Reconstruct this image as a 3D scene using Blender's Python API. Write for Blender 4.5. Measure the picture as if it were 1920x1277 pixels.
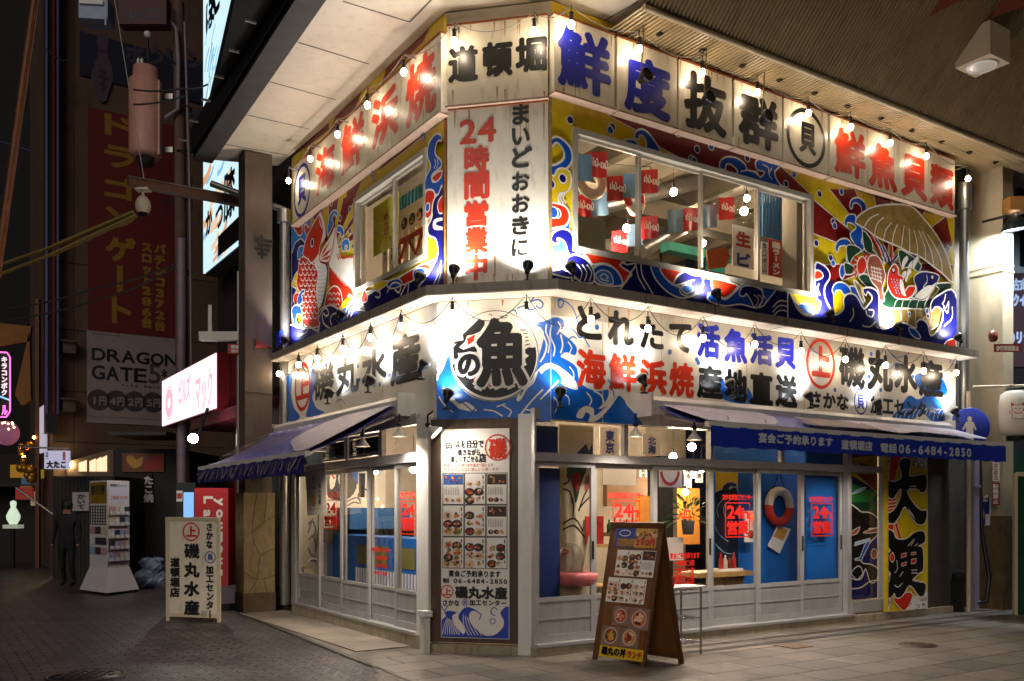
import bpy, math, random
from mathutils import Vector
from mathutils.geometry import tessellate_polygon
for _o in list(bpy.data.objects): bpy.data.objects.remove(_o)
S = bpy.context.scene; COL = S.collection
rnd = random.Random(7)
R = math.radians
# ---------------- camera, world, exposure ----------------
F, YH, EH = 1702.0, 955.0, 1.55        # focal length and horizon in photo pixels, eye height in metres
cam = bpy.data.objects.new('camera', bpy.data.cameras.new('camera')); COL.objects.link(cam)
cam.location = (0, 0, EH); cam.rotation_euler = (R(90), 0, 0)
cam.data.sensor_width = 36; cam.data.lens = 36*F/1920; cam.data.shift_y = (YH-638.5)/1920
cam.data.clip_end = 500; S.camera = cam
W = bpy.data.worlds.new('World'); S.world = W; W.use_nodes = True
_bg = W.node_tree.nodes['Background']; _bg.inputs[0].default_value = (.62, .56, .66, 1); _bg.inputs[1].default_value = .004   # night sky with a little city glow
_l = bpy.data.lights.new('sun', 'SUN'); _l.energy = .27; _l.angle = R(35); _l.color = (1, .9, .8)                       # faint soft glow from the lit street behind the viewer
sun = bpy.data.objects.new('sun', _l); COL.objects.link(sun); sun.rotation_euler = Vector((.18, .9, -.42)).to_track_quat('-Z', 'Y').to_euler()
S.view_settings.view_transform = 'Standard'; S.view_settings.look = 'None'
S.view_settings.exposure = 1.4; S.view_settings.gamma = 1
S.render.engine = 'CYCLES'; S.cycles.use_denoising = True
S.cycles.max_bounces = 7; S.cycles.transparent_max_bounces = 12; S.cycles.sample_clamp_indirect = 4
S.cycles.caustics_reflective = False; S.cycles.caustics_refractive = False

# ---------------- materials ----------------
def lin(h):
    h = h.lstrip('#'); v = [int(h[i:i+2], 16)/255 for i in (0, 2, 4)]
    return tuple(c/12.92 if c <= .04045 else ((c+.055)/1.055)**2.4 for c in v)
MATS = {}
def mat(name, h, rough=.5, var=.12, scale=4., metal=0., bump=0., coat=0., stain=None, stretch=(1, 1, 1), samt=.5, fine=0.):
    if name in MATS: return MATS[name]
    m = bpy.data.materials.new(name); MATS[name] = m; m.use_nodes = True
    N = m.node_tree.nodes; L = m.node_tree.links; b = N['Principled BSDF']
    c = lin(h); b.inputs['Roughness'].default_value = rough; b.inputs['Metallic'].default_value = metal
    if coat: b.inputs['Coat Weight'].default_value = coat; b.inputs['Coat Roughness'].default_value = .18
    tc = N.new('ShaderNodeTexCoord'); mp = N.new('ShaderNodeMapping'); mp.inputs['Scale'].default_value = stretch
    L.new(tc.outputs['Object'], mp.inputs[0])
    nz = N.new('ShaderNodeTexNoise'); nz.inputs['Scale'].default_value = scale; nz.inputs['Detail'].default_value = 6
    nz.inputs['Roughness'].default_value = .65; L.new(mp.outputs[0], nz.inputs['Vector'])
    rp = N.new('ShaderNodeValToRGB'); rp.color_ramp.elements[0].position = .3; rp.color_ramp.elements[1].position = .7
    rp.color_ramp.elements[0].color = (*[x*(1-var) for x in c], 1); rp.color_ramp.elements[1].color = (*[min(1, x*(1+var)) for x in c], 1)
    L.new(nz.outputs['Fac'], rp.inputs[0]); out = rp.outputs[0]
    if stain:
        n2 = N.new('ShaderNodeTexNoise'); n2.inputs['Scale'].default_value = scale*1.7; n2.inputs['Detail'].default_value = 8
        m2 = N.new('ShaderNodeMapping'); m2.inputs['Scale'].default_value = (stretch[0]*1.6, stretch[1]*1.6, stretch[2]*.35); L.new(tc.outputs['Object'], m2.inputs[0])
        L.new(m2.outputs[0], n2.inputs['Vector'])
        r2 = N.new('ShaderNodeValToRGB'); r2.color_ramp.elements[0].position = .54; r2.color_ramp.elements[1].position = .74
        r2.color_ramp.elements[0].color = (0, 0, 0, 1); r2.color_ramp.elements[1].color = (samt, samt, samt, 1)
        L.new(n2.outputs['Fac'], r2.inputs[0])
        mx = N.new('ShaderNodeMixRGB'); mx.inputs[2].default_value = (*lin(stain), 1)
        L.new(r2.outputs[0], mx.inputs[0]); L.new(out, mx.inputs[1]); out = mx.outputs[0]
    if fine:
        n3 = N.new('ShaderNodeTexNoise'); n3.inputs['Scale'].default_value = 90; n3.inputs['Detail'].default_value = 3; L.new(tc.outputs['Object'], n3.inputs['Vector'])
        r3 = N.new('ShaderNodeMapRange'); r3.inputs[1].default_value = .3; r3.inputs[2].default_value = .7; r3.inputs[3].default_value = 1-fine; r3.inputs[4].default_value = 1+fine
        L.new(n3.outputs['Fac'], r3.inputs[0])
        mm = N.new('ShaderNodeVectorMath'); mm.operation = 'SCALE'; L.new(out, mm.inputs[0]); L.new(r3.outputs[0], mm.inputs['Scale']); out = mm.outputs[0]
    L.new(out, b.inputs['Base Color'])
    if bump:
        bp = N.new('ShaderNodeBump'); bp.inputs['Strength'].default_value = bump; bp.inputs['Distance'].default_value = .02
        L.new(nz.outputs['Fac'], bp.inputs['Height']); L.new(bp.outputs[0], b.inputs['Normal'])
    return m
def glow(name, h, strength):
    if name in MATS: return MATS[name]
    m = bpy.data.materials.new(name); MATS[name] = m; m.use_nodes = True
    b = m.node_tree.nodes['Principled BSDF']; c = lin(h)
    b.inputs['Base Color'].default_value = (*[x*.5 for x in c], 1)
    b.inputs['Emission Color'].default_value = (*c, 1); b.inputs['Emission Strength'].default_value = strength
    return m
def glass(name, tint='#FFFFFF', ior=1.45, rough=.0):
    if name in MATS: return MATS[name]
    m = bpy.data.materials.new(name); MATS[name] = m; m.use_nodes = True
    N = m.node_tree.nodes; L = m.node_tree.links; N.remove(N['Principled BSDF'])
    t = N.new('ShaderNodeBsdfTransparent'); t.inputs[0].default_value = (*lin(tint), 1)
    g = N.new('ShaderNodeBsdfGlossy'); g.inputs['Roughness'].default_value = rough
    lw = N.new('ShaderNodeLayerWeight'); lw.inputs[0].default_value = .5
    pw = N.new('ShaderNodeMath'); pw.operation = 'POWER'; pw.inputs[1].default_value = 4; L.new(lw.outputs['Facing'], pw.inputs[0])
    f = N.new('ShaderNodeMath'); f.operation = 'MULTIPLY_ADD'; f.inputs[1].default_value = .8; f.inputs[2].default_value = .025*(ior/1.45)**2; L.new(pw.outputs[0], f.inputs[0])
    x = N.new('ShaderNodeMixShader'); L.new(f.outputs[0], x.inputs[0]); L.new(t.outputs[0], x.inputs[1]); L.new(g.outputs[0], x.inputs[2])
    L.new(x.outputs[0], N['Material Output'].inputs[0])
    return m

# ---------------- planes of the place, and the photo ray that meets them ----------------
class Face:
    def __init__(s, o, ax, up=(0, 0, 1), n=None):
        s.o = Vector(o); s.ax = Vector(ax).normalized(); s.up = Vector(up).normalized()
        s.n = Vector(n).normalized() if n is not None else s.ax.cross(s.up).normalized()
        if s.n.dot(Vector((0, 0, EH))-s.o) < 0 and n is None: s.n = -s.n
    def P(s, a, z, d=0.): return s.o+s.ax*a+s.up*z+s.n*d
    def uv(s, px, py, d=0.):
        r = Vector(((px-960)/F, 1, (YH-py)/F)); c = Vector((0, 0, EH)); q = s.o+s.n*d
        t = (q-c).dot(s.n)/r.dot(s.n); p = c+r*t-q
        g = s.ax.dot(s.up); x, y = p.dot(s.ax), p.dot(s.up); k = 1-g*g
        return (x-g*y)/k, (y-g*x)/k
    def a(s, px, d=0.): return s.uv(px, YH, d)[0]
    def z(s, px, py, d=0.): return s.uv(px, py, d)[1]
def gnd(px, py, h=0.):
    t = (EH-h)*F/(py-YH); return Vector(((px-960)/F*t, t, h))
U = Vector((.8377, .546, 0)); V = Vector((-.5462, .8377, 0))
PR = Vector((.4096, 9.55, 0)); PL = Vector((-.7186, 9.788, 0))
FR = Face(PR, U); FL = Face(PL, V); FC = Face(PL, PR-PL)
CL = (PR-PL).length

# ---------------- mesh building ----------------
GL = {}
def glyph(ch):
    if ch not in GL:
        c = bpy.data.curves.new('g', 'FONT'); c.body = ch; c.resolution_u = 4
        o = bpy.data.objects.new('g', c); m = o.to_mesh()
        v = [(q.co.x, q.co.y) for q in m.vertices]; f = [tuple(p.vertices) for p in m.polygons]
        o.to_mesh_clear(); bpy.data.objects.remove(o); bpy.data.curves.remove(c)
        if v: bb = (min(q[0] for q in v), min(q[1] for q in v), max(q[0] for q in v), max(q[1] for q in v))
        else: bb = (0, 0, .5, 1)
        GL[ch] = (v, f, bb)
    return GL[ch]
def world_loc(o):
    v = Vector((0, 0, 0))
    while o is not None: v += o.location; o = o.parent
    return v
class MB:
    def __init__(s): s.v = []; s.f = []; s.m = []; s.mats = []; s.sm = []
    def mi(s, m):
        if m not in s.mats: s.mats.append(m)
        return s.mats.index(m)
    def add(s, vs, fs, m, smooth=False):
        b = len(s.v); s.v += [tuple(q) for q in vs]; k = s.mi(m)
        for f in fs: s.f.append(tuple(b+i for i in f)); s.m.append(k); s.sm.append(smooth)
        return s
    def hexa(s, p, m):
        return s.add(p, [(0, 3, 2, 1), (4, 5, 6, 7), (0, 1, 5, 4), (1, 2, 6, 5), (2, 3, 7, 6), (3, 0, 4, 7)], m)
    def fbox(s, f, a0, a1, z0, z1, d0, d1, m):
        return s.hexa([f.P(a0, z0, d0), f.P(a1, z0, d0), f.P(a1, z0, d1), f.P(a0, z0, d1), f.P(a0, z1, d0), f.P(a1, z1, d0), f.P(a1, z1, d1), f.P(a0, z1, d1)], m)
    def box(s, c, sx, sy, sz, m, ang=0.):
        ca, sa = math.cos(ang), math.sin(ang); p = []
        for z in (-1, 1):
            for x, y in ((-1, -1), (1, -1), (1, 1), (-1, 1)):
                X, Y = x*sx/2, y*sy/2; p.append((c[0]+X*ca-Y*sa, c[1]+X*sa+Y*ca, c[2]+z*sz/2))
        return s.hexa(p, m)
    def quad(s, a, b, c, d, m): return s.add([a, b, c, d], [(0, 1, 2, 3)], m)
    def prism(s, f, pts, d0, d1, m):
        n = len(pts); tri = tessellate_polygon([[Vector((a, z, 0)) for a, z in pts]])
        vs = [f.P(a, z, d0) for a, z in pts]+[f.P(a, z, d1) for a, z in pts]
        fs = [t for t in tri]+[tuple(i+n for i in t) for t in tri]+[(i, (i+1) % n, (i+1) % n+n, i+n) for i in range(n)]
        return s.add(vs, fs, m)
    def tube(s, pts, r, m, n=8, cap=True):
        pts = [Vector(p) for p in pts]; rs = r if isinstance(r, (list, tuple)) else [r]*len(pts); vs = []; fs = []
        prev = None
        for i, p in enumerate(pts):
            t = (pts[min(i+1, len(pts)-1)]-pts[max(i-1, 0)]).normalized()
            if prev is None: u = t.orthogonal().normalized()
            else:
                u = prev-t*prev.dot(t); u = u.normalized() if u.length > 1e-6 else t.orthogonal().normalized()
            prev = u; w = t.cross(u)
            for k in range(n):
                q = 2*math.pi*k/n; vs.append(p+(u*math.cos(q)+w*math.sin(q))*rs[i])
        for i in range(len(pts)-1):
            for k in range(n): fs.append((i*n+k, i*n+(k+1) % n, (i+1)*n+(k+1) % n, (i+1)*n+k))
        s.add(vs, fs, m, True)
        if cap:
            b = len(vs); s.add(vs[:n], [tuple(range(n))], m); s.add(vs[-n:], [tuple(range(n))], m)
        return s
    def lathe(s, c, prof, m, axis=(0, 0, 1), n=12):
        c = Vector(c); t = Vector(axis).normalized(); u = t.orthogonal().normalized(); w = t.cross(u); vs = []; fs = []
        for r, h in prof:
            for k in range(n):
                q = 2*math.pi*k/n; vs.append(c+t*h+(u*math.cos(q)+w*math.sin(q))*max(r, 1e-4))
        for i in range(len(prof)-1):
            for k in range(n): fs.append((i*n+k, i*n+(k+1) % n, (i+1)*n+(k+1) % n, (i+1)*n+k))
        return s.add(vs, fs, m, True)
    def ball(s, c, r, m, n=10, sq=1.):
        return s.lathe(c, [(r*math.sin(math.pi*i/(n//2+1)), -r*sq*math.cos(math.pi*i/(n//2+1))) for i in range(n//2+2)], m, n=n)
    def torus(s, c, R_, r, m, axis=(0, 0, 1), n=24, k=8, mats=None):
        c = Vector(c); t = Vector(axis).normalized(); u = t.orthogonal().normalized(); w = t.cross(u)
        for i in range(n):
            vs = []
            for j in (i, i+1):
                q = 2*math.pi*j/n; e = u*math.cos(q)+w*math.sin(q)
                for l in range(k):
                    p = 2*math.pi*l/k; vs.append(c+e*(R_+r*math.cos(p))+t*r*math.sin(p))
            s.add(vs, [(l, (l+1) % k, k+(l+1) % k, k+l) for l in range(k)], mats[i*len(mats)//n] if mats else m, True)
        return s
    def glyph(s, f, ch, cell, d, m, bold=0., fit=False, rot=0):
        v, fc, bb = glyph(ch)
        if not v: return s
        aL, zT, aR, zB = cell
        if fit == 1 and bold > .011: bold = min(bold, min(abs(aR-aL), zT-zB)*(.055 if len(v) < 110 else .044 if len(v) < 170 else .036 if len(v) < 250 else .03))
        if fit == 1 and bold: q = bold*.5*(1 if aR > aL else -1); aL += q; aR -= q; zT -= bold*.5; zB += bold*.5
        W_, H_ = aR-aL, zT-zB
        if rot: v = [(q[1]*-1+.5+.38, q[0]-.5+.38) for q in v] if False else [(.5+(q[1]-.38), .38-(q[0]-.5)) for q in v]; bb = (min(q[0] for q in v), min(q[1] for q in v), max(q[0] for q in v), max(q[1] for q in v))
        if fit: g = lambda x, y: (aL+W_*(x-bb[0])/max(bb[2]-bb[0], 1e-3), zB+H_*(y-bb[1])/max(bb[3]-bb[1], 1e-3))
        else:
            cx = (bb[0]+bb[2])/2 if ord(ch) < 256 else .5
            kx = 1.6 if ch in '0123456789-' else 1.; g = lambda x, y: (aL+W_*(.5+(x-cx)*kx), zB+H_*(y+.12))
        offs = [(0, 0)]
        if bold > 0: offs += [(bold*math.cos(k*math.pi/4), bold*math.sin(k*math.pi/4)) for k in range(8)]
        if bold > .03: offs += [(bold*.5*math.cos(k*math.pi/2+.4), bold*.5*math.sin(k*math.pi/2+.4)) for k in range(4)]
        pts = [g(x, y) for x, y in v]
        for k, (ox, oz) in enumerate(offs):
            s.add([f.P(a+ox, z+oz, d+k*.00015) for a, z in pts], fc, m)
        return s
    def text(s, f, t, px, d, m, bold=0., vert=False, fit=False, k=.98, az=False):
        """px = (x0, y0, x1, y1): the photo pixels of the writing's top left and bottom right corner, met with the plane f at d"""
        if az: a0, z0, a1, z1 = px
        else: (a0, z0), (a1, z1) = f.uv(px[0], px[1], d), f.uv(px[2], px[3], d)
        n = len(t)
        for i, ch in enumerate(t):
            if ch in ' 　': continue
            if vert: h = (z1-z0)/n; c = (a0, z0+h*i+h*(1-k)/2, a1, z0+h*(i+1)-h*(1-k)/2)
            else: w = (a1-a0)/n; c = (a0+w*i+w*(1-k)/2, z0, a0+w*(i+1)-w*(1-k)/2, z1)
            s.glyph(f, ch, c, d, m, bold, fit, rot=1 if (vert and ch in 'ー-（）') else 0)
        return s
    def line(s, f, pts, d, w, m, closed=False):
        """strip of width w (metres) along pts in plane coordinates, mitred"""
        q = []
        for p in pts:
            p = Vector(p[:2])
            if not q or (p-q[-1]).length > 1e-4: q.append(p)
        if closed and len(q) > 2 and (q[0]-q[-1]).length < 1e-4: q.pop()
        n = len(q)
        if n < 2: return s
        vs = []
        for i in range(n):
            a = q[(i-1) % n] if closed or i > 0 else None; b = q[(i+1) % n] if closed or i < n-1 else None
            t1 = (q[i]-a).normalized() if a is not None else None; t2 = (b-q[i]).normalized() if b is not None else None
            t = (t1 or t2) if (t1 is None or t2 is None) else (t1+t2)
            if t.length < 1e-3: t = t1
            t = t.normalized(); nn = Vector((-t.y, t.x)); e = t1 or t2
            k = 1/max(.5, abs(nn.dot(Vector((-e.y, e.x)))))
            for sg in (1, -1): c = q[i]+nn*sg*w*.5*k; vs.append(f.P(c.x, c.y, d))
        fs = [(2*i, 2*i+1, (2*i+3) % (2*n), (2*i+2) % (2*n)) for i in range(n if closed else n-1)]
        return s.add(vs, fs, m)
    def build(s, name, parent=None):
        if not s.v: return None
        o0 = world_loc(parent) if parent is not None else Vector((0, 0, 0))
        if parent is None:
            lo = [min(q[i] for q in s.v) for i in range(3)]; hi = [max(q[i] for q in s.v) for i in range(3)]
            o0 = Vector(((lo[0]+hi[0])/2, (lo[1]+hi[1])/2, lo[2]))
        me = bpy.data.meshes.new(name); me.from_pydata([(q[0]-o0.x, q[1]-o0.y, q[2]-o0.z) for q in s.v], [], s.f)
        for m in s.mats: me.materials.append(m)
        me.polygons.foreach_set('material_index', s.m); me.polygons.foreach_set('use_smooth', s.sm); me.update()
        o = bpy.data.objects.new(name, me); COL.objects.link(o)
        if parent is not None: o.parent = parent
        else: o.location = o0
        return o
def tag(o, label=None, cat=None, group=None, kind=None):
    for k, v in (('label', label), ('category', cat), ('group', group), ('kind', kind)):
        if v: o[k] = v
    return o
def thing(name, loc, label, cat, group=None):
    o = bpy.data.objects.new(name, None); COL.objects.link(o); o.location = loc; o.empty_display_size = .1
    return tag(o, label, cat, group)
def kids(o): return [c for c in COL.objects if c.parent == o]
def dup(root, loc, rotz=None, label=None, tree=None):
    r = root.copy(); COL.objects.link(r); r.location = loc
    if rotz is not None: r.rotation_euler = (0, 0, rotz)
    if label: r['label'] = label
    for c in root.children if tree is None else tree:
        k = c.copy(); COL.objects.link(k); k.parent = r
        for g in c.children:
            h = g.copy(); COL.objects.link(h); h.parent = k
    return r
def cr(pts, n, closed=True):
    """Catmull-Rom through pts; a point with a third value is a sharp corner"""
    if n <= 1: return [p[:2] for p in pts]
    N_ = len(pts); out = []
    for i in range(N_ if closed else N_-1):
        p1, p2 = pts[i], pts[(i+1) % N_]
        p0 = pts[(i-1) % N_] if (closed or i > 0) and len(p1) < 3 else p1
        p3 = pts[(i+2) % N_] if (closed or i < N_-2) and len(p2) < 3 else p2
        for k in range(n):
            t = k/n; out.append(tuple(.5*(2*p1[j]+(p2[j]-p0[j])*t+(2*p0[j]-5*p1[j]+4*p2[j]-p3[j])*t*t+(3*p1[j]-p0[j]-3*p2[j]+p3[j])*t**3) for j in (0, 1)))
    if not closed: out.append(tuple(pts[-1][:2]))
    return out
def clip_tri(t, r):
    for ax, lim, sg in ((0, r[0], 1), (0, r[1], -1), (1, r[2], 1), (1, r[3], -1)):
        o = []
        for i in range(len(t)):
            p, q = t[i], t[(i+1) % len(t)]; dp, dq = (p[ax]-lim)*sg, (q[ax]-lim)*sg
            if dp >= 0: o.append(p)
            if dp*dq < 0: k = dp/(dp-dq); o.append((p[0]+(q[0]-p[0])*k, p[1]+(q[1]-p[1])*k))
        t = o
        if len(t) < 3: return None
    return t
class Art:
    """painting on a plane: filled outlines and brush lines, each a hair above the last, kept inside the clip rectangles (a0,a1,z0,z1)"""
    def __init__(s, f, clip, d=.002): s.f = f; s.clip = clip; s.d = d; s.mb = MB(); s.T = (0, 0, 1); s.n = 6; s.step = .00015; s.raw = False
    def to(s, p):
        if s.raw: return (p[0], p[1])+tuple(p[2:])
        return s.f.uv(s.T[0]+p[0]*s.T[2], s.T[1]+p[1]*s.T[2], s.d0)+tuple(p[2:])
    d0 = 0.
    def tris(s, pts, tri, m):
        for t in tri:
            q = [pts[i] for i in t]
            for r in s.clip:
                c = clip_tri(q, r)
                if c: s.mb.add([s.f.P(a, z, s.d) for a, z in c], [tuple(range(len(c)))], m)
    def poly(s, m, pts, sm=0, out=None, w=.02):
        p = cr([s.to(q) for q in pts], sm) if sm else [s.to(q)[:2] for q in pts]
        s.tris(p, tessellate_polygon([[Vector((a, z, 0)) for a, z in p]]), m); s.d += s.step
        if out: s._line(out, p, w, True)
        return s
    def _line(s, m, p, w, closed):
        mb = MB(); mb.line(Face((0, 0, 0), (1, 0, 0), (0, 1, 0), (0, 0, 1)), p, 0, w, m, closed)
        v = [q[:2] for q in mb.v]
        s.tris(v, [t for f in mb.f for t in ((f[0], f[1], f[2]), (f[0], f[2], f[3]))], m); s.d += s.step
    def line(s, m, pts, w=.02, sm=5, closed=False):
        s._line(m, cr([s.to(q) for q in pts], sm, closed), w, closed); return s
    def circ(s, m, c, r, out=None, w=.012, n=20, ry=None):
        a, z = s.to(c)[:2]; ry = ry or r
        p = [(a+r*math.cos(2*math.pi*i/n), z+ry*math.sin(2*math.pi*i/n)) for i in range(n)]
        s.tris(p, [(0, i, i+1) for i in range(1, n-1)], m); s.d += s.step
        if out: s._line(out, p, w, True)
        return s
    def ring(s, m, c, r, w, n=28, ry=None):
        a, z = s.to(c)[:2]; ry = ry or r
        s._line(m, [(a+r*math.cos(2*math.pi*i/n), z+ry*math.sin(2*math.pi*i/n)) for i in range(n)], w, True); return s
    def wedge(s, m, c, p, q, out=None): return s.poly(m, [c, p, q], 0, out)
    def build(s, name, parent): return s.mb.build(name, parent)
# paints and common surfaces
P_Y = mat('yellow_paint', '#DCBC10', .42, .1, 12, fine=.12); P_R = mat('crimson_paint', '#7E120E', .42, .22, 14, fine=.35); P_V = mat('vermilion_paint', '#C82A10', .4, .12, 9, fine=.1)
P_B = mat('blue_paint', '#0E4FB2', .4, .14, 12, fine=.18); P_N = mat('navy_paint', '#0D0D58', .38, .2, 9, fine=.12); P_W = mat('white_paint', '#E6DFD2', .42, .06, 8)
P_K = mat('black_paint', '#0B0A0A', .4, .2, 8); P_G = mat('dark_green_paint', '#0C3A22', .45, .15, 9); P_S = mat('shell_brown_paint', '#96783E', .45, .35, 7, fine=.15)
P_F = mat('pinkish_brown_paint', '#94503C', .45, .2, 9); P_C = mat('sky_blue_paint', '#2E7CD0', .4, .12, 10); P_LB = mat('pale_blue_paint', '#8FB6DC', .45, .1, 10)
SIGN = mat('enamelled_sign_white', '#DDD5C2', .3, .06, 5, stain='#8A5A2A', samt=.45, coat=.2)
SIGN2 = mat('clean_sign_white', '#E2DED3', .28, .04, 5, stain='#A88860', samt=.18, coat=.2)
RUST = mat('rust', '#7A3D16', .8, .3, 20); LET_K = mat('black_lettering', '#0A0908', .4, .2, 6, coat=.1); LET_R = mat('red_lettering', '#CC2E0C', .4, .15, 6, coat=.1); LET_B = mat('blue_lettering', '#141E9A', .4, .15, 6, coat=.1)
ALU = mat('aluminium_frame', '#A6A3A6', .38, .06, 5, metal=.35); STEEL = mat('steel', '#8C8A86', .35, .1, 8, metal=.8); WHITEP = mat('white_enamel', '#DAD6D0', .4, .05, 4, stain='#8C8070', samt=.2)
BLACKM = mat('black_plastic', '#101012', .4, .1, 8); CONC = mat('concrete', '#8C8274', .8, .18, 3, bump=.2, stain='#4A4238', samt=.5); DARK = mat('dark_void', '#0A0908', .9, .2, 3)
PANE = glass('window_glass'); CABLE = mat('cable_black', '#17130F', .6, .1, 5); CABLEW = mat('cable_grey', '#8A8276', .6, .1, 5)
# ---------------- ground ----------------
def paving(name, c1, c2, cm, bw, bh, mortar, ang, rough, wav=0., bump=.5, offset=.5):
    m = bpy.data.materials.new(name); m.use_nodes = True; N = m.node_tree.nodes; L = m.node_tree.links; b = N['Principled BSDF']
    tc = N.new('ShaderNodeTexCoord'); mp = N.new('ShaderNodeMapping'); mp.inputs['Rotation'].default_value = (0, 0, R(ang)); L.new(tc.outputs['Object'], mp.inputs[0])
    vec = mp.outputs[0]
    if wav:
        wv = N.new('ShaderNodeTexWave'); wv.inputs['Scale'].default_value = 1.25; wv.inputs['Distortion'].default_value = 0; wv.wave_profile = 'TRI'; L.new(vec, wv.inputs['Vector'])
        cx = N.new('ShaderNodeCombineXYZ'); ml = N.new('ShaderNodeMath'); ml.operation = 'MULTIPLY'; ml.inputs[1].default_value = wav; L.new(wv.outputs['Fac'], ml.inputs[0]); L.new(ml.outputs[0], cx.inputs[1])
        ad = N.new('ShaderNodeVectorMath'); L.new(vec, ad.inputs[0]); L.new(cx.outputs[0], ad.inputs[1]); vec = ad.outputs[0]
    br = N.new('ShaderNodeTexBrick'); L.new(vec, br.inputs['Vector']); br.offset = offset
    br.inputs['Color1'].default_value = (*lin(c1), 1); br.inputs['Color2'].default_value = (*lin(c2), 1); br.inputs['Mortar'].default_value = (*lin(cm), 1)
    br.inputs['Scale'].default_value = 1; br.inputs['Brick Width'].default_value = bw; br.inputs['Row Height'].default_value = bh; br.inputs['Mortar Size'].default_value = mortar; br.inputs['Mortar Smooth'].default_value = .3
    nz = N.new('ShaderNodeTexNoise'); nz.inputs['Scale'].default_value = 1.3; nz.inputs['Detail'].default_value = 9; nz.inputs['Roughness'].default_value = .7; L.new(tc.outputs['Object'], nz.inputs['Vector'])
    mr = N.new('ShaderNodeMapRange'); mr.inputs[1].default_value = .3; mr.inputs[2].default_value = .7; mr.inputs[3].default_value = .6; mr.inputs[4].default_value = 1.25; L.new(nz.outputs['Fac'], mr.inputs[0])
    n2 = N.new('ShaderNodeTexNoise'); n2.inputs['Scale'].default_value = 60; n2.inputs['Detail'].default_value = 4; L.new(tc.outputs['Object'], n2.inputs['Vector'])
    m2 = N.new('ShaderNodeMapRange'); m2.inputs[1].default_value = .3; m2.inputs[2].default_value = .7; m2.inputs[3].default_value = .8; m2.inputs[4].default_value = 1.2; L.new(n2.outputs['Fac'], m2.inputs[0])
    mu = N.new('ShaderNodeMath'); mu.operation = 'MULTIPLY'; L.new(mr.outputs[0], mu.inputs[0]); L.new(m2.outputs[0], mu.inputs[1])
    vo = N.new('ShaderNodeTexVoronoi'); vo.inputs['Scale'].default_value = 2.6; L.new(tc.outputs['Object'], vo.inputs['Vector'])
    vr = N.new('ShaderNodeMapRange'); vr.inputs[1].default_value = .05; vr.inputs[2].default_value = .075; vr.inputs[3].default_value = .62; vr.inputs[4].default_value = 1; L.new(vo.outputs['Distance'], vr.inputs[0])
    n4 = N.new('ShaderNodeTexNoise'); n4.inputs['Scale'].default_value = .55; n4.inputs['Detail'].default_value = 5; n4.inputs['Distortion'].default_value = 1.5; L.new(tc.outputs['Object'], n4.inputs['Vector'])
    v4 = N.new('ShaderNodeMapRange'); v4.inputs[1].default_value = .5; v4.inputs[2].default_value = .62; v4.inputs[3].default_value = 1; v4.inputs[4].default_value = .7; L.new(n4.outputs['Fac'], v4.inputs[0])
    q1 = N.new('ShaderNodeMath'); q1.operation = 'MULTIPLY'; L.new(vr.outputs[0], q1.inputs[0]); L.new(v4.outputs[0], q1.inputs[1])
    q2 = N.new('ShaderNodeMath'); q2.operation = 'MULTIPLY'; L.new(q1.outputs[0], q2.inputs[0]); L.new(mu.outputs[0], q2.inputs[1]); mu = q2
    sc = N.new('ShaderNodeVectorMath'); sc.operation = 'SCALE'; L.new(br.outputs['Color'], sc.inputs[0]); L.new(mu.outputs[0], sc.inputs['Scale']); L.new(sc.outputs[0], b.inputs['Base Color'])
    rr = N.new('ShaderNodeMapRange'); rr.inputs[3].default_value = rough-.12; rr.inputs[4].default_value = rough+.15; L.new(nz.outputs['Fac'], rr.inputs[0]); L.new(rr.outputs[0], b.inputs['Roughness'])
    bp = N.new('ShaderNodeBump'); bp.inputs['Strength'].default_value = bump; bp.inputs['Distance'].default_value = .01; bp.invert = True
    ah = N.new('ShaderNodeMath'); ah.operation = 'MULTIPLY_ADD'; L.new(n2.outputs['Fac'], ah.inputs[0]); ah.inputs[1].default_value = .35; L.new(br.outputs['Fac'], ah.inputs[2]); L.new(ah.outputs[0], bp.inputs['Height']); L.new(bp.outputs[0], b.inputs['Normal'])
    return m
BRICK = paving('dark_brick_paving', '#625A5C', '#403A3E', '#161416', .24, .115, .014, -33.1, .42, wav=.2, bump=1.0)
TILE = paving('stone_paving', '#857C72', '#6C645B', '#2E2924', .62, .42, .009, -33.1, .45, bump=.8)
STRIP = paving('pale_stone_paving', '#968C80', '#887E72', '#5A5248', .6, .6, .004, -33.1, .6)
GRAN = mat('dark_granite', '#4A453F', .5, .3, 40)
def sheet(name, pts, m, z, z0=None):
    mb = MB(); mb.add([(x, y, z) for x, y in pts], [tuple(range(len(pts)))], m); o = mb.build(name); return tag(o, kind='structure')
sheet('street', [(-160, -20), (160, -20), (160, 220), (-160, 220)], BRICK, 0)
def pl(f, a, d): v = f.P(a, 0, d); return (v.x, v.y)
e0 = gnd(464, 1155); e1 = gnd(673, 1239); dv = (e1-e0).normalized(); far = e0-dv*.4; near = e1+dv*14
sheet('pavement', [(far.x, far.y), (near.x, near.y), (12, -4), pl(FR, 14, .1), pl(FR, 14, -2), pl(FL, 5.6, -2), pl(FL, 5.6, .3)], TILE, .006)
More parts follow.
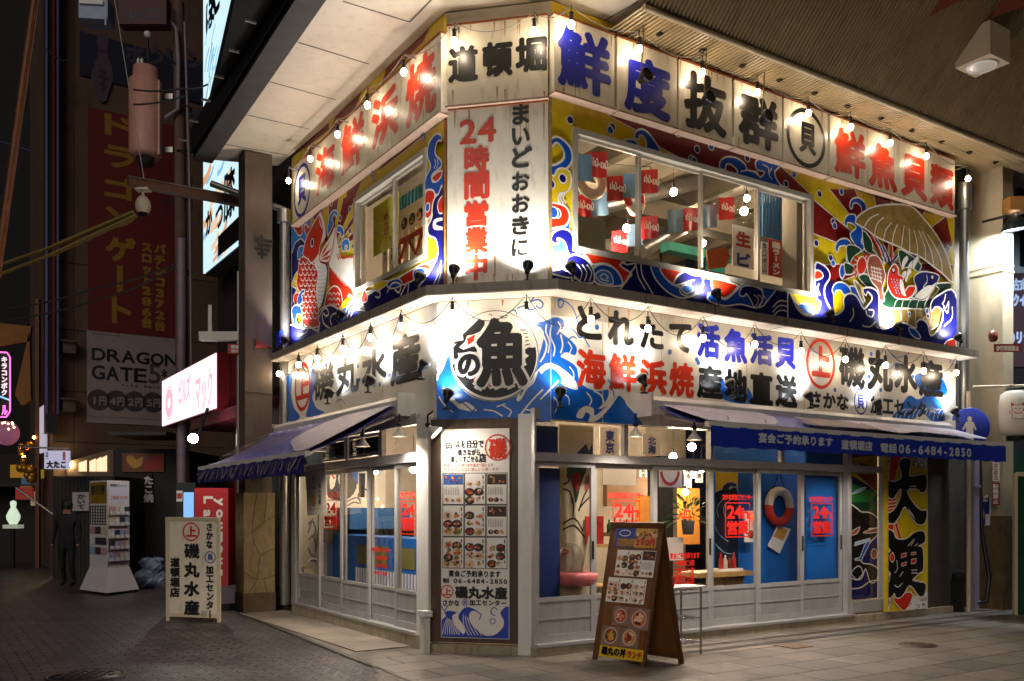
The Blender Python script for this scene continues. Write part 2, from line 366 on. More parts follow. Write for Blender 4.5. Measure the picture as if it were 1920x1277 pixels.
# border strips of dark granite set into the paving along the frontage
mb = MB()
def strip(p, q, w, m, z=.012):
    p, q = Vector((p[0], p[1], z)), Vector((q[0], q[1], z)); t = (q-p).normalized(); n_ = Vector((-t.y, t.x, 0))*w/2
    mb.quad(p-n_, q-n_, q+n_, p+n_, m)
strip(far, e1+dv*.35, .07, GRAN)
for d_, w_ in ((.33, .06), (.62, .1)): strip(pl(FR, .2, d_), pl(FR, 8.3, d_), w_, GRAN)
tag(mb.build('kerb_strip'), kind='structure')
mb = MB(); mb.fbox(FL, .55, 4.85, 0, .018, .1, .8, STRIP); tag(mb.build('footpath'), kind='structure')
def manhole(px, py, r, label, m):
    g = gnd(px, py); b = MB(); b.lathe((g.x, g.y, 0), [(0, .016), (r*.9, .016), (r*.9, .011), (r*.94, .011), (r*.94, .016), (r, .016), (r, .004)], m, n=32)
    for k in range(-3, 4):
        for j in range(-3, 4):
            if k*k+j*j < 10: b.box((g.x+k*r*.24, g.y+j*r*.24, .019), r*.14, r*.14, .006, m, .6)
    tag(b.build('manhole_cover'), label, 'manhole cover')
manhole(160, 1268, .34, 'round iron manhole cover sunk in the dark brick street', mat('iron_cover', '#4A4644', .45, .3, 30, metal=.6))
manhole(1722, 1211, .2, 'small round brown cover set in the pale stone pavement', mat('brown_cover', '#4E4034', .6, .3, 30))
gq = gnd(1487, 1213); b = MB(); b.box((gq.x, gq.y, .012), .3, .3, .006, mat('brown_cover_square', '#6A5442', .6, .2, 30), R(33)); tag(b.build('access_cover'), 'square brown access cover set in the pavement before the sliding doors', 'access cover')

# ---------------- the corner restaurant ----------------
REST = thing('restaurant_building', PR, 'two storey corner restaurant with painted wave murals and aluminium sliding doors', 'restaurant')
LR, LL = 7.43, 4.83; ZL0, ZL1, ZTOP = 3.79, 3.90, 6.9
DGR, DGL = -.10, .09
WALLM = mat('wall_render', '#B9B0A0', .7, .1, 4)
def rect(f, tl, br, d=0.):
    a0, z1 = f.uv(*tl, d); a1, z0 = f.uv(*br, d); return min(a0, a1), max(a0, a1), min(z0, z1), max(z0, z1)
# upper window openings
wr0, wr1 = FR.a(1072), FR.a(1522); wz1 = FR.z(1072, 239); wz0 = FR.z(1070, 471)
vl0, vl1 = sorted((FL.a(666), FL.a(802))); vz1 = FL.z(802, 277); vz0 = FL.z(800, 486)
print('WIN R', wr0, wr1, wz0, wz1, FR.z(1522, 372), FR.z(1522, 553), 'L', vl0, vl1, vz0, vz1, FL.z(666, 372), FL.z(666, 548))
def holed(mb, f, A0, A1, Z0, Z1, h, m, d0=-.14, d1=0.):
    a0, a1, z0, z1 = h
    mb.fbox(f, A0, a0, Z0, Z1, d0, d1, m); mb.fbox(f, a1, A1, Z0, Z1, d0, d1, m)
    mb.fbox(f, a0, a1, Z0, z0, d0, d1, m); mb.fbox(f, a0, a1, z1, Z1, d0, d1, m)
mb = MB(); holed(mb, FR, 0, LR, ZL1-.3, ZTOP, (wr0, wr1, wz0, wz1), WALLM); holed(mb, FL, 0, LL, ZL1-.3, ZTOP, (vl0, vl1, vz0, vz1), WALLM)
mb.fbox(FC, .0, CL, ZL1-.3, ZTOP, -.14, -.002, WALLM)
mb.fbox(FR, LR-.14, LR, 0, ZTOP, -5, -.14, WALLM); mb.fbox(FL, LL-.14, LL, 0, ZTOP, -7, -.14, WALLM)
mb.build('upper_wall', REST); mb = MB(); mb.fbox(FR, FR.a(1738), LR-.002, .1, 2.5, -.138, -.08, mat('recess_wall', '#3A3228', .85, .3, 3, bump=.2)); mb.build('recess_shade_panel', REST)  # recess shade put in as a dark panel over the pale end wall
# storey behind: floors, ceilings, rear walls
INW = mat('room_wall', '#8F8676', .8, .12, 2); CEIL = mat('room_ceiling', '#8E877A', .8, .15, 2); FLO = mat('room_floor', '#5A5046', .6, .15, 3)
def slab(name, z0, z1, m):
    mb = MB(); pts = [FC.P(0, 0, -.16), FC.P(CL, 0, -.16), FR.P(LR-.15, 0, -.16), FR.P(LR-.15, 0, -5.4), FL.P(LL-.15, 0, -.16)]
    n = len(pts); vs = [(p.x, p.y, z0) for p in pts]+[(p.x, p.y, z1) for p in pts]
    mb.add(vs, [tuple(range(n)), tuple(range(n, 2*n))]+[(i, (i+1) % n, (i+1) % n+n, i+n) for i in range(n)], m); mb.build(name, REST)
slab('floor', .04, .1, FLO); slab('ceiling', 3.3, 3.5, CEIL); slab('ceiling', 6.6, 6.8, CEIL)
mb = MB(); mb.fbox(FR, -.8, LR-.16, .1, 6.6, -5.72, -5.54, INW); mb.build('rear_wall', REST)
# ledge between the storeys
mb = MB(); t = math.tan(R(22.5)); LED = mat('ledge_metal', '#9A8F80', .5, .1, 5, stain='#7A4A22', samt=.5); LEDU = mat('ledge_soffit', '#DCD2C0', .5, .06, 4, stain='#9A6A38', samt=.35)
def ledge(f, a0, a1, m0, m1, D=.3):
    for z0, z1, m, k in ((ZL0+.012, ZL1, LED, D), (ZL0, ZL0+.011, LEDU, D-.004)):
        mb.hexa([f.P(a0, z0, 0), f.P(a1, z0, 0), f.P(a1+m1*k, z0, k), f.P(a0-m0*k, z0, k), f.P(a0, z1, 0), f.P(a1, z1, 0), f.P(a1+m1*k, z1, k), f.P(a0-m0*k, z1, k)], m)
ledge(FR, 0, LR+.13, t, 0); ledge(FC, 0, CL, t, t); ledge(FL, 0, LL+.1, t, 0)
for a in (1.05, 2.1, 3.3, 4.5, 5.6): mb.fbox(FR, a, a+.012, ZL0-.002, ZL1+.002, .05, .3015, RUST)
for a in (1.3, 2.6, 3.9): mb.fbox(FL, a, a+.012, ZL0-.002, ZL1+.002, .05, .3015, RUST)
mb.build('ledge', REST)
# wall behind the lower signs, lintel over the glazing
mb = MB()
mb.fbox(FR, 0, LR, 2.62, ZL0, -.3, -.12, WALLM); mb.fbox(FL, 0, LL, 2.62, ZL0, -.3, -.06, WALLM); mb.fbox(FC, .02, CL-.02, 2.5, ZL0, -.3, -.1, WALLM)
mb.build('wall', REST)
def framed(mb, f, a0, a1, z0, z1, w, d0, d1, m, wb=None):
    wb = wb or w
    mb.fbox(f, a0, a0+w, z0, z1, d0, d1, m); mb.fbox(f, a1-w, a1, z0, z1, d0, d1, m); mb.fbox(f, a0+w, a1-w, z0, z0+wb, d0, d1, m); mb.fbox(f, a0+w, a1-w, z1-w, z1, d0, d1, m)
WFR = mat('window_frame_metal', '#B4AC9C', .4, .06, 5, metal=.2)
def upper_window(f, a0, a1, z0, z1, cuts):
    mb = MB(); framed(mb, f, a0, a1, z0, z1, .06, -.1, .03, WFR); w = mb.build('window', REST)
    e = [a0+.06]+cuts+[a1-.06]
    for i in range(len(e)-1):
        b = MB(); dd = -.03*(i % 2); x0, x1 = e[i]-(.02 if i else 0), e[i+1]+(.02 if i < len(e)-2 else 0)
        framed(b, f, x0, x1, z0+.06, z1-.06, .035, -.04+dd, -.012+dd, WFR); b.build('sash', w)
        b = MB(); b.fbox(f, x0+.035, x1-.035, z0+.095, z1-.095, -.03+dd, -.026+dd, PANE); b.build('pane', w)
    return w
upper_window(FR, wr0, wr1, wz0, wz1, [FR.a(1201), FR.a(1318), FR.a(1424)])
upper_window(FL, vl0, vl1, vz0, vz1, [FL.a(735)])
# ---- street level glazing on the long side ----
zr0, zr1 = FR.z(1004, 864, DGR), FR.z(1004, 848, DGR); zg = FR.z(1002, 1122, DGR); zs = .13; zt = 2.62
print('R', zr0, zr1, zg)
FRM = mat('door_aluminium', '#ABA8A6', .42, .1, 4, metal=.3, stain='#6E6860', samt=.22); KICK = mat('door_panel_grey', '#9A9896', .45, .12, 5, metal=.2, stain='#6A645E', samt=.2, stretch=(1, 1, .4))
PLINTH = mat('plinth_concrete', '#9A8E78', .85, .2, 6, bump=.2, stain='#5A4A38', samt=.5)
A = lambda px: FR.a(px, DGR)
B = lambda px: FL.a(px, DGL)
mb = MB(); mb.fbox(FR, A(1000), A(1662), zr0, zr1, DGR-.05, DGR+.03, FRM); mb.fbox(FR, A(1000), A(1662), 2.5, 2.62, DGR-.05, DGR+.02, FRM)
mb.fbox(FR, A(1000), A(1004), zs, 2.5, DGR-.05, DGR+.02, FRM); mb.fbox(FR, A(1586), A(1593), zs, 2.5, DGR-.05, DGR+.032, FRM); mb.fbox(FR, A(1653), A(1662), zs, 2.5, DGR-.05, DGR+.032, FRM)
for px in (1172, 1334, 1466): mb.fbox(FR, A(px)-.03, A(px)+.03, zr1, 2.5, DGR-.04, DGR+.02, FRM)
mb.fbox(FR, A(1000), A(1593), zs-.03, zs, DGR-.08, DGR+.09, FRM); mb.fbox(FR, A(1593), A(1662), zs, zs+.16, DGR-.03, DGR+.04, FRM)
mb.build('door_frame', REST)
mb = MB(); mb.fbox(FR, A(999), A(1664), 0, zs-.03, DGR-.25, DGR+.07, PLINTH); mb.fbox(FR, A(1664), LR, 0, .1, -.3, -.02, PLINTH)
mb.fbox(FL, B(804), B(553), 0, .16, DGL-.25, DGL+.05, PLINTH); mb.fbox(FC, -.17, CL-.15, 0, .1, -.2, .012, PLINTH); mb.build('plinth', REST)
b = MB()
for p0_, p1_ in ((1004, 1169), (1175, 1331), (1337, 1463), (1469, 1586), (1593, 1653)): b.fbox(FR, A(p0_), A(p1_), zr1, 2.5, DGR-.012, DGR-.008, PANE)
b.build('transom_pane', REST)
RDOORS = {}
for i, (p0_, p1_) in enumerate(((1004, 1117), (1117, 1235), (1227, 1336), (1338, 1428), (1422, 1509), (1505, 1586))):
    a0, a1 = A(p0_), A(p1_); dd = DGR-.01-(.045 if i % 2 else 0); mb = MB()
    framed(mb, FR, a0, a1, zs, zr0, .055, dd-.03, dd, FRM, .08); mb.fbox(FR, a0+.055, a1-.055, zg-.05, zg, dd-.028, dd-.001, FRM)
    mb.fbox(FR, a1-.045, a1-.02, 1.0, 1.2, dd, dd+.008, BLACKM)
    o = mb.build('sliding_door', REST); RDOORS[i] = (o, a0, a1, dd)
    b = MB(); b.fbox(FR, a0+.055, a1-.055, zg, zr0-.055, dd-.018, dd-.014, PANE); b.build('glass', o)
    b = MB(); b.fbox(FR, a0+.055, a1-.055, zs+.08, zg-.05, dd-.022, dd-.01, KICK); b.fbox(FR, a0+.055, a1-.055, zs+.24, zs+.255, dd-.01, dd-.002, FRM); b.build('kick_panel', o)
b = MB(); b.fbox(FR, A(1593), A(1653), zs+.16, zr0, DGR-.012, DGR-.008, PANE); b.build('fixed_pane', REST)
# ---- street level glazing on the alley side ----
lr0, lr1 = FL.z(783, 866, DGL), FL.z(783, 848, DGL); lg = FL.z(779, 1110, DGL); ls = .18
print('L', lr0, lr1, lg, FL.z(558, 1071, DGL), FL.z(604, 876, DGL))
mb = MB(); mb.fbox(FL, B(784), B(553), lr0, lr1, DGL-.05, DGL+.03, FRM); mb.fbox(FL, B(784), B(553), 2.5, 2.62, DGL-.05, DGL+.03, FRM); mb.fbox(FL, B(784), B(553), ls-.03, ls, DGL-.06, DGL+.06, FRM)
mb.fbox(FL, B(557), B(550), ls, 2.5, DGL-.05, DGL+.034, FRM)
for px in (652, 716): mb.fbox(FL, B(px)-.035, B(px)+.035, lr1, 2.5, DGL-.04, DGL+.02, FRM)
mb.build('door_frame', REST)
LDOORS = {}
for i, (p0_, p1_) in enumerate(((557, 597), (593, 640), (636, 690), (687, 741), (738, 784))):
    a1, a0 = B(p0_), B(p1_); dd = DGL-.01-(.045 if i % 2 else 0); mb = MB()
    framed(mb, FL, a0, a1, ls, lr0, .055, dd-.03, dd, FRM, .08); mb.fbox(FL, a0+.055, a1-.055, lg-.04, lg, dd-.028, dd-.001, FRM)
    o = mb.build('sliding_door', REST); LDOORS[i] = (o, a0, a1, dd)
    b = MB(); b.fbox(FL, a0+.055, a1-.055, lg, lr0-.055, dd-.018, dd-.014, PANE); b.build('glass', o)
    b = MB(); b.fbox(FL, a0+.055, a1-.055, ls+.08, lg-.04, dd-.022, dd-.01, KICK); b.fbox(FL, a0+.055, a1-.055, ls+.2, ls+.215, dd-.01, dd-.002, FRM); b.build('kick_panel', o)
b = MB(); b.fbox(FL, B(780), B(720), lr1, 2.5, DGL-.012, DGL-.008, PANE); b.build('transom_pane', REST)
for p0_, p1_ in ((648, 605), (712, 656)):   # louvred vents
    b = MB(); a0, a1 = B(p1_ if p1_ > p0_ else p0_), B(p1_ if p1_ < p0_ else p0_)
    a0, a1 = min(a0, a1), max(a0, a1); framed(b, FL, a0, a1, lr1+.02, 2.48, .025, DGL-.03, DGL+.01, FRM); b.fbox(FL, (a0+a1)/2-.012, (a0+a1)/2+.012, lr1+.045, 2.455, DGL-.03, DGL+.008, FRM)
    b.fbox(FL, a0+.025, a1-.025, lr1+.045, 2.455, DGL-.09, DGL-.08, DARK)
    for k in range(9):
        z = lr1+.06+k*(2.44-lr1-.06)/9; b.hexa([FL.P(a, z+q, d) for q in (0, .012) for a, d in ((a0+.026, DGL-.005), (a1-.026, DGL-.005), (a1-.026, DGL-.04), (a0+.026, DGL-.04))], BLACKM)
    b.build('louvre', REST)
b = MB(); b.fbox(FL, B(604), B(556), lr1, 2.5, DGL-.03, DGL-.01, mat('vent_side_panel', '#5A86A8', .5, .3, 6)); b.build('transom_panel', REST)
# white pillars and the timber surround of the corner menu
mb = MB(); a806 = FC.a(806); a972 = FC.a(972); a1000 = FC.a(1000)
mb.fbox(FL, FL.a(806, .1), FL.a(784, .1), 0, 2.56, -.12, .12, WHITEP); mb.build('pillar', REST)
mb = MB(); mb.fbox(FC, a972, a1000, 0, 2.56, -.18, .015, WHITEP); mb.build('pillar', REST)
WOODD = mat('dark_timber', '#4A382A', .55, .3, 3, stretch=(6, 6, .4), bump=.1)
mb = MB(); framed(mb, FC, a806+.012, a972, .12, 2.52, .11, -.08, .008, WOODD); mb.fbox(FC, a806+.12, a972-.11, .12, 2.5, -.09, -.05, WOODD); mb.build('menu_surround', REST)
# ---------------- painted murals of the upper storey ----------------
def band(f, L0, h, z0=ZL1, z1=ZTOP):
    a0, a1, w0, w1 = h
    return [(.004, a0, z0, z1), (a1, L0, z0, z1), (a0, a1, z0, w0), (a0, a1, w1, z1)]
M = Art(FR, band(FR, LR-.02, (wr0, wr1, wz0, wz1)))
M.raw = True; M.poly(P_Y, [(0, ZL1), (LR, ZL1), (LR, ZTOP), (0, ZTOP)]); M.raw = False
Z3 = (1000, 220, .29756); Z4 = (1480, 360, .23497); ZA = (1020, 170, .30534)
M.T = Z3
M.poly(P_R, [(470, -15), (650, 85), (800, 190), (905, 248), (1080, 330), (1760, 500), (1545, 295), (1300, 120), (900, -80)], out=P_W, w=.014)
M.T = Z4; C_ = (780, 560)
for p, q in (((185, 55), (185, 330)), ((185, 585), (185, 810)), ((320, -20), (520, -20)), ((665, -10), (812, 40)), ((940, 80), (1100, 130)), ((1250, 190), (1300, 440)), ((1300, 580), (1300, 700))):
    M.wedge(P_R, C_, p, q, None); M.line(P_W, [p, C_], .014, 1); M.line(P_W, [q, C_], .014, 1)
# bubbles
for T, pts in ((Z3, [(230, 18), (497, 62), (483, 82), (910, 100), (1030, 203), (1118, 185), (1345, 258), (1590, 420), (1640, 360), (1798, 483), (995, 265), (1010, 275), (1252, 85)]), (Z4, [(237, 18), (345, 240), (357, 270), (210, 410), (325, 528), (345, 570), (1262, 455), (1240, 570), (410, 0)])):
    M.T = T
    for i, c in enumerate(pts): M.circ(P_B if i % 3 == 2 else P_N, c, .045, P_W, .014)
# waves above the window
M.T = Z3
M.poly(P_B, [(632, 128), (640, 95), (672, 76), (712, 92), (752, 140), (785, 190), (795, 232), (715, 205), (708, 160), (690, 122), (664, 116), (664, 136), (648, 140)], 5, P_W, .022)
M.poly(P_B, [(555, 155), (600, 140), (640, 150), (660, 185), (600, 175)], 4, P_W, .022)
M.poly(P_B, [(1168, 312), (1178, 272), (1220, 250), (1285, 262), (1330, 300), (1345, 335), (1400, 345), (1420, 375), (1440, 370), (1450, 345), (1405, 330), (1395, 285), (1430, 262), (1480, 285), (1548, 305), (1515, 350), (1545, 420), (1580, 450), (1300, 385), (1280, 335), (1240, 300), (1210, 300), (1205, 330), (1182, 330)], 5, P_W, .022)
M.line(P_W, [(1300, 345), (1350, 335), (1390, 350), (1430, 385)], .018); M.line(P_W, [(1440, 300), (1475, 320), (1475, 355)], .016); M.line(P_W, [(1500, 320), (1480, 360), (1500, 395)], .016)
# left column beside the window
M.T = ZA
M.poly(P_B, [(20, 320), (40, 292), (75, 285), (120, 310), (160, 360), (168, 430), (140, 480), (150, 500), (165, 560), (145, 620), (95, 640), (85, 680), (140, 720), (160, 790), (150, 850), (185, 900), (185, 420), (185, 1000), (20, 1000), (20, 840), (20, 560), (45, 540), (55, 500), (20, 480), (60, 455), (105, 430), (120, 392), (100, 345), (70, 325), (45, 340)], 4)
M.poly(P_B, [(20, 330), (45, 295), (80, 287), (125, 315), (162, 365), (168, 430), (135, 480), (85, 492), (60, 540), (20, 540), (35, 470), (70, 455), (108, 430), (120, 392), (100, 345), (70, 322), (45, 345)], 5, P_W, .024)
M.poly(P_Y, [(20, 530), (58, 525), (75, 490), (110, 478), (150, 500), (163, 555), (142, 618), (90, 640), (78, 695), (20, 700)], 5, P_W, .02)
for c in ((110, 542), (38, 576)): M.circ(P_N, c, .05, P_W, .016)
M.poly(P_V, [(20, 702), (95, 700), (138, 728), (152, 785), (125, 832), (60, 846), (20, 845)], 5, P_W, .022); M.circ(P_C, (75, 755), .05, P_W, .014); M.circ(P_B, (52, 750), .06, P_W, .014)
for x in (88, 104, 120): M.line(P_W, [(x+8, 625), (x-8, 660), (x+10, 700)], .02)
M.poly(P_C, [(20, 860), (50, 880), (100, 905), (145, 950), (155, 1010), (130, 1090), (60, 1110), (20, 1085)], 5, P_W, .018)
# dark sea along the ledge
M.T = Z3
M.poly(P_N, [(90, 985), (170, 960), (200, 900), (240, 840), (330, 845), (1000, 1010), (1760, 1130), (1882, 1030), (1882, 1330), (90, 1330)])
M.poly(P_N, [(105, 770), (130, 720), (190, 705), (240, 740), (262, 850), (330, 850), (330, 880), (250, 890), (215, 860), (190, 790), (150, 765), (150, 795), (125, 800)], 5, P_W, .022)
M.line(P_W, [(80, 965), (170, 955), (210, 900), (185, 950), (205, 970)], .022); M.line(P_W, [(100, 985), (200, 1010), (280, 1020)], .02)
M.poly(P_V, [(310, 845), (560, 900), (540, 935), (610, 985), (595, 1012), (555, 1050), (500, 950), (430, 922), (370, 930), (340, 890)], 4, P_W, .02)
M.poly(P_B, [(368, 960), (420, 928), (490, 945), (535, 990), (555, 1055), (490, 1066), (400, 1052), (372, 1010)], 5, P_W, .022)
M.poly(P_C, [(390, 985), (430, 965), (480, 985), (495, 1050), (430, 1045), (395, 1020)], 5, P_W, .014); M.line(P_W, [(470, 1035), (430, 1025), (415, 1005), (440, 990), (465, 1008), (450, 1020)], .014)
M.poly(P_N, [(190, 940), (215, 880), (270, 870), (330, 900), (370, 960), (372, 1040), (300, 1045), (250, 1000), (215, 975)], 5, P_W, .02)
for x in (0, 30, 60): M.line(P_W, [(270+x, 930), (300+x, 980), (285+x, 1035)], .014)
M.poly(P_B, [(735, 932), (790, 940), (815, 1000), (870, 1055), (950, 1085), (1000, 1120), (930, 1142), (850, 1110), (780, 1045), (745, 985)], 5, P_W, .02)
M.poly(P_V, [(795, 950), (940, 975), (895, 1020), (880, 1052), (830, 1020)], 4, P_W, .02)
M.poly(P_N, [(885, 1060), (895, 1010), (945, 975), (1000, 995), (1050, 1000), (1062, 1040), (1040, 1090), (990, 1130), (935, 1120), (915, 1090), (935, 1065), (960, 1072), (985, 1060), (975, 1040), (1000, 1030)], 5, P_W, .022)
M.poly(P_C, [(925, 1085), (945, 1060), (990, 1065), (1000, 1090), (960, 1115)], 4, P_W, .014)
M.line(P_W, [(545, 905), (580, 930), (640, 925), (600, 990), (560, 1060), (525, 1095)], .018); M.line(P_W, [(670, 925), (680, 1000), (720, 1070), (745, 1115)], .016); M.line(P_W, [(640, 940), (655, 1010), (700, 1090)], .014)
M.poly(P_V, [(1120, 1020), (1265, 1055), (1272, 1080), (1205, 1140), (1135, 1110)], 4, P_W, .02)
M.poly(P_B, [(1090, 1130), (1125, 1105), (1200, 1150), (1275, 1090), (1320, 1050), (1425, 1080), (1445, 1130), (1400, 1200), (1300, 1180), (1200, 1190), (1110, 1165)], 5, P_W, .02)
M.poly(P_N, [(1290, 1120), (1310, 1070), (1370, 1065), (1425, 1090), (1440, 1140), (1395, 1205), (1360, 1150), (1335, 1115), (1320, 1130)], 5, P_W, .018)
M.poly(P_B, [(1440, 1060), (1520, 1080), (1480, 1140), (1450, 1180), (1415, 1200), (1440, 1140)], 4, P_W, .016)
for y in (0, 30, 60): M.line(P_W, [(1500, 1200+y), (1540, 1160+y), (1590, 1165+y), (1625, 1200+y)], .016)
M.poly(P_Y, [(1612, 1105), (1790, 1132), (1800, 1180), (1765, 1250), (1705, 1240), (1655, 1180)], 4, P_W, .022); M.poly(P_B, [(1660, 1190), (1700, 1175), (1745, 1200), (1760, 1245), (1705, 1238)], 4, P_W, .016)
for x in (0, 25, 50): M.line(P_W, [(1380+x, 1120), (1410+x, 1150), (1390+x, 1195)], .012)
# shell with the catch
M.T = Z4
M.poly(P_B, [(470, 100), (490, 60), (540, 50), (590, 90), (602, 150), (570, 172), (560, 122), (525, 92), (497, 100), (492, 130), (475, 135)], 5, P_W, .02)
M.poly(P_B, [(425, 250), (450, 190), (510, 185), (522, 232), (560, 280), (575, 345), (562, 400), (590, 440), (560, 480), (525, 440), (480, 370), (478, 330), (520, 290), (490, 255), (452, 250), (450, 278)], 5, P_W, .02)
M.poly(P_B, [(440, 500), (475, 550), (440, 640), (410, 695), (388, 650), (400, 590), (442, 570)], 5, P_W, .018)
M.poly(P_B, [(352, 450), (380, 390), (440, 375), (482, 420), (470, 520), (440, 440), (400, 435), (382, 450), (372, 490)], 5, P_W, .02)
M.poly(P_B, [(328, 785), (360, 730), (420, 728), (470, 775), (475, 840), (420, 820), (400, 790), (360, 790), (352, 822)], 5, P_W, .02)
M.poly(P_B, [(470, 760), (540, 780), (580, 900), (560, 930), (520, 880)], 4, P_W, .018)
M.poly(P_S, [(500, 712), (545, 742), (575, 830), (610, 900), (690, 868), (730, 908), (800, 930), (900, 935), (990, 930), (1060, 940), (1110, 930), (1170, 900), (1200, 960), (1180, 1050), (1090, 1120), (1000, 1110), (780, 1090), (715, 1095), (690, 1030), (620, 940), (560, 860)], 4, P_W, .022)
for x, b in ((740, 1070), (805, 1070), (865, 1060), (925, 1050), (985, 1060), (1050, 1080), (1110, 1080)): M.line(P_W, [(x, 925), (x+12, 990), (x+(960-x)*.06, b)], .016)
M.poly(P_G, [(725, 895), (765, 790), (800, 740), (850, 850), (980, 860), (1110, 850), (1180, 780), (1150, 740), (1265, 728), (1272, 780), (1160, 832), (1105, 925), (1000, 935), (900, 930), (800, 932)], 4, P_W, .018)
for a, b in ((820, 900), (880, 890), (930, 905), (1000, 895), (1060, 900)): M.line(P_W, [(a, 930), (a+15, b-20), (a+35, 860)], .012)
M.poly(P_G, [(570, 318), (600, 330), (645, 400), (655, 470), (690, 500), (600, 480), (575, 400)], 4, P_W, .016)
M.poly(P_G, [(442, 440), (505, 430), (560, 470), (500, 520), (460, 575)], 4, P_W, .016); M.poly(P_G, [(428, 568), (500, 600), (520, 640), (440, 662)], 4, P_W, .016); M.poly(P_G, [(540, 690), (600, 660), (690, 760), (660, 800)], 4, P_W, .016)
M.poly(P_G, [(860, 468), (940, 500), (1035, 580), (1010, 640), (960, 600), (880, 600)], 4, P_W, .016)
for a in ((700, 420, 760, 560), (730, 430, 790, 570), (800, 430, 800, 560), (850, 510, 790, 580), (640, 350, 720, 500), (670, 365, 745, 520)):
    x0, y0, x1, y1 = a; M.line(P_V if a[0] in (640, 800) else P_N, [(x0, y0), ((x0+x1)/2+8, (y0+y1)/2), (x1, y1)], .05, 4); M.line(P_W, [(x0+6, y0), ((x0+x1)/2+14, (y0+y1)/2), (x1+6, y1)], .012, 4)
for c in ((905, 560), (950, 600), (990, 560), (930, 660), (890, 680)): M.poly(P_W, [(c[0]-20, c[1]+70), (c[0]-22, c[1]), (c[0]+15, c[1]-50), (c[0]+30, c[1]-20), (c[0]+8, c[1]+20)], 3, P_K, .008)
for dx, dy in ((-60, -60), (-75, -10), (-70, 50), (-50, 95), (40, -85), (80, -80)): M.line(P_V, [(560, 590), (560+dx*.7, 590+dy*.7-18), (560+dx, 590+dy)], .034, 4); M.line(P_W, [(560+dx*.5, 590+dy*.5), (560+dx, 590+dy+8)], .01, 1)
M.poly(P_V, [(528, 560), (560, 520), (590, 545), (600, 600), (575, 650), (540, 660), (524, 620)], 5, P_W, .016)
M.poly(P_F, [(608, 560), (630, 515), (690, 520), (730, 595), (748, 680), (725, 770), (742, 870), (700, 860), (690, 780), (640, 720), (610, 640)], 5, P_W, .018)
for k in range(4): M.line(P_W, [(635+k*22, 590+k*6), (650+k*22, 690+k*16)], .012, 1); M.line(P_W, [(632, 605+k*28), (722, 625+k*32)], .012, 1)
M.poly(P_N, [(975, 700), (1010, 652), (1080, 640), (1172, 668), (1165, 722), (1120, 802), (1060, 865), (985, 852), (958, 842), (1000, 790)], 5, P_W, .016)
M.poly(P_W, [(1000, 812), (1075, 752), (1120, 745), (1160, 722), (1112, 808), (1052, 860), (985, 846)], 4, P_N, .01); M.circ(P_W, (1122, 684), .035, P_K, .02); M.line(P_W, [(1078, 665), (1080, 720), (1050, 765), (1085, 760)], .012)
M.poly(P_V, [(782, 622), (820, 578), (852, 622), (850, 660), (892, 684), (880, 740), (900, 800), (935, 756), (988, 765), (960, 832), (900, 858), (820, 842), (772, 770), (765, 690)], 5, P_W, .018)
M.poly(P_W, [(862, 700), (888, 720), (905, 800), (915, 840), (870, 810)], 4, P_V, .01); M.circ(P_W, (812, 628), .035, P_K, .018)
for i in range(6):
    for j in range(3): M.circ(P_LB, (795+j*22+i*8, 700+i*22+j*4), .012)
M.poly(P_S, [(508, 238), (540, 190), (640, 130), (780, 106), (950, 120), (1060, 230), (1160, 360), (1240, 520), (1284, 705), (1270, 720), (1195, 650), (1130, 600), (1062, 548), (1000, 508), (935, 488), (865, 448), (795, 418), (725, 388), (655, 352), (590, 300), (520, 262)], 4, P_W, .024)
for q in ([(580, 280), (620, 220), (690, 182)], [(657, 350), (680, 260), (735, 208)], [(730, 390), (750, 310), (795, 250)], [(800, 420), (815, 330), (843, 262)], [(872, 450), (885, 350), (895, 270)], [(938, 488), (940, 400), (935, 300)], [(1002, 510), (1000, 430), (975, 310)], [(1066, 550), (1060, 440), (1010, 312)], [(1132, 600), (1110, 480), (1040, 320)], [(1200, 655), (1180, 520), (1080, 342)]): M.line(P_W, q, .018)
M.poly(P_N, [(-30, 1100), (-30, 800), (40, 930), (110, 990), (190, 965), (228, 890), (188, 835), (185, 590), (235, 580), (290, 630), (302, 690), (262, 760), (265, 850), (310, 940), (345, 985), (410, 940), (412, 860), (445, 818), (500, 825), (535, 870), (570, 935), (602, 915), (640, 850), (605, 802), (590, 830), (568, 800), (575, 772), (640, 772), (690, 820), (695, 960), (712, 1090), (770, 1085), (880, 1045), (985, 1090), (990, 1050), (1030, 1020), (1080, 1055), (1108, 1150), (1180, 1080), (1205, 960), (1150, 920), (1112, 960), (1110, 890), (1160, 835), (1300, 812), (1300, 1300), (-30, 1150)], 4, P_W, .024)
M.poly(P_V, [(185, 640), (215, 632), (245, 660), (240, 690), (185, 705)], 4, P_W, .02)
for q in ([(215, 735), (205, 780), (225, 830)], [(195, 760), (192, 800), (205, 840)], [(485, 930), (490, 990), (460, 1040)], [(590, 950), (600, 985), (640, 1000), (650, 950), (610, 945)], [(560, 1070), (620, 1080), (665, 1040)], [(1200, 890), (1225, 930), (1250, 880), (1240, 970), (1205, 920)], [(1278, 920), (1275, 1010), (1215, 1070)], [(1225, 820), (1215, 870), (1195, 900)]): M.line(P_W, q, .02)
M.poly(P_B, [(930, 1090), (980, 1100), (1025, 1160), (1000, 1175), (950, 1140)], 4, P_W, .016); M.circ(P_B, (1078, 955), .04, P_W, .014); M.circ(P_N, (1084, 995), .035, P_W, .014); M.circ(P_B, (936, 978), .03, P_W, .012)
M.poly(P_V, [(1215, 1230), (1240, 1190), (1300, 1180), (1300, 1260)], 3, P_W, .016)
M.build('mural', REST)

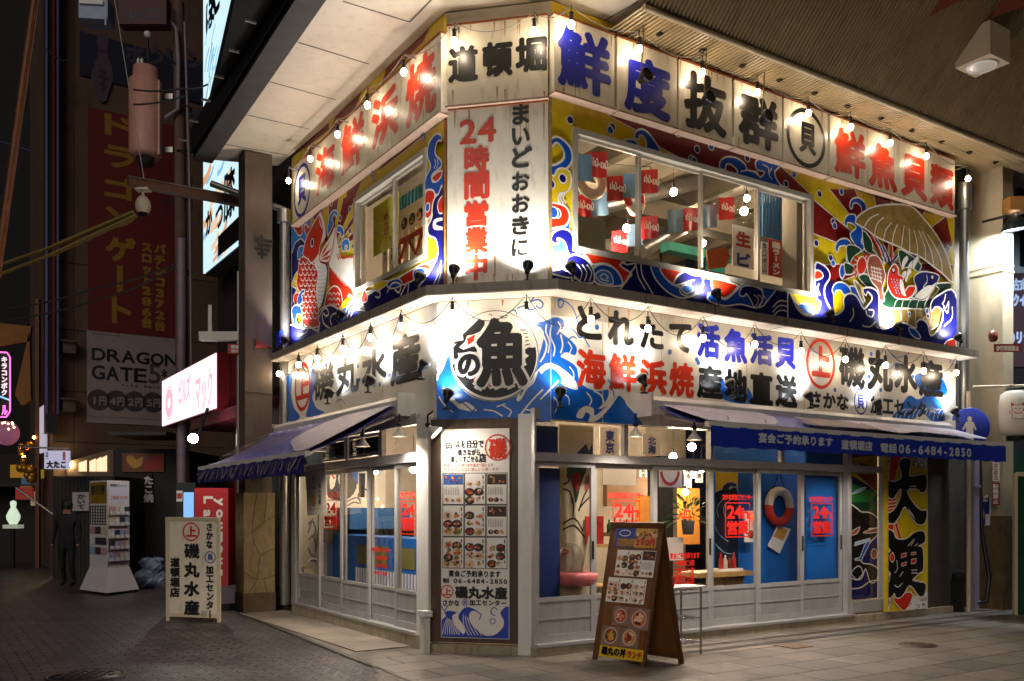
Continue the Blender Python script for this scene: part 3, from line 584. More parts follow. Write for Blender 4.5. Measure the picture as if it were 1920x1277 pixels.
# ---- alley side mural
M = Art(FL, band(FL, LL-.02, (vl0, vl1, vz0, vz1)))
M.raw = True; M.poly(P_Y, [(0, ZL1), (LL, ZL1), (LL, ZTOP), (0, ZTOP)]); M.raw = False
ZL = (530, 380, .20356); ZW = (660, 180, .2978); ZT = (380, 0, .329)
M.T = ZT   # stripes above the sign
for q in ([(1310, 130), (1255, 240), (1020, 480), (1080, 290), (1180, 145)], [(930, 470), (860, 640), (710, 780), (770, 640), (860, 540)], [(720, 680), (720, 740), (590, 840), (500, 900), (510, 860)]): M.poly(P_R, q)
M.poly(P_R, [(1390, 140), (1395, 620), (1372, 640), (1360, 470)])
M.T = ZW
M.poly(P_R, [(590, 80), (590, 140), (440, 260), (330, 350), (160, 480), (230, 380), (330, 240)], out=P_W, w=.014)
M.poly(P_R, [(60, 490), (90, 470), (0, 680), (-40, 700), (-30, 600)])
M.T = ZL; C_ = (450, 470)
for p, q in (((270, 110), (360, 40)), ((420, -20), (520, -60)), ((560, -40), (680, -60)), ((690, 60), (690, 140)), ((690, 240), (690, 320))):
    M.wedge(P_R, C_, p, q); M.line(P_W, [p, C_], .012, 1); M.line(P_W, [q, C_], .012, 1)
M.poly(P_V, [(85, 215), (170, 175), (240, 150), (280, 260), (200, 330), (85, 350)])
M.poly(P_C, [(80, 225), (125, 265), (150, 305), (180, 290), (185, 240), (175, 180), (215, 130), (255, 135), (262, 190), (240, 230), (222, 200), (200, 220), (215, 290), (235, 350), (200, 400), (80, 460)], 4, P_W, .022)
M.poly(P_N, [(75, 520), (100, 430), (125, 365), (175, 335), (210, 380), (215, 440), (180, 520), (150, 560), (160, 620), (120, 660), (90, 760), (130, 800), (110, 860), (110, 940), (75, 1300), (75, 600)], 4, P_W, .02)
M.poly(P_C, [(140, 470), (155, 410), (195, 400), (205, 440), (175, 480), (165, 520), (145, 520)], 4, P_W, .018)
M.poly(P_Y, [(105, 690), (135, 640), (160, 640), (165, 700), (120, 725)], 4, P_W, .016)
M.poly(P_V, [(105, 870), (130, 830), (170, 850), (160, 930), (115, 935)], 4, P_W, .02)
for q in ([(425, 190), (440, 110), (480, 70), (512, 90), (500, 130), (480, 105), (462, 150), (470, 200), (445, 260), (415, 300)], [(505, 225), (530, 210), (560, 235), (570, 290), (545, 320), (535, 280), (510, 270)], [(545, 400), (560, 350), (600, 330), (622, 370), (615, 440), (595, 440), (600, 400), (580, 400), (575, 450), (555, 440)]): M.poly(P_C, q, 5, P_W, .02)
for c in ((535, 145), (625, 262), (625, 60), (655, 400), (455, 5)): M.circ(P_N, c, .04, P_W, .014)
# carp: tail, belly, body, fin, head
M.poly(P_W, [(440, 330), (495, 215), (505, 330), (525, 450), (560, 520), (665, 510), (670, 860), (560, 950), (440, 800), (430, 600)], 3)
M.poly(P_V, [(440, 600), (470, 640), (540, 720), (610, 820), (600, 880), (560, 950), (440, 800)], 3)
for k in range(14):
    x = 445+k*14; M.line(P_V, [(x, 600+k*14), (x+12, 680+k*10), (x+45, 760+k*9)], .02, 3)
for k in range(9): M.line(P_V, [(505+k*18, 470+k*4), (520+k*18, 525-k*2), (528+k*18, 490)], .016, 1)
M.poly(P_V, [(400, 900), (440, 800), (500, 770), (545, 830), (555, 930), (500, 1000), (400, 1000)], 4, P_W, .02)
for i in range(3):
    for j in range(3): M.line(P_W, [(430+j*36, 850+i*50), (445+j*36, 830+i*50), (462+j*36, 855+i*50)], .014, 3)
M.poly(P_V, [(165, 540), (190, 500), (250, 515), (285, 560), (335, 500), (350, 700), (340, 900), (365, 1130), (290, 1150), (200, 1115), (190, 900), (140, 760), (150, 640)], 4, P_W, .016)
M.poly(P_W, [(300, 560), (360, 470), (400, 560), (420, 590), (412, 700), (395, 860), (355, 985), (330, 960), (318, 800), (330, 650)], 4)
for k in range(10): M.line(P_LB, [(330, 600+k*36), (370, 606+k*36), (405, 598+k*34)], .008, 3)
for i in range(11):
    for j in range(4):
        x, y = 175+j*38+(i % 2)*16+max(0, i-3)*3, 555+i*50
        M.line(P_W, [(x-12, y-14), (x-4, y+14), (x+14, y+12), (x+20, y-16)], .016, 3)
M.line(P_N, [(410, 560), (430, 640), (415, 760), (380, 930), (350, 985)], .03); M.line(P_N, [(440, 560), (448, 650), (440, 760)], .02)
M.poly(P_W, [(358, 480), (400, 390), (450, 320), (498, 215), (490, 330), (470, 430), (450, 520), (420, 555), (362, 540)], 3, P_V, .02)
for q in ([(360, 500), (400, 440), (455, 350)], [(365, 515), (420, 470), (470, 420)], [(370, 528), (420, 515), (455, 490)]): M.poly(P_V, [q[0], (q[1][0], q[1][1]-14), q[2], (q[1][0]+6, q[1][1]+14)], 0)
M.poly(P_R, [(355, 535), (425, 560), (425, 578), (360, 552)])
M.poly(P_W, [(340, 130), (370, 85), (400, 190), (412, 310), (370, 400), (355, 470), (385, 300), (380, 190)], 3, P_V, .012)
M.poly(P_V, [(212, 410), (240, 310), (300, 195), (348, 118), (372, 160), (388, 250), (382, 320), (360, 400), (350, 470), (285, 555), (245, 520), (202, 485)], 4, P_W, .02)
M.circ(P_W, (288, 372), .075, P_K, .012, ry=.075); M.circ(P_K, (288, 370), .045, ry=.05); M.line(P_W, [(250, 515), (285, 560), (350, 490)], .02); M.line(P_W, [(350, 130), (360, 190), (378, 240)], .016)
# surf
M.poly(P_N, [(70, 1330), (70, 1150), (100, 1130), (200, 1160), (350, 1140), (340, 1060), (360, 990), (420, 955), (470, 950), (540, 985), (580, 1000), (640, 930), (700, 900), (820, 840), (1500, 500), (1500, 900), (70, 1500)], 3, P_W, .02)
M.poly(P_B, [(100, 990), (130, 950), (180, 960), (190, 1040), (150, 1030), (140, 1100), (180, 1130), (200, 1080), (190, 1150), (130, 1140), (110, 1080)], 4, P_W, .02)
M.poly(P_B, [(150, 930), (160, 860), (200, 800), (222, 825), (190, 850), (200, 900), (180, 940)], 4, P_W, .018)
for q in ([(350, 1060), (380, 1000), (420, 975), (440, 1030), (410, 1045), (395, 1020), (380, 1060), (400, 1120), (450, 1160)], [(470, 1130), (455, 1080), (480, 1030), (540, 1020)], [(170, 1220), (230, 1200), (250, 1150)], [(260, 1140), (330, 1180), (350, 1140)], [(330, 1220), (350, 1180), (355, 1130)]): M.line(P_W, q, .024)
M.poly(P_Y, [(560, 930), (620, 880), (650, 890), (600, 960), (560, 985)], 3); M.poly(P_B, [(540, 1060), (600, 960), (690, 900), (720, 830), (640, 950), (580, 1100)], 3)
for k in range(3): M.line(P_W, [(580+k*30, 1080-k*8), (620+k*24, 960+k*20), (700, 910+k*36), (770+k*4, 960+k*20)], .022)
M.T = ZW
M.poly(P_V, [(300, 1160), (400, 1090), (470, 1060), (520, 1075), (470, 1120), (340, 1190)], 3, P_W, .018); M.poly(P_B, [(230, 1180), (300, 1150), (330, 1190), (260, 1215)], 3, P_W, .016); M.poly(P_Y, [(150, 1180), (220, 1165), (240, 1180), (170, 1230)], 3, P_W, .016); M.poly(P_V, [(80, 1240), (100, 1225), (110, 1290), (70, 1300)], 3, P_W, .016)
for q in ([(100, 1240), (150, 1225), (190, 1240), (185, 1270), (160, 1265)], [(235, 1240), (270, 1180), (320, 1190), (310, 1240), (285, 1220)], [(320, 1260), (350, 1200), (370, 1180), (365, 1250)]): M.line(P_W, q, .022)
# right column beside the window
M.poly(P_B, [(490, 380), (500, 300), (540, 245), (575, 250), (580, 285), (560, 285), (545, 310), (540, 370), (575, 410), (575, 450), (520, 500), (530, 545), (590, 470), (590, 620), (480, 600), (480, 520), (510, 450)], 4, P_W, .022)
for x in (535, 550): M.line(P_W, [(x, 400), (x+8, 430), (x-4, 460)], .014)
M.poly(P_V, [(518, 520), (545, 490), (580, 475), (575, 515), (540, 545)], 4, P_W, .018); M.poly(P_V, [(478, 610), (530, 600), (535, 660), (510, 760), (478, 765)], 3, P_W, .022); M.circ(P_B, (492, 705), .05, P_W, .014)
M.poly(P_N, [(520, 720), (530, 660), (560, 620), (592, 605), (592, 1200), (430, 1210), (470, 1160), (520, 1080), (555, 1000), (545, 910), (500, 880), (492, 830), (520, 765)], 4, P_W, .022)
M.poly(P_V, [(555, 690), (570, 650), (592, 640), (592, 730), (565, 740)], 3, P_W, .018); M.poly(P_W, [(525, 805), (545, 775), (592, 770), (592, 785), (555, 795), (545, 815), (592, 830), (592, 845), (535, 845)], 3)
M.poly(P_B, [(440, 1200), (470, 1120), (480, 1090), (420, 1090), (400, 1130)], 3, P_W, .018)
for x in (0, 25): M.line(P_W, [(530+x, 1190), (560+x*.6, 1120), (580, 1040+x)], .014)
M.T = ZT; M.circ(P_K, (1372, 655), .035, P_W, .014)
M.T = ZW
for c in ((460, 240), (468, 270), (140, 490), (148, 520), (285, 318)): M.circ(P_LB, c, .028, P_N, .01)
M.build('mural', REST)
# corner trim: coloured strips between the faces
b = MB()
b.fbox(FC, -.012, .02, ZL1, 6.0, -.1, .012, mat('rusty_trim', '#A0612A', .6, .3, 12)); b.fbox(FC, -.012, .02, 6.0, 6.85, -.1, .012, P_Y)
b.build('corner_trim', REST); b = MB(); b.fbox(FC, CL-.02, CL+.012, ZL1, 5.9, -.1, .012, mat('cream_trim', '#B89A5A', .6, .3, 12, stain='#8A4A20')); b.fbox(FC, CL-.016, CL+.016, 5.95, 6.7, -.1, .0125, P_R); b.build('corner_trim', REST)
# ---- tall painted board by the drainpipe
bx0, bx1 = FR.a(1660), FR.a(1736); bz0, bz1 = .12, 2.5
b = MB(); b.fbox(FR, bx0, bx1, bz0, bz1, -.03, .03, mat('board_edge', '#B59A1A', .5, .1, 6)); o = b.build('painted_board'); tag(o, 'tall yellow board with big black brushed characters beside the last glazed panel', 'sign board')
ZB = (1580, 840, .26627); M = Art(FR, [(bx0, bx1, bz0, bz1)], .031); M.d0 = .03
M.T = ZB
M.raw = True; M.poly(P_Y, [(bx0, bz0), (bx1, bz0), (bx1, bz1), (bx0, bz1)]); M.raw = False
for q in ([(285, 40), (330, 40), (320, 230), (285, 230)], [(490, 50), (590, 50), (590, 150), (500, 120)], [(285, 1060), (340, 1060), (310, 1230), (285, 1230)], [(470, 1050), (590, 1010), (590, 1130), (430, 1140)]):
    M.poly(P_W, q)
    xs = [p[0] for p in q]; ys = [p[1] for p in q]
    for k in range(26):
        x, y = rnd.uniform(min(xs)+4, max(xs)-6), rnd.uniform(min(ys)+4, max(ys)-6); M.line(P_N, [(x-6, y+5), (x, y-6), (x+7, y+5)], .009, 2)
M.poly(P_V, [(330, 40), (480, 40), (470, 120), (400, 70), (360, 230), (318, 240)], out=P_W, w=.012)
for k in range(5): M.poly(P_V, [(312, 360+k*24), (368, 352+k*24), (365, 372+k*24), (312, 380+k*24)], out=P_W, w=.008)
M.poly(P_V, [(310, 540), (350, 530), (350, 580), (310, 580)], out=P_W, w=.01); M.poly(P_V, [(355, 520), (372, 525), (410, 640), (390, 655)], out=P_W, w=.01)
M.poly(P_V, [(350, 1060), (400, 1030), (470, 1015), (480, 1060), (430, 1145), (380, 1110)], 3, P_W, .014)
for o_, mm in ((7, P_W), (0, P_K)):
    for q in ([(388, 100), (428, 70), (470, 95), (460, 200), (560, 188), (582, 215), (575, 300), (540, 312), (520, 290), (445, 300), (480, 380), (540, 440), (582, 445), (570, 525), (520, 535), (470, 480), (428, 410), (390, 480), (350, 530), (305, 515), (300, 470), (350, 440), (395, 360), (405, 290), (370, 320), (345, 355), (305, 330), (300, 230), (345, 240), (405, 215), (398, 150)],
              [(298, 580), (345, 590), (370, 640), (440, 640), (500, 595), (562, 590), (570, 660), (520, 690), (555, 710), (558, 850), (530, 880), (480, 930), (540, 945), (575, 960), (565, 1030), (530, 1040), (465, 965), (410, 1040), (370, 1052), (355, 1020), (330, 1052), (292, 1040), (296, 940), (330, 880), (296, 850), (298, 760), (330, 720), (300, 680)]):
        if o_: M._line(mm, cr([M.to(p) for p in q], 3), .03, True)
        else: M.poly(mm, q, 3)
for q in ([(405, 745), (440, 738), (436, 765), (402, 772)], [(475, 735), (508, 732), (506, 750), (472, 752)], [(475, 785), (508, 775), (506, 810), (472, 815)], [(402, 815), (442, 800), (436, 825), (405, 832)]): M.poly(P_V, q, 0, P_W, .008)
for q in ([(460, 272), (510, 268)], [(455, 288), (508, 284)], [(388, 295), (402, 290)], [(440, 430), (500, 500)], [(455, 430), (490, 480)], [(470, 690), (495, 640), (450, 690)], [(500, 690), (520, 670)], [(390, 905), (415, 870)], [(475, 860), (515, 858)], [(475, 880), (515, 880)], [(495, 920), (540, 945), (560, 935)], [(355, 965), (380, 980), (410, 950)], [(300, 900), (325, 890), (310, 960)], [(355, 880), (375, 850), (370, 790)]): M.line(P_W, q, .012, 2)
M.poly(P_V, [(320, 770), (340, 735), (355, 770), (340, 805)], 3, P_W, .01)
M.build('painting', o)
# ---- painting behind the fixed glazed panel
b = MB(); px0, px1 = A(1594), A(1652); b.fbox(FR, px0, px1, .3, 2.5, DGR-.09, DGR-.06, WALLM); o = b.build('painted_panel', REST)
M = Art(FR, [(px0, px1, .3, 2.5)], DGR-.058); M.d0 = DGR-.06; M.T = ZB
M.poly(P_N, [(40, -80), (260, -80), (260, 1200), (40, 1200)]); M.poly(P_G, [(40, 260), (260, 330), (260, 600), (40, 600)]); M.poly(mat('leaf_green_paint', '#2E7A34', .5, .2, 6), [(40, 240), (250, 320), (180, 380), (40, 380)])
M.poly(P_Y, [(40, -60), (260, 40), (260, 335), (190, 270), (40, 180), (40, 60), (260, 45)]); M.poly(P_R, [(90, 180), (260, 180), (260, 330)], out=P_W, w=.01); M.poly(P_R, [(40, 20), (260, 20), (260, 50), (40, 70)]); M.poly(P_Y, [(40, 70), (260, 55), (260, 170), (40, 170)])
M.line(P_K, [(120, 110), (150, 125), (240, 140)], .02, 2); M.poly(P_LB, [(60, 325), (110, 290), (165, 275), (120, 310)], 2, P_W, .008)
M.poly(P_K, [(40, 430), (90, 420), (130, 450), (190, 455), (250, 500), (250, 560), (180, 570), (250, 600), (180, 680), (130, 800), (200, 820), (250, 860), (230, 940), (190, 940), (160, 850), (130, 920), (70, 920), (40, 860)], 3, P_W, .016)
M.poly(P_F, [(60, 590), (120, 555), (100, 600), (60, 615)], 2, P_W, .01); M.poly(P_F, [(150, 590), (250, 560), (250, 590), (160, 600)], 2, P_W, .01); M.circ(P_F, (220, 745), .07, P_W, .01)
M.poly(P_B, [(85, 780), (120, 770), (150, 690), (185, 640), (195, 655), (130, 790), (85, 790)], 0, P_W, .012); M.poly(P_LB, [(80, 690), (85, 665), (190, 635), (185, 655)], 0, P_W, .01)
M.line(P_W, [(40, 990), (120, 985), (190, 940), (250, 930)], .016); M.line(P_W, [(100, 930), (60, 880), (110, 830), (140, 880), (100, 930)], .014); M.line(P_W, [(55, 1060), (80, 1090), (85, 1140)], .014)
M.build('painting', o)
# ---------------- signboards ----------------
ORD = ['first', 'second', 'third', 'fourth', 'fifth', 'sixth', 'seventh', 'eighth', 'ninth', 'tenth', 'eleventh', 'twelfth', 'thirteenth', 'fourteenth', 'fifteenth', 'sixteenth']
TRIMM = mat('sign_edge', '#C9B79A', .5, .15, 6, stain='#8A4A20', samt=.6)
def rust_runs(mb, f, a0, a1, z0, z1, d, n):
    for i in range(n):
        a = rnd.uniform(a0, a1); l = rnd.uniform(.05, .22)*(z1-z0); top = rnd.random() < .7; w = rnd.uniform(.004, .016)
        zz = z1 if top else z0+l; mb.add([f.P(a-w, zz, d), f.P(a+w, zz, d), f.P(a+w*.2, zz-l, d), f.P(a-w*.2, zz-l, d)], [(0, 1, 2, 3)], STREAK)
STREAK = mat('rust_streak', '#B08A58', .6, .3, 12)
def signboard(f, a0, a1, z0, z1, d0, d1, label, m=SIGN, n=6, seams=(), shelf=True, group=None):
    a0, a1 = min(a0, a1), max(a0, a1)
    t = thing('signboard', f.P((a0+a1)/2, z0, d1), label, 'signboard', group)
    mb = MB(); mb.fbox(f, a0, a1, z0, z1, d0, d1, m); rust_runs(mb, f, a0+.02, a1-.02, z0+.01, z1-.01, d1+.0008, n)
    for s in seams: mb.fbox(f, s-.006, s+.006, z0, z1, d1-.005, d1+.002, TRIMM)
    mb.build('panel', t)
    mb = MB(); mb.fbox(f, a0, a1, z1, z1+.018, d0, d1+.012, RUST if n > 4 else TRIMM)
    if shelf: mb.fbox(f, a0-.01, a1+.01, z0-.02, z0, d0, d1+.035, mat('pink_shelf_trim', '#A08674', .5, .15, 8, stain='#8A4A20'))
    mb.build('frame', t); return t
D1 = .09
zt1 = FR.z(1041, 26, D1); zb1 = FR.z(1042, 172, D1)
UP = []
desc = [('鮮', 1039, 1152, (1046, 41, 1145, 187), LET_B, 'square sign with a blue fish character, nearest the corner'), ('度', 1157, 1269, (1171, 97, 1257, 229), LET_B, 'square sign with the second blue character of the upper row'),
        ('抜', 1273, 1372, (1283, 128, 1362, 259), LET_K, 'square sign with a black character next to the blue ones'), ('群', 1377, 1466, (1385, 169, 1459, 287), LET_K, 'square sign with a dense black character left of the black ring sign')]
for ch, p0_, p1_, c, m, lb in desc:
    t = signboard(FR, FR.a(p0_, D1), FR.a(p1_, D1), zb1, zt1, .0, D1, lb); MB().text(FR, ch, c, D1+.002, m, .03, fit=True).build('lettering', t); UP.append(t)
def ringed(f, ch, c, r, d, m, cc, bold, w, ry=None, mk=None):
    mb = MB(); a, z = f.uv(c[0], c[1], d); ry = ry or r
    mb.line(f, [(a+r*math.cos(math.pi*i/18), z+ry*math.sin(math.pi*i/18)) for i in range(36)], d, w, m, True)
    mb.text(f, ch, cc, d+.0005, mk or m, bold, fit=True); return mb
t = signboard(FR, FR.a(1470, D1), FR.a(1552, D1), zb1, zt1, 0, D1, 'square sign with a shell character inside a thick black ring'); ringed(FR, '貝', (1512, 259), .35, D1+.002, LET_K, (1499, 226, 1530, 293), .018, .055).build('lettering', t)
t = signboard(FR, FR.a(1557, D1), FR.a(1790, D1), zb1, zt1, 0, D1, 'long sign with four red characters at the far end of the upper row', seams=(FR.a(1627, D1), FR.a(1686, D1), FR.a(1741, D1)), n=14)
mb = MB()
for ch, c in (('鮮', (1565, 236, 1623, 339)), ('魚', (1629, 263, 1682, 362)), ('貝', (1690, 286, 1738, 379)), ('類', (1744, 305, 1788, 396))): mb.text(FR, ch, c, D1+.002, LET_R, .03, fit=True)
mb.build('lettering', t)
# alley side
zt2 = FL.z(824, 64, D1); zb2 = FL.z(830, 208, D1)
t = signboard(FL, FL.a(827, D1), FL.a(549, D1), zb2, zt2, 0, D1, 'long slanting sign with red characters and a blue ring on the alley side', seams=[FL.a(q, D1) for q in (752, 690, 638, 588)], n=10)
mb = MB()
for ch, c in (('海', (592, 292, 628, 343)), ('鮮', (640, 243, 683, 297)), ('浜', (697, 195, 747, 245)), ('焼', (761, 133, 817, 199))): mb.text(FL, ch, c, D1+.002, LET_R, .032, fit=True)
ob = ringed(FL, '貝', (566, 357), .32, D1+.002, LET_B, (558.5, 336, 573.5, 375), .018, .05, .36); ob.build('lettering', t); mb.build('lettering', t)
# chamfered corner
a0c, a1c = FC.a(838, .06), FC.a(1027, .06); zc = FC.z(930, 192, .06)
t = signboard(FC, a0c, a1c, zc, 6.72, 0, .06, 'wide white sign with three black characters at the top of the corner', n=12)
mb = MB()
for ch, c in (('道', (841, 90, 896, 150)), ('頓', (905, 82, 961, 140)), ('堀', (967, 73, 1025, 131))): mb.text(FC, ch, c, .062, LET_K, .027, fit=True)
mb.build('lettering', t)
t = signboard(FC, a0c, a1c, ZL1+.01, zc-.035, 0, .045, 'tall white board with red and black vertical writing on the corner', n=16, shelf=False)
mb = MB()
for ch, c in (('2', (862, 226, 893, 268)), ('4', (896, 222, 930, 264)), ('時', (871, 276, 917, 319)), ('間', (871, 325, 917, 371)), ('営', (871, 379, 915, 422)), ('業', (872, 428, 914, 473)), ('中', (872, 479, 913, 524))): mb.text(FC, ch, c, .047, LET_R, .021, fit=True)
mb.build('lettering', t); mb = MB()
for ch, c in (('ま', (961, 196, 992, 232)), ('い', (960, 241, 993, 270)), ('ど', (960, 277, 998, 312)), ('お', (960, 325, 993, 356)), ('お', (960, 366, 993, 397)), ('き', (960, 407, 992, 439)), ('に', (960, 449, 990, 480))): mb.text(FC, ch, c, .047, LET_K, .02, fit=True)
mb.build('lettering', t)
# ---- broad lower signs under the ledge
DLL = .065; zlo, zhi = 2.5, ZL0-.002
tR = signboard(FR, 0.003, FR.a(1792, .0), zlo, zhi, -.1, 0, 'broad lower sign of black, red and blue writing on the long side', m=SIGN2, n=14, shelf=False, seams=(FR.a(1130), FR.a(1240), FR.a(1400), FR.a(1508)))
mb = MB(); BD = .03
for ch, c in (('と', (1081, 573, 1128, 638)), ('れ', (1140, 581, 1188, 650)), ('た', (1200, 598, 1244, 656)), ('て', (1255, 604, 1296, 662)), ('産', (1307, 684, 1355, 749)), ('地', (1359, 691, 1401, 754)), ('直', (1406, 697, 1449, 760)), ('送', (1454, 702, 1495, 765)), ('磯', (1573, 647, 1622, 729)), ('丸', (1626, 655, 1674, 735)), ('水', (1677, 664, 1720, 738)), ('産', (1723, 673, 1768, 746))): mb.text(FR, ch, c, .002, LET_K, BD, fit=True)
mb.text(FR, 'さかな', (1516, 731, 1592, 771), .002, LET_K, .012); mb.text(FR, '加工センター', (1632, 741, 1758, 787), .002, LET_K, .011)
mb.build('lettering', tR); mb = MB()
for ch, c in (('海', (1081, 653, 1136, 730)), ('鮮', (1142, 662, 1193, 735)), ('浜', (1200, 673, 1250, 741)), ('焼', (1255, 678, 1301, 746))): mb.text(FR, ch, c, .002, LET_R, BD, fit=True)
mb.build('lettering', tR); mb = MB()
for ch, c in (('活', (1307, 605, 1350, 673)), ('魚', (1358, 615, 1401, 682)), ('活', (1406, 624, 1449, 686)), ('貝', (1454, 632, 1492, 693))): mb.text(FR, ch, c, .002, LET_B, BD, fit=True)
mb.build('lettering', tR)
ringed(FR, '上', (1539, 682), .27, .002, LET_R, (1522, 647, 1557, 708), .026, .045, .31).build('crest', tR); ringed(FR, '貝', (1614, 753), .135, .002, LET_B, (1607, 739, 1621, 768), .008, .022, .17).build('crest', tR)
ringed(FR, '日', (1765, 783), .035, .002, LET_K, (1762, 780, 1768, 787), .002, .008).build('trade_mark', tR)
tL = signboard(FL, FL.a(813, DLL), FL.a(541, DLL), zlo+.05, zhi, -.1, DLL, 'broad lower sign with red crest and four black characters on the alley side', m=SIGN2, n=8, shelf=False, seams=(FL.a(640, DLL), FL.a(718, DLL)))
mb = MB()
for ch, c in (('磯', (588, 690, 626, 744)), ('丸', (630, 679, 673, 732)), ('水', (678, 665, 726, 713)), ('産', (732, 637, 788, 710))): mb.text(FL, ch, c, DLL+.002, LET_K, .036, fit=True)
mb.build('lettering', tL); ringed(FL, '上', (567, 725), .3, DLL+.002, LET_R, (554, 708, 581, 743), .03, .055, .33).build('crest', tL)
tC = signboard(FC, FC.a(819), CL-.003, zlo-.02, zhi, -.1, 0, 'corner sign with round black fish crest over blue waves', m=SIGN2, n=6, shelf=False)
# waves running round the corner
Z5 = (780, 500, .27083)
SEA = mat('sign_wave_blue', '#0D5FBE', .35, .18, 5, coat=.3, fine=.08); LNE = mat('sign_wave_line', '#2A5CA8', .4, .1, 5)
def sea(f, clip, d, parent):
    M = Art(f, clip, d); M.T = Z5
    M.poly(SEA, [(120, 1100), (150, 790), (185, 720), (225, 620), (262, 600), (330, 860), (540, 935), (760, 850), (850, 620), (885, 450), (800, 400), (755, 378), (880, 380), (960, 350), (1022, 372), (1020, 430), (985, 440), (1060, 500), (1112, 560), (1100, 612), (1040, 592), (1000, 622), (1050, 650), (1112, 700), (1130, 790), (1185, 840), (1260, 862), (1330, 852), (1322, 920), (1262, 985), (1330, 960), (1400, 890), (1460, 960), (1500, 1150)], 3)
    M.poly(P_W, [(700, 900), (830, 730), (930, 665), (1080, 760), (1120, 850), (1040, 830), (960, 770), (930, 720), (880, 760), (850, 720), (820, 800), (770, 850), (720, 930)], 3); M.line(LNE, [(720, 890), (830, 715), (932, 655), (1070, 740)], .014)
    M.poly(SEA, [(830, 790), (930, 700), (1010, 780), (960, 850), (900, 900), (830, 960), (800, 900)], 3)
    for q in ([(720, 1030), (800, 930), (880, 850)], [(860, 920), (920, 860), (985, 790)], [(880, 470), (905, 540), (890, 610), (860, 660)], [(940, 400), (930, 480), (960, 560), (950, 620)], [(1000, 470), (1015, 540), (1000, 600)], [(1180, 870), (1215, 920), (1200, 960)], [(1230, 860), (1280, 890), (1300, 940)]): M.line(P_W, q, .018)
    M.poly(P_W, [(1110, 1040), (1130, 990), (1180, 965), (1230, 985), (1240, 1030), (1340, 950), (1405, 880), (1390, 920), (1330, 990), (1260, 1060), (1190, 1080), (1205, 1030), (1175, 1010), (1150, 1050)], 4); M.line(LNE, [(1290, 1060), (1360, 960), (1400, 900), (1450, 950)], .016, 1)
    M.poly(P_W, [(190, 830), (250, 900), (300, 950), (345, 935), (400, 970), (420, 1000), (300, 985), (200, 880)], 2); M.line(LNE, [(150, 860), (185, 820), (390, 1000)], .014, 1); M.line(LNE, [(350, 1040), (450, 950), (520, 940)], .016, 1)
    for q in ([(140, 640), (150, 590), (140, 575), (115, 600), (120, 650), (150, 690)], [(150, 740), (140, 715), (110, 730), (115, 770), (150, 800)], [(160, 640), (200, 600), (215, 640)], [(640, 320), (680, 300), (700, 330)], [(700, 290), (760, 270), (790, 300), (830, 290)], [(790, 250), (830, 200), (900, 180), (990, 190)], [(800, 240), (850, 230), (880, 260), (860, 290), (830, 270)], [(975, 240), (1000, 220), (1020, 250), (1000, 285), (985, 265), (1000, 230), (1060, 260), (1100, 320), (1120, 390)], [(1040, 410), (1090, 440), (1130, 490), (1160, 490), (1200, 560)], [(1060, 500), (1085, 485), (1110, 500)], [(1025, 640), (1010, 665), (1040, 675), (1050, 655)], [(1330, 780), (1360, 850), (1370, 900)]): M.line(LNE, q, .014)
    for q in ([(770, 400), (820, 440), (850, 500)], [(980, 380), (1000, 420), (975, 470)], [(905, 400), (900, 450), (925, 520), (915, 600)], [(1050, 520), (1075, 560), (1060, 600)], [(1060, 690), (1090, 740), (1085, 800)], [(600, 960), (660, 1000), (640, 1040)], [(470, 990), (540, 1000), (600, 1035)], [(160, 900), (200, 960), (260, 1010)], [(560, 970), (620, 950)], [(760, 990), (800, 1000), (790, 1040)], [(1000, 880), (1050, 900), (1060, 960)], [(950, 900), (980, 950), (960, 1010)]): M.line(P_W, q, .014, 4)
    for c in ((1250, 420), (1755, 590)): M.circ(LNE, c, .03)
    M.build('painting', parent)
sea(FC, [(FC.a(819), CL-.003, zlo-.02, zhi)], .002, tC); sea(FR, [(.003, 2.4, zlo, zhi)], .0006, tR)
# wave sketches at both ends
M = Art(FR, [(.01, LR, zlo, zhi)], .0007); Z6 = (1240, 540, .35417); M.T = Z6
M.poly(SEA, [(1220, 690), (1260, 640), (1310, 570), (1360, 590), (1420, 560), (1480, 610), (1500, 700), (1440, 710), (1380, 660), (1330, 700), (1260, 720)], 4); M.poly(SEA, [(1340, 480), (1380, 450), (1480, 470), (1510, 560), (1400, 570)], 4); M.poly(SEA, [(310, 500), (330, 480), (345, 530), (450, 520), (480, 610), (330, 590)], 4)
for k in range(12): x = 1240+k*22; M.line(P_W, [(x, 700-k % 3*10), (x+14, 650), (x+34, 640)], .012, 3)
for q in ([(1210, 430), (1240, 400), (1270, 420), (1260, 450)], [(1300, 350), (1340, 330), (1370, 360)], [(1480, 360), (1500, 330), (1525, 350), (1530, 400)], [(1220, 350), (1250, 370), (1290, 355)]): M.line(LNE, q, .012)
for c in ((195, 395), (187, 380), (43, 340), (1110, 350), (918, 540), (1100, 470), (1160, 540), (1330, 470)): M.circ(LNE, c, .03)
M.build('painting', tR)
M = Art(FL, [(FL.a(813, DLL), FL.a(541, DLL), zlo+.05, zhi)], DLL+.0007); M.d0 = DLL; M.T = (360, 540, .28185)
M.poly(SEA, [(640, 600), (670, 580), (660, 700), (680, 800), (720, 860), (640, 880)], 3); M.poly(SEA, [(790, 560), (830, 540), (840, 640), (800, 720), (830, 800), (880, 830), (760, 860), (780, 760)], 3)
for q in ([(740, 470), (790, 440), (830, 470), (810, 500)], [(700, 500), (660, 540), (650, 600)], [(1000, 660), (1030, 640), (1050, 670), (1020, 690)], [(960, 760), (990, 740), (1020, 770)], [(1200, 600), (1220, 640), (1210, 660)]): M.line(LNE, q, .012)
for c in ((1105, 520), (1310, 575), (1115, 610), (1250, 640)): M.circ(LNE, c, .028)
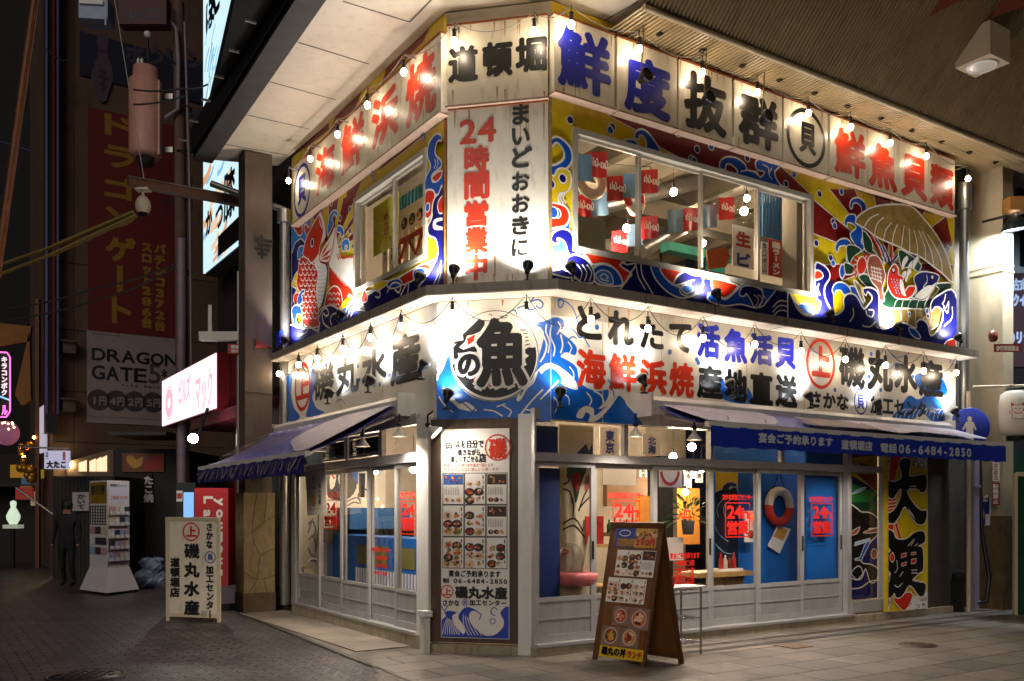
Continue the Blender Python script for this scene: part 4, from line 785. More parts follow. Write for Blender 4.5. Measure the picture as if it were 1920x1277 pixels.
M.build('painting', tL)
# round crest: fish character cut out of black
M = Art(FC, [(FC.a(819), CL-.003, zlo, zhi)], .008); M.T = Z5; c = (540, 618)
M.circ(P_W, c, .487, n=48); M.ring(P_K, c, .48, .008, 48)
M.poly(P_K, [(258, 560), (285, 530), (262, 545), (270, 520), (330, 510), (325, 470), (440, 360), (478, 380), (470, 440), (400, 470), (355, 480), (340, 520), (300, 560), (330, 575), (420, 545), (425, 590), (290, 600), (300, 640), (260, 640)], 0)
ann = [(c[0]+295*math.cos(q), c[1]+290*math.sin(q)) for q in [math.radians(x) for x in range(-12, 172, 6)]]+[(c[0]+(225+18*math.sin(i*2.3))*math.cos(q), c[1]+(215+20*math.sin(i*1.7))*math.sin(q)) for i, q in enumerate([math.radians(x) for x in range(168, -14, -6)])]
M.poly(P_K, ann, 0)
for i in range(4): M.line(P_K, [(505+i*14, 330+i*14), (560+i*12, 345+i*12), (640-i*8, 340+i*15)], .009, 3)
for i in range(6): M.line(P_K, [(720+i*10, 440+i*26), (765+i*6, 440+i*24)], .012, 1)
M.poly(P_V, [(355, 500), (410, 470), (400, 520), (360, 545)]); M.poly(P_V, [(430, 540), (465, 550), (445, 600)]); M.poly(P_V, [(400, 760), (440, 770), (450, 830), (400, 800)]); M.poly(P_V, [(520, 770), (600, 800), (580, 835), (500, 830)]); M.poly(P_V, [(450, 650), (480, 650), (470, 690), (445, 690)])
o = M.build('crest', tC)
mb = MB(); mb.text(FC, '魚', (894, 600, 988, 722), .0125, P_W, .055, fit=2); mb.text(FC, 'の', (858, 666, 900, 704), .0125, P_W, .035, fit=2)
mb.text(FC, '魚', (896, 602, 986, 720), .0165, P_K, .03, fit=2); mb.text(FC, 'の', (860, 667, 898, 703), .0165, P_K, .017, fit=2); mb.build('lettering', tC)
# ---------------- lamps: bare bulbs on cords, spot lamps, clamp lamps ----------------
BULB = glow('lit_bulb', '#FFE6C4', 36); SOCK = mat('lamp_socket_black', '#1A1714', .45, .1, 8); SOCKG = mat('lamp_socket_grey', '#6E685E', .4, .1, 8, metal=.5)
BR = .036
def make_bulb(loc, label, group, arm=None, base=None):
    t = thing('bulb_lamp', loc, label, 'light bulb', group); c = Vector(loc)
    b = MB(); b.ball(c, BR, BULB, 10, 1.15); b.build('bulb', t)
    b = MB(); b.lathe(c, [(.012, .034), (.022, .042), (.022, .10), (.016, .115), (.03, .12), (.012, .135)], SOCK, n=10); b.tube([c+Vector((0, 0, .13)), c+Vector((0, 0, .2))], .005, CABLE, 6); b.build('socket', t)
    if arm:
        b = MB(); top = c+Vector((0, 0, .19)); e = top-arm*base
        b.tube([e, top, top+Vector((0, 0, -.05))], .009, STEEL, 8); b.build('bracket', t)
    return t
def at(f, px, py, d): return f.P(*f.uv(px, py, d), d)
GU, GLW = 'bare bulbs along the upper signs', 'bare bulbs under the ledge'
UB = {}
for key, f, d, pts, lab in (('R', FR, .24, [(1071, 46), (1199, 92), (1317, 136), (1420, 174), (1516, 212), (1595, 238), (1669, 268), (1737, 293), (1815, 335)], 'lit bulb above the long upper signs, {} from the corner'),
                            ('L', FL, .24, [(757, 135), (689, 197), (633, 252), (582, 298), (541, 339)], 'lit bare bulb above the slanting alley side sign, {} from the corner'),
                            ('C', FC, .24, [(852, 78), (1002, 59)], 'lit bare bulb over the {} edge of the corner top sign')):
    UB[key] = []
    for i, (px, py) in enumerate(pts):
        p = at(f, px, py, d); lb = lab.format(ORD[i] if key != 'C' else ('alley side', 'long side')[i]); make_bulb(p, lb, GU, f.n, .24); UB[key].append(p)
LB = {}
for key, f, d, pts, lab in (('R', FR, .2, [(1108, 599), (1215, 616), (1318, 634), (1415, 646), (1502, 659), (1585, 674), (1660, 685), (1732, 696), (1793, 699)], 'lit bulb under the ledge before the long lower sign, {} from the corner'),
                            ('L', FL, .22, [(752, 612), (695, 633), (643, 654), (595, 672), (560, 684), (523, 701)], 'lit bulb hanging under the ledge on the alley side, {} from the corner'),
                            ('C', FC, .2, [(848, 589), (987, 589)], 'lit bulb hanging under the ledge at the {} of the round crest')):
    LB[key] = []
    for i, (px, py) in enumerate(pts):
        p = at(f, px, py, d); lb = lab.format(ORD[i] if key != 'C' else ('left', 'right')[i]); t = make_bulb(p, lb, GLW); LB[key].append(p)
def swag(pts, sag, name, label, r=.0045, m=CABLE, loop=0.):
    b = MB(); path = []
    for i in range(len(pts)-1):
        p, q = Vector(pts[i]), Vector(pts[i+1])
        for k in range(10):
            s = k/10; v = p.lerp(q, s); v.z -= sag*4*s*(1-s)*(1+.25*math.sin(i*2.1)); path.append(v)
    path.append(Vector(pts[-1])); b.tube(path, r, m, 5); return tag(b.build(name), label, 'cable')
up = Vector((0, 0, .2))
swag([p+up for p in UB['R']], .1, 'lamp_cable', 'pale cable sagging between the bulbs of the long upper signs', m=CABLEW); swag([p+up for p in UB['L']], .08, 'lamp_cable', 'pale cable linking the bulbs above the slanting alley sign', m=CABLEW)
swag([UB['L'][0]+up, UB['C'][0]+up, UB['C'][1]+up, UB['R'][0]+up], .12, 'lamp_cable', 'pale cable sagging across the corner top sign', m=CABLEW)
def tops(L): return [Vector((p.x, p.y, ZL0-.01)) for p in L]
swag(tops(LB['L'][::-1]+LB['C']+LB['R']), .26, 'lamp_cable', 'dark cable looping from bulb to bulb under the whole ledge')
b = MB()
# spot lamp: base, bracket, finned head, lens; built once, copied
LENS = glow('lit_lens', '#F4F6FF', 22)
def make_spot(name, tilt, label, cat, power, col, ang, white=True, blend=.6, lens=LENS):
    t = thing(name, (0, 0, 0), label, cat)
    b = MB(); b.lathe((0, 0, 0), [(0, 0), (.045, 0), (.045, .012), (.02, .02), (.012, .03), (.012, .1)], BLACKM, n=12); b.build('base', t)
    ax = Vector((0, math.cos(tilt), math.sin(tilt))); c = Vector((0, 0, .12))
    b = MB(); b.lathe(c-ax*.05, [(0, 0), (.022, 0), (.026, .03), (.034, .05), (.034, .07), (.05, .08), (.06, .12), (.06, .135), (.054, .135)], BLACKM, ax, 14)
    if white: b.lathe(c-ax*.05, [(.0605, .115), (.066, .118), (.066, .14), (.055, .141)], mat('lamp_rim_pale', '#C8C2B4', .4, .1, 8), ax, 14)
    h = b.build('head', t)
    b = MB(); b.lathe(c-ax*.05, [(0, .128), (.053, .128)], lens, ax, 14); b.build('lens', h)
    l = bpy.data.lights.new('spot_light', 'SPOT'); l.energy = power; l.color = col; l.spot_size = R(ang); l.spot_blend = blend; l.shadow_soft_size = .03
    lo = bpy.data.objects.new('spot_light', l); COL.objects.link(lo); lo.parent = t; lo.location = c+ax*.11; lo.rotation_euler = ax.to_track_quat('-Z', 'Y').to_euler()
    return t
ROTZ = {'R': R(33.1), 'C': R(-11.9), 'L': R(-56.9)}; FF = {'R': FR, 'C': FC, 'L': FL}
S1 = make_spot('spot_lamp', R(60), 'x', 'spot lamp', 33, (1, .96, .9), 150); S1['group'] = 'spot lamps standing on the ledge'
ch1 = kids(S1); first = True
for k, px, d, w in (('C', 850, .24, 'before the red vertical writing'), ('C', 989, .24, 'before the black vertical writing'), ('R', 1074, .24, 'below the near end of the long window'), ('R', 1347, .24, 'below the middle of the long window'), ('R', 1560, .24, 'below the waves left of the painted shell'), ('R', 1688, .24, 'below the painted shell'), ('R', 1800, .24, 'at the far end of the ledge by the drainpipe'), ('L', 783, .24, 'below the alley window'), ('L', 635, .24, 'below the tail of the painted carp'), ('L', 530, .24, 'at the alley end of the ledge')):
    f = FF[k]; p = f.P(f.a(px, d), ZL1, d); lb = 'black spot lamp on the ledge '+w
    if first: S1.location = p; S1.rotation_euler = (0, 0, ROTZ[k]); S1['label'] = lb; first = False
    else: dup(S1, p, ROTZ[k], lb, ch1)
S2 = make_spot('spot_lamp', R(58), 'x', 'spot lamp', 8, (.93, .96, 1), 120); S2['group'] = 'spot lamps shining up at the lower signs'; ch2 = kids(S2); first = True
for k, px, py, d, w in (('L', 790, 712, .3, 'on the near end of the alley awning box'), ('L', 690, 737, .3, 'on the middle of the alley awning box'), ('L', 614, 758, .3, 'on the far part of the alley awning box'), ('C', 838, 768, .22, 'left of the round crest'), ('C', 1050, 765, .22, 'right of the round crest, by the corner'), ('R', 1208, 738, .24, 'on the near end of the long awning box'), ('R', 1373, 746, .24, 'on the long awning box below the black writing'), ('R', 1520, 766, .24, 'on the long awning box below the red ring'), ('R', 1649, 778, .24, 'on the long awning box below the small writing'), ('R', 1794, 792, .22, 'past the far end of the long awning box')):
    f = FF[k]; p = at(f, px, py, d); lb = 'black spot lamp '+w
    if first: S2.location = p; S2.rotation_euler = (0, 0, ROTZ[k]); S2['label'] = lb; first = False
    else: dup(S2, p, ROTZ[k], lb, ch2)
# dark spot heads held out in front of the upper signs (unlit)
def off_spot(px, py, label):
    p = at(FR, px, py, .34); t = thing('spot_lamp', p, label, 'spot lamp', 'unlit spot lamps before the upper signs'); ax = Vector((.3, .2, -.9)).normalized()
    b = MB(); ax = (-FR.n+Vector((0, 0, -.25))).normalized()*-1; b.lathe(p-ax*.06, [(0, 0), (.04, 0), (.06, .05), (.075, .1), (.082, .13), (.07, .135), (.066, .12)], BLACKM, ax, 18); h = b.build('head', t)
    b = MB(); b.lathe(p-ax*.06, [(0, .121), (.068, .121)], mat('dark_lens', '#4A4438', .12, .2, 20, metal=.6), ax, 18); b.build('lens', h)
    top = FR.P(FR.uv(px, py, .34)[0], zt1+.06, .34); b = MB(); b.tube([FR.P(FR.uv(px, py, .34)[0], zt1+.03, .05), top, p-ax*.05], .008, SOCKG, 6); b.build('bracket', t)
for px, py, w in ((1207, 146, 'second blue character'), (1325, 187, 'third character sign'), (1434, 222, 'fourth character sign')): off_spot(px, py, 'dark round spot lamp held out before the '+w)
# clamp lamps with white reflectors shining down over the doors
CLAMPL = glow('lit_reflector', '#FFE8C8', 10)
def clamp(p, label, tilt=(0, 0, -1), power=34):
    t = thing('clamp_lamp', p, label, 'clamp lamp', 'clamp lamps with white reflectors'); ax = Vector(tilt).normalized(); p = Vector(p)
    b = MB(); b.lathe(p, [(.015, -.09), (.02, -.04), (.03, -.02), (.085, .05), (.088, .055), (.08, .052), (.03, .0)], mat('reflector_white', '#D8D2C4', .4, .05, 8), ax, 16); h = b.build('shade', t)
    b = MB(); b.lathe(p, [(0, .044), (.072, .044)], CLAMPL, ax, 16); b.build('lens', h)
    b = MB(); b.tube([p-ax*.08, p-ax*.08+Vector((0, 0, .1)), p+Vector((0, 0, .2))], .012, BLACKM, 6); b.ball(p-ax*.08, .03, BLACKM, 8); b.build('clamp', t)
    l = bpy.data.lights.new('clamp_light', 'SPOT'); l.energy = power; l.color = (1, .9, .78); l.spot_size = R(140); l.spot_blend = .7; l.shadow_soft_size = .05
    lo = bpy.data.objects.new('clamp_light', l); COL.objects.link(lo); lo.parent = t; lo.location = ax*.06; lo.rotation_euler = ax.to_track_quat('-Z', 'Y').to_euler()
clamp(at(FL, 749, 810, .3), 'clamp lamp with white shade over the alley doors'); clamp(at(FC, 812, 806, .16), 'tilted clamp lamp beside the tall menu', tuple(Vector((.75, -.1, -.7))), 16); clamp(at(FR, 1192, 810, .3), 'clamp lamp hanging left of the long awning'); clamp(at(FR, 1302, 816, .62), 'clamp lamp under the near end of the long awning')
for k, (px, d) in enumerate(((1420, .55), (1520, .55), (1640, .55))): clamp(FR.P(FR.a(px, d), 2.36, d), 'clamp lamp under the long awning, %s from its far end' % ORD[2-k])
for k, (px, d) in enumerate(((600, .6), (680, .5))): clamp(FL.P(FL.a(px, d), 2.32, d), 'clamp lamp under the alley awning, %s from its far end' % ORD[k])
# ---------------- soffit over the corner, arcade roof ----------------
def hz(px, py, z): t = (z-EH)*F/(YH-py); return Vector(((px-960)/F*t, t, z))
ZS = 6.92
SOFF = mat('soffit_panel', '#C6B9A6', .55, .06, 3, stain='#8A7860', samt=.25); SEAM = mat('soffit_seam', '#5A5044', .7, .1, 8)
oA, oB = hz(607, 2, ZS), hz(400, 300, ZS); od = (oA-oB).normalized(); iB = hz(521, 311, ZS)
rA, rB = hz(1150, 52, ZS), hz(1217, 2, ZS); rdir = -V
mb = MB(); pts = [oB, oA+od*7, rA+rdir*9, rA+V*.9, Vector((PR.x, PR.y, ZS))-FC.n*.2, Vector((PL.x, PL.y, ZS))-FC.n*.2, iB]
n = len(pts); vs = [(p.x, p.y, ZS) for p in pts]+[(p.x, p.y, ZS+.2) for p in pts]
mb.add(vs, [tuple(range(n)), tuple(range(n, 2*n))]+[(i, (i+1) % n, (i+1) % n+n, i+n) for i in range(n)], SOFF)
def seam(p, q, w=.012):
    t = (q-p).normalized(); s = Vector((-t.y, t.x, 0))*w; z = Vector((0, 0, -.002)); mb.quad(p-s+z, q-s+z, q+s+z, p+s+z, SEAM)
for a, b in (((559, 79), (692, 120)), ((505, 153), (630, 187)), ((462, 215), (581, 242)), ((419, 270), (541, 291)), ((643, 2), (768, 41)), ((768, 41), (806, 2)), ((1112, 51), (1197, 2))):
    p, q = hz(*a, ZS), hz(*b, ZS); seam(p, q if b != (806, 2) else p+(q-p)*6)
mb.build('soffit', REST)
mb = MB(); sd = Vector((-od.y, od.x, 0)); sd = sd if sd.x < 0 else -sd; EAV = mat('eaves_dark', '#0E0D10', .7, .3, 6); p, q = oB, oA+od*7
mb.hexa([p+sd*.02+Vector((0, 0, -.06)), q+sd*.02+Vector((0, 0, -.06)), q+sd*.3+Vector((0, 0, -.06)), p+sd*.3+Vector((0, 0, -.06)), p+sd*.02+Vector((0, 0, .4)), q+sd*.02+Vector((0, 0, .4)), q+sd*.3+Vector((0, 0, .4)), p+sd*.3+Vector((0, 0, .4))], mat('fascia_grey', '#34302E', .7, .3, 5))
E1, E2 = hz(374, 288, 7.2), hz(440, 2, 7.2); ed = (E2-E1).normalized(); E2 = E2+ed*6; uz = Vector((0, 0, .4))
mb.hexa([p+sd*.34, q+sd*.34, E2, E1, p+sd*.34+uz, q+sd*.34+uz, E2+uz*.5, E1+uz*.5], EAV)
for k in range(16):
    c = p+(q-p)*(k+.5)/16; mb.box(c+sd*.52+Vector((0, 0, .07)), .12, .025, .025, STEEL, math.atan2(sd.y, sd.x))
mb.build('eaves', REST)
CORR = mat('corrugated_sheet', '#6E5A3C', .5, .16, 2, stain='#3A2E20', samt=.4); 
AR = thing('arcade_roof', FR.P(8, 6.9, .4), 'brown corrugated arcade roof sloping up from above the upper signs', 'roof')
fsl = Face(FR.P(0, 6.80, .61), U, FR.n+Vector((0, 0, 1.0)), (FR.n*-1+Vector((0, 0, 1))).normalized()*-1)
def corrugated(name, fn, a0, a1, pitch, m):
    mb = MB(); k = int((a1-a0)/pitch)*4; rows = []
    for i in range(k+1):
        a = a0+pitch*((i//4)+(0, .42, .5, .92)[i % 4]); h = (.011, .011, -.011, -.011)[i % 4]; rows.append((fn(a, 0, h), fn(a, 1, h)))
    vs = [p for r in rows for p in r]; mb.add(vs, [(2*i, 2*i+2, 2*i+3, 2*i+1) for i in range(k)], m, False); return mb.build(name, AR)
corrugated('roof_sheet', lambda a, t, h: FR.P(a, 6.80-h, -.1+t*.71), .75, 17, .056, mat('corrugated_sheet_lit', '#94805E', .5, .12, 2))  # flat strip's sheet coloured paler for the brighter light on it
corrugated('roof_sheet', lambda a, t, h: fsl.P(a, t*7.5, h), .75, 17, .056, CORR)
mb = MB(); mb.tube([FR.P(.75, 6.78, .61), FR.P(18, 6.78, .61)], .03, mat('corrugated_edge', '#9A8868', .5, .1, 5), 8)
for a in (1.25, 1.9, 2.55, 3.2, 3.85, 4.5, 5.2, 5.9, 6.6, 7.3, 8.0): mb.box(FR.P(a, 6.77, .3), .05, .05, .02, CABLE, R(33)); mb.tube([FR.P(a-.03, 6.78, .28), FR.P(a, 6.75, .3), FR.P(a+.03, 6.78, .33)], .008, CABLE, 5)
mb.build('edge_strip', AR)
mb = MB(); mb.hexa([FR.P(a, z, d) for z, d0, d1 in ((6.95, -.1, -.1),) for a, d in ((.75, -.1), (18, -.1), (18, .45), (.75, .45))]+[FR.P(a, 14, d) for a, d in ((.75, -.1), (18, -.1), (18, 0), (.75, 0))], DARK); mb.build('wall_above', AR)
c = fsl.P(*fsl.uv(1842, 78), 0); c.z -= .12
L1 = thing('downlight_box', c, 'square box lamp with round lens fixed to the corrugated roof', 'ceiling lamp'); b = MB(); b.box(c+Vector((0, 0, .02)), .46, .46, .42, mat('lamp_box_beige', '#A08E72', .5, .08, 6), R(33)); b.build('housing', L1)
b = MB(); b.lathe(c+Vector((0, 0, -.19)), [(.0, -.012), (.15, -.012)], mat('lamp_lens_grey', '#B8B4AC', .2, .05, 5), n=24); b.lathe(c+Vector((0, 0, -.19)), [(.15, -.016), (.185, -.016), (.185, .002)], WHITEP, n=24); b.build('lens', L1)
b = MB(); FN = Face((0, 6.2, 0), (1, 0, 0)); q = [FN.uv(*p) for p in ((1742, 32), (1800, -60), (1880, -20), (1790, 6))]; b.prism(FN, q, 0, .004, mat('rust_red_cloth', '#7A3418', .8, .2, 6)); tag(b.build('pennant'), 'dark red cloth pennant hanging from the arcade roof at the top', 'pennant')
b = MB(); q = [FN.uv(*p) for p in ((1858, 34), (1885, -20), (1990, -60), (1990, -10))]; b.prism(FN, q, 0, .004, mat('rust_red_cloth', '#7A3418')); tag(b.build('pennant'), 'orange brown cloth pennant nearest the top right lamp box', 'pennant')

# ---------------- awnings ----------------
FAB = mat('awning_fabric_blue', '#6266B4', .5, .12, 3, fine=.1); VAL = mat('awning_valance_blue', '#1E34A8', .55, .1, 4, fine=.1); PRT = mat('awning_print_and_sheen', '#B4AEC6', .5, .15, 5, fine=.1); PRB = mat('awning_print_brown', '#8A7C74', .6, .2, 8); VALL = mat('awning_valance_dark', '#2A2870', .6, .25, 6)
def awning(f, a0, a1, zw, dw, zf, df, label, seed):
    t = thing('awning', f.P((a0+a1)/2, zf, df), label, 'awning')
    b = MB(); pr = [(dw-.16, zw-.02), (dw-.16, zw+.1), (dw-.1, zw+.15), (dw, zw+.15), (dw+.05, zw+.1), (dw+.05, zw), (dw, zw-.05)]
    for i in range(len(pr)):
        (d0, z0), (d1, z1) = pr[i], pr[(i+1) % len(pr)]; b.quad(f.P(a0, z0, d0), f.P(a1, z0, d0), f.P(a1, z1, d1), f.P(a0, z1, d1), WHITEP)
    for a in (a0, a1): b.add([f.P(a, z, d) for d, z in pr], [tuple(range(len(pr)))], WHITEP)
    for a in (a0-.03, a1): b.hexa([f.P(a+x, z, d) for z in (zw-.08, zw+.18) for x, d in ((0, dw-.18), (.03, dw-.18), (.03, dw+.08), (0, dw+.08))], WHITEP)
    b.build('cassette', t)
    up = f.P(0, zf+.03, df)-f.P(0, zw+.05, dw+.03); L_ = up.length; fc = Face(f.P(0, zw+.05, dw+.03), f.ax, up, None); 
    if fc.n.z < 0: fc.n = -fc.n
    b = MB(); N_ = 24; A0, A1 = a0+.1, a1-.06; vs = []; fs = []
    for j in range(5):
        for i in range(N_+1):
            s = j/4; vs.append(fc.P(A0+(A1-A0)*i/N_, L_*s, -.055*4*s*(1-s)+(.008*math.sin(i*1.7)+.006*math.sin(i*.6+s*5))*(.3+s)*(1-.4*s)))
    for j in range(4):
        for i in range(N_): k = j*(N_+1)+i; fs.append((k, k+1, k+N_+2, k+N_+1))
    b.add(vs, fs, FAB, True); b.add([Vector(v)-fc.n*.004 for v in vs], fs, FAB, True); cn = b.build('canopy', t)
    b = MB(); b.fbox(f, A0-.03, A1+.03, zf-.01, zf+.045, df-.03, df+.03, WHITEP); b.build('front_bar', t)
    for a in (A0+.15, A1-.15):
        b = MB(); b.tube([f.P(a, zw-.06, dw), f.P(a+(.5 if a < (a0+a1)/2 else -.5), (zw+zf)/2-.06, (dw+df)/2), f.P(a, zf, df-.02)], .025, WHITEP, 8); b.build('arm', t)
    return t, fc, L_, A0, A1, cn
tA, fcR, LAr, A0, A1, cnR = awning(FR, 1.2, 7.0, 2.66, .18, 2.42, 1.0, 'long blue shop awning with white writing on its front flap', 1)
def valance(f, A0, A1, zt, zb, df, m, parent, fringe=0):
    b = MB(); N_ = int((A1-A0)/.06); vs = []
    for i in range(N_+1):
        a = A0+(A1-A0)*i/N_; w = .012*math.sin(i*.9)+.006*math.sin(i*2.3); vs += [f.P(a, zt, df), f.P(a, zb+.008*math.sin(i*1.3), df+w)]
    fs = [(2*i, 2*i+2, 2*i+3, 2*i+1) for i in range(N_)]; b.add(vs, fs, m, True); b.add([Vector(v)-f.n*.004 for v in vs], fs, m, True); return b.build('valance', parent)
vR = valance(FR, A0, A1, 2.42, 2.2, 1.03, VAL, tA)
b = MB(); WV = mat('white_awning_lettering', '#C9CCD8', .6, .05, 8)
for s, p, bd in (('宴会ご予約承ります', (1422, 811, 1562, 838), .006), ('道頓堀店', (1577, 824, 1636, 846), .006), ('電話', (1650, 830, 1682, 850), .006), ('06-6484-2850', (1684, 829, 1822, 859), .007)): b.text(FR, s, p, 1.05, WV, bd)
b.build('lettering', vR)
def print_on(fc, clip, cn, ops, M_=None):
    M = Art(fc, [clip], .02); M.raw = True; ops(M); M.build('print', cn)
def opsR(M):
    M.poly(PRT, [(A0+.05, .05), (A0+1.6, .06), (A0+1.1, LAr*.9), (A0+.05, LAr*.95)], 3); M.poly(PRT, [(A0+3.0, .1), (A0+5.6, .1), (A0+5.5, LAr*.8), (A0+4.2, LAr*.6), (A0+3.4, LAr*.85)], 3)
    for k in range(9): M.poly(PRB, [(A0+2.1+k*.13, .15+.1*(k % 3)), (A0+2.3+k*.13, .2), (A0+2.2+k*.13, .6), (A0+2.05+k*.13, .5)], 2)
    for k in range(8): M.line(P_N, [(A0+.3+k*.6, .2), (A0+.6+k*.6, .45), (A0+.4+k*.6, .7)], .02)
print_on(fcR, (A0+.02, A1-.02, .02, LAr-.02), cnR, opsR)
tB, fcL, LAl, A0, A1, cnL = awning(FL, .62, 5.15, 2.68, .2, 2.13, 1.29, 'faded blue shop awning over the alley side doors', 2)
vL = valance(FL, A0, A1, 2.13, 1.93, 1.32, VALL, tB)
M = Art(FL, [(A0, A1, 1.935, 2.125)], 1.335); M.raw = True
for k in range(60):
    a = A0+.03+k*.073; s_ = rnd.uniform(.05, .3); M.line((PRB, PRB, PRT)[k % 3], [(a, rnd.uniform(2.07, 2.12)), (a+s_*.5, 2.02), (a+s_, rnd.uniform(1.94, 1.99))], rnd.uniform(.006, .024), 3)
M.build('print', vL)
def opsL(M):
    M.poly(PRT, [(A0+.03, .03), (A0+1.5, .04), (A0+1.8, LAl*.5), (A0+1.0, LAl*.8), (A0+.03, LAl*.97)], 3)  # pale near-end patch puts the cloth's glossy sheen into the colour
    for k in range(16): M.line(PRB, [(A0+1.9+k*.14, .3+.08*(k % 4)), (A0+2.0+k*.15, .55+.06*(k % 3)), (A0+1.9+k*.15, .9)], .04, 3)
    for k in range(5): M.line(PRT, [(A0+2.2+k*.4, .2), (A0+2.4+k*.4, .15), (A0+2.5+k*.4, .3)], .05, 3)
print_on(fcL, (A0+.02, A1-.02, .02, LAl-.02), cnL, opsL)

# ---------------- tall menu on the corner ----------------
FOOD = [mat('food_'+n, h, .5, .4, 40) for n, h in (('brown', '#7A3A1C'), ('orange', '#C8602A'), ('red', '#A82818'), ('dark', '#33201A'), ('golden', '#C89440'), ('pale', '#D8B8A0'), ('salmon', '#D07A5A'), ('green', '#5A7A38'))]
PAPER = mat('poster_paper', '#E4DED6', .4, .03, 6, coat=.1); INK = mat('print_ink', '#3A3634', .5, .1, 8); PINK = mat('print_red', '#B83024', .5, .1, 8); INKB = mat('print_blue', '#28388C', .5, .15, 8)
def dish(mb, f, a, z, r, d, plate=True):
    if plate:
        c = rnd.choice([PAPER, FOOD[3], FOOD[5]]); mb.add([f.P(a+r*1.15*math.cos(k*.5236), z+r*.95*math.sin(k*.5236), d) for k in range(12)], [tuple(range(12))], c)
    for i in range(5):
        m = rnd.choice(FOOD); x, y, q = a+rnd.uniform(-.5, .5)*r, z+rnd.uniform(-.4, .4)*r, r*rnd.uniform(.25, .5); w = rnd.uniform(.6, 1.5)
        mb.add([f.P(x+q*w*math.cos(k*.785)*rnd.uniform(.8, 1.1), y+q*.8*math.sin(k*.785), d+.0003*(i+1)) for k in range(8)], [tuple(range(8))], m)
def menu_card(mb, f, a0, a1, z0, z1, d, style):
    mb.quad(f.P(a0, z0, d), f.P(a1, z0, d), f.P(a1, z1, d), f.P(a0, z1, d), PAPER); w, h = a1-a0, z1-z0; d += .0006
    if style in (0, 2, 5):
        m = (mat('photo_blue', '#3A60A8', .5, .5, 30), FOOD[3], FOOD[3])[(0, 2, 5).index(style)]; mb.quad(f.P(a0+w*.02, z1-h*.36, d), f.P(a1-w*.02, z1-h*.36, d), f.P(a1-w*.02, z1-h*.02, d), f.P(a0+w*.02, z1-h*.02, d), m)
        for k in range(7): dish(mb, f, a0+w*rnd.uniform(.12, .88), z1-h*rnd.uniform(.1, .3), w*.11, d+.0004, False)
        for k in range(9): x = a0+w*(.08+k*.085); mb.quad(f.P(x, z0+h*.3, d), f.P(x+w*.022, z0+h*.3, d), f.P(x+w*.022, z0+h*rnd.uniform(.45, .58), d), f.P(x, z0+h*.58, d), INK)
        for k in range(3): dish(mb, f, a0+w*(.2+.28*k), z0+h*.14, w*.12, d)
    else:
        n = 3 if style != 6 else 4
        for r in range(n):
            for k in range(2): dish(mb, f, a0+w*(.25+.42*k)+rnd.uniform(-.02, .02)*w, z0+h*(.14+r*.8/n)+rnd.uniform(-.02, .02)*h, w*.215, d)
        for k in range(5): x = a1-w*.13; z = z1-h*(.06+.17*k); mb.quad(f.P(x, z-h*.12, d), f.P(x+w*.06, z-h*.12, d), f.P(x+w*.06, z, d), f.P(x, z, d), INK)
TM = thing('menu_board', FC.P(.25, .35, .02), 'tall white illustrated menu between the two white corner pillars', 'menu board')
fx = lambda px: FC.a(px, .012); fz = lambda py: FC.z(890, py, .012)
b = MB(); b.fbox(FC, fx(827), fx(955), fz(1197), fz(804), -.05, .012, PAPER); b.build('panel', TM)
b = MB(); g = []
for c in range(3):
    for r in range(3):
        x0, x1 = fx(831+c*41), fx(869+c*40.5); z1, z0 = fz(888+r*60), fz(945+r*60); b.quad(FC.P(x0-.008, z0-.008, .013), FC.P(x1+.008, z0-.008, .013), FC.P(x1+.008, z1+.008, .013), FC.P(x0-.008, z1+.008, .013), INK); menu_card(b, FC, x0, x1, z0, z1, .0136, r*3+c)
b.build('menu_card', TM)
b = MB(); d = .0135
for s, p, m, bd in (('魚', (833, 826, 851, 846), LET_K, .004), ('貝を自分で', (852, 825, 907, 840), LET_K, .003), ('焼きながら', (858, 842, 901, 854), LET_K, .0025), ('楽しくすごせる', (845, 855, 897, 867), LET_K, .002), ('店', (898, 850, 912, 867), LET_K, .004), ('鮮度バツグン海の幸が直送で届えます', (832, 869, 925, 875), PINK, 0), ('やすさでこんなに嬉しいと思います', (832, 877, 935, 883), PINK, 0), ('宴会ご予約承ります', (841, 1069, 939, 1083), LET_K, .003), ('電話 ', (830, 1084, 849, 1093), LET_K, .002), ('06-6484-2850', (850, 1083, 952, 1096), LET_K, .003), ('磯丸水産', (853, 1099, 952, 1124), LET_K, .008), ('さかな', (829, 1124, 862, 1137), LET_K, .003), ('加工センター', (880, 1124, 950, 1137), LET_K, .003)): b.text(FC, s, p, d, m, bd)
b.text(FC, '磯', (916, 822, 950, 860), d, LET_R, .008, fit=True); b.text(FC, '上', (831, 1102, 846, 1116), d, LET_R, .004, fit=True); b.text(FC, '貝', (868, 1126, 876, 1135), d, LET_B, .001, fit=True)
for c, r, m, w in (((933, 839), .135, LET_R, .014), ((838.5, 1109), .065, LET_R, .012), ((872, 1130), .035, LET_B, .006)):
    a, z = FC.uv(*c, d); b.line(FC, [(a+r*math.cos(k*.2618), z+r*math.sin(k*.2618)) for k in range(24)], d, w, m, True)
b.build('lettering', TM)
M = Art(FC, [(fx(828), fx(954), fz(1196), fz(1120))], .0131); M.d0 = .012; ZM = (820, 790, .3289); M.T = ZM; WB = mat('menu_wave_blue', '#1E3FA8', .45, .2, 8)
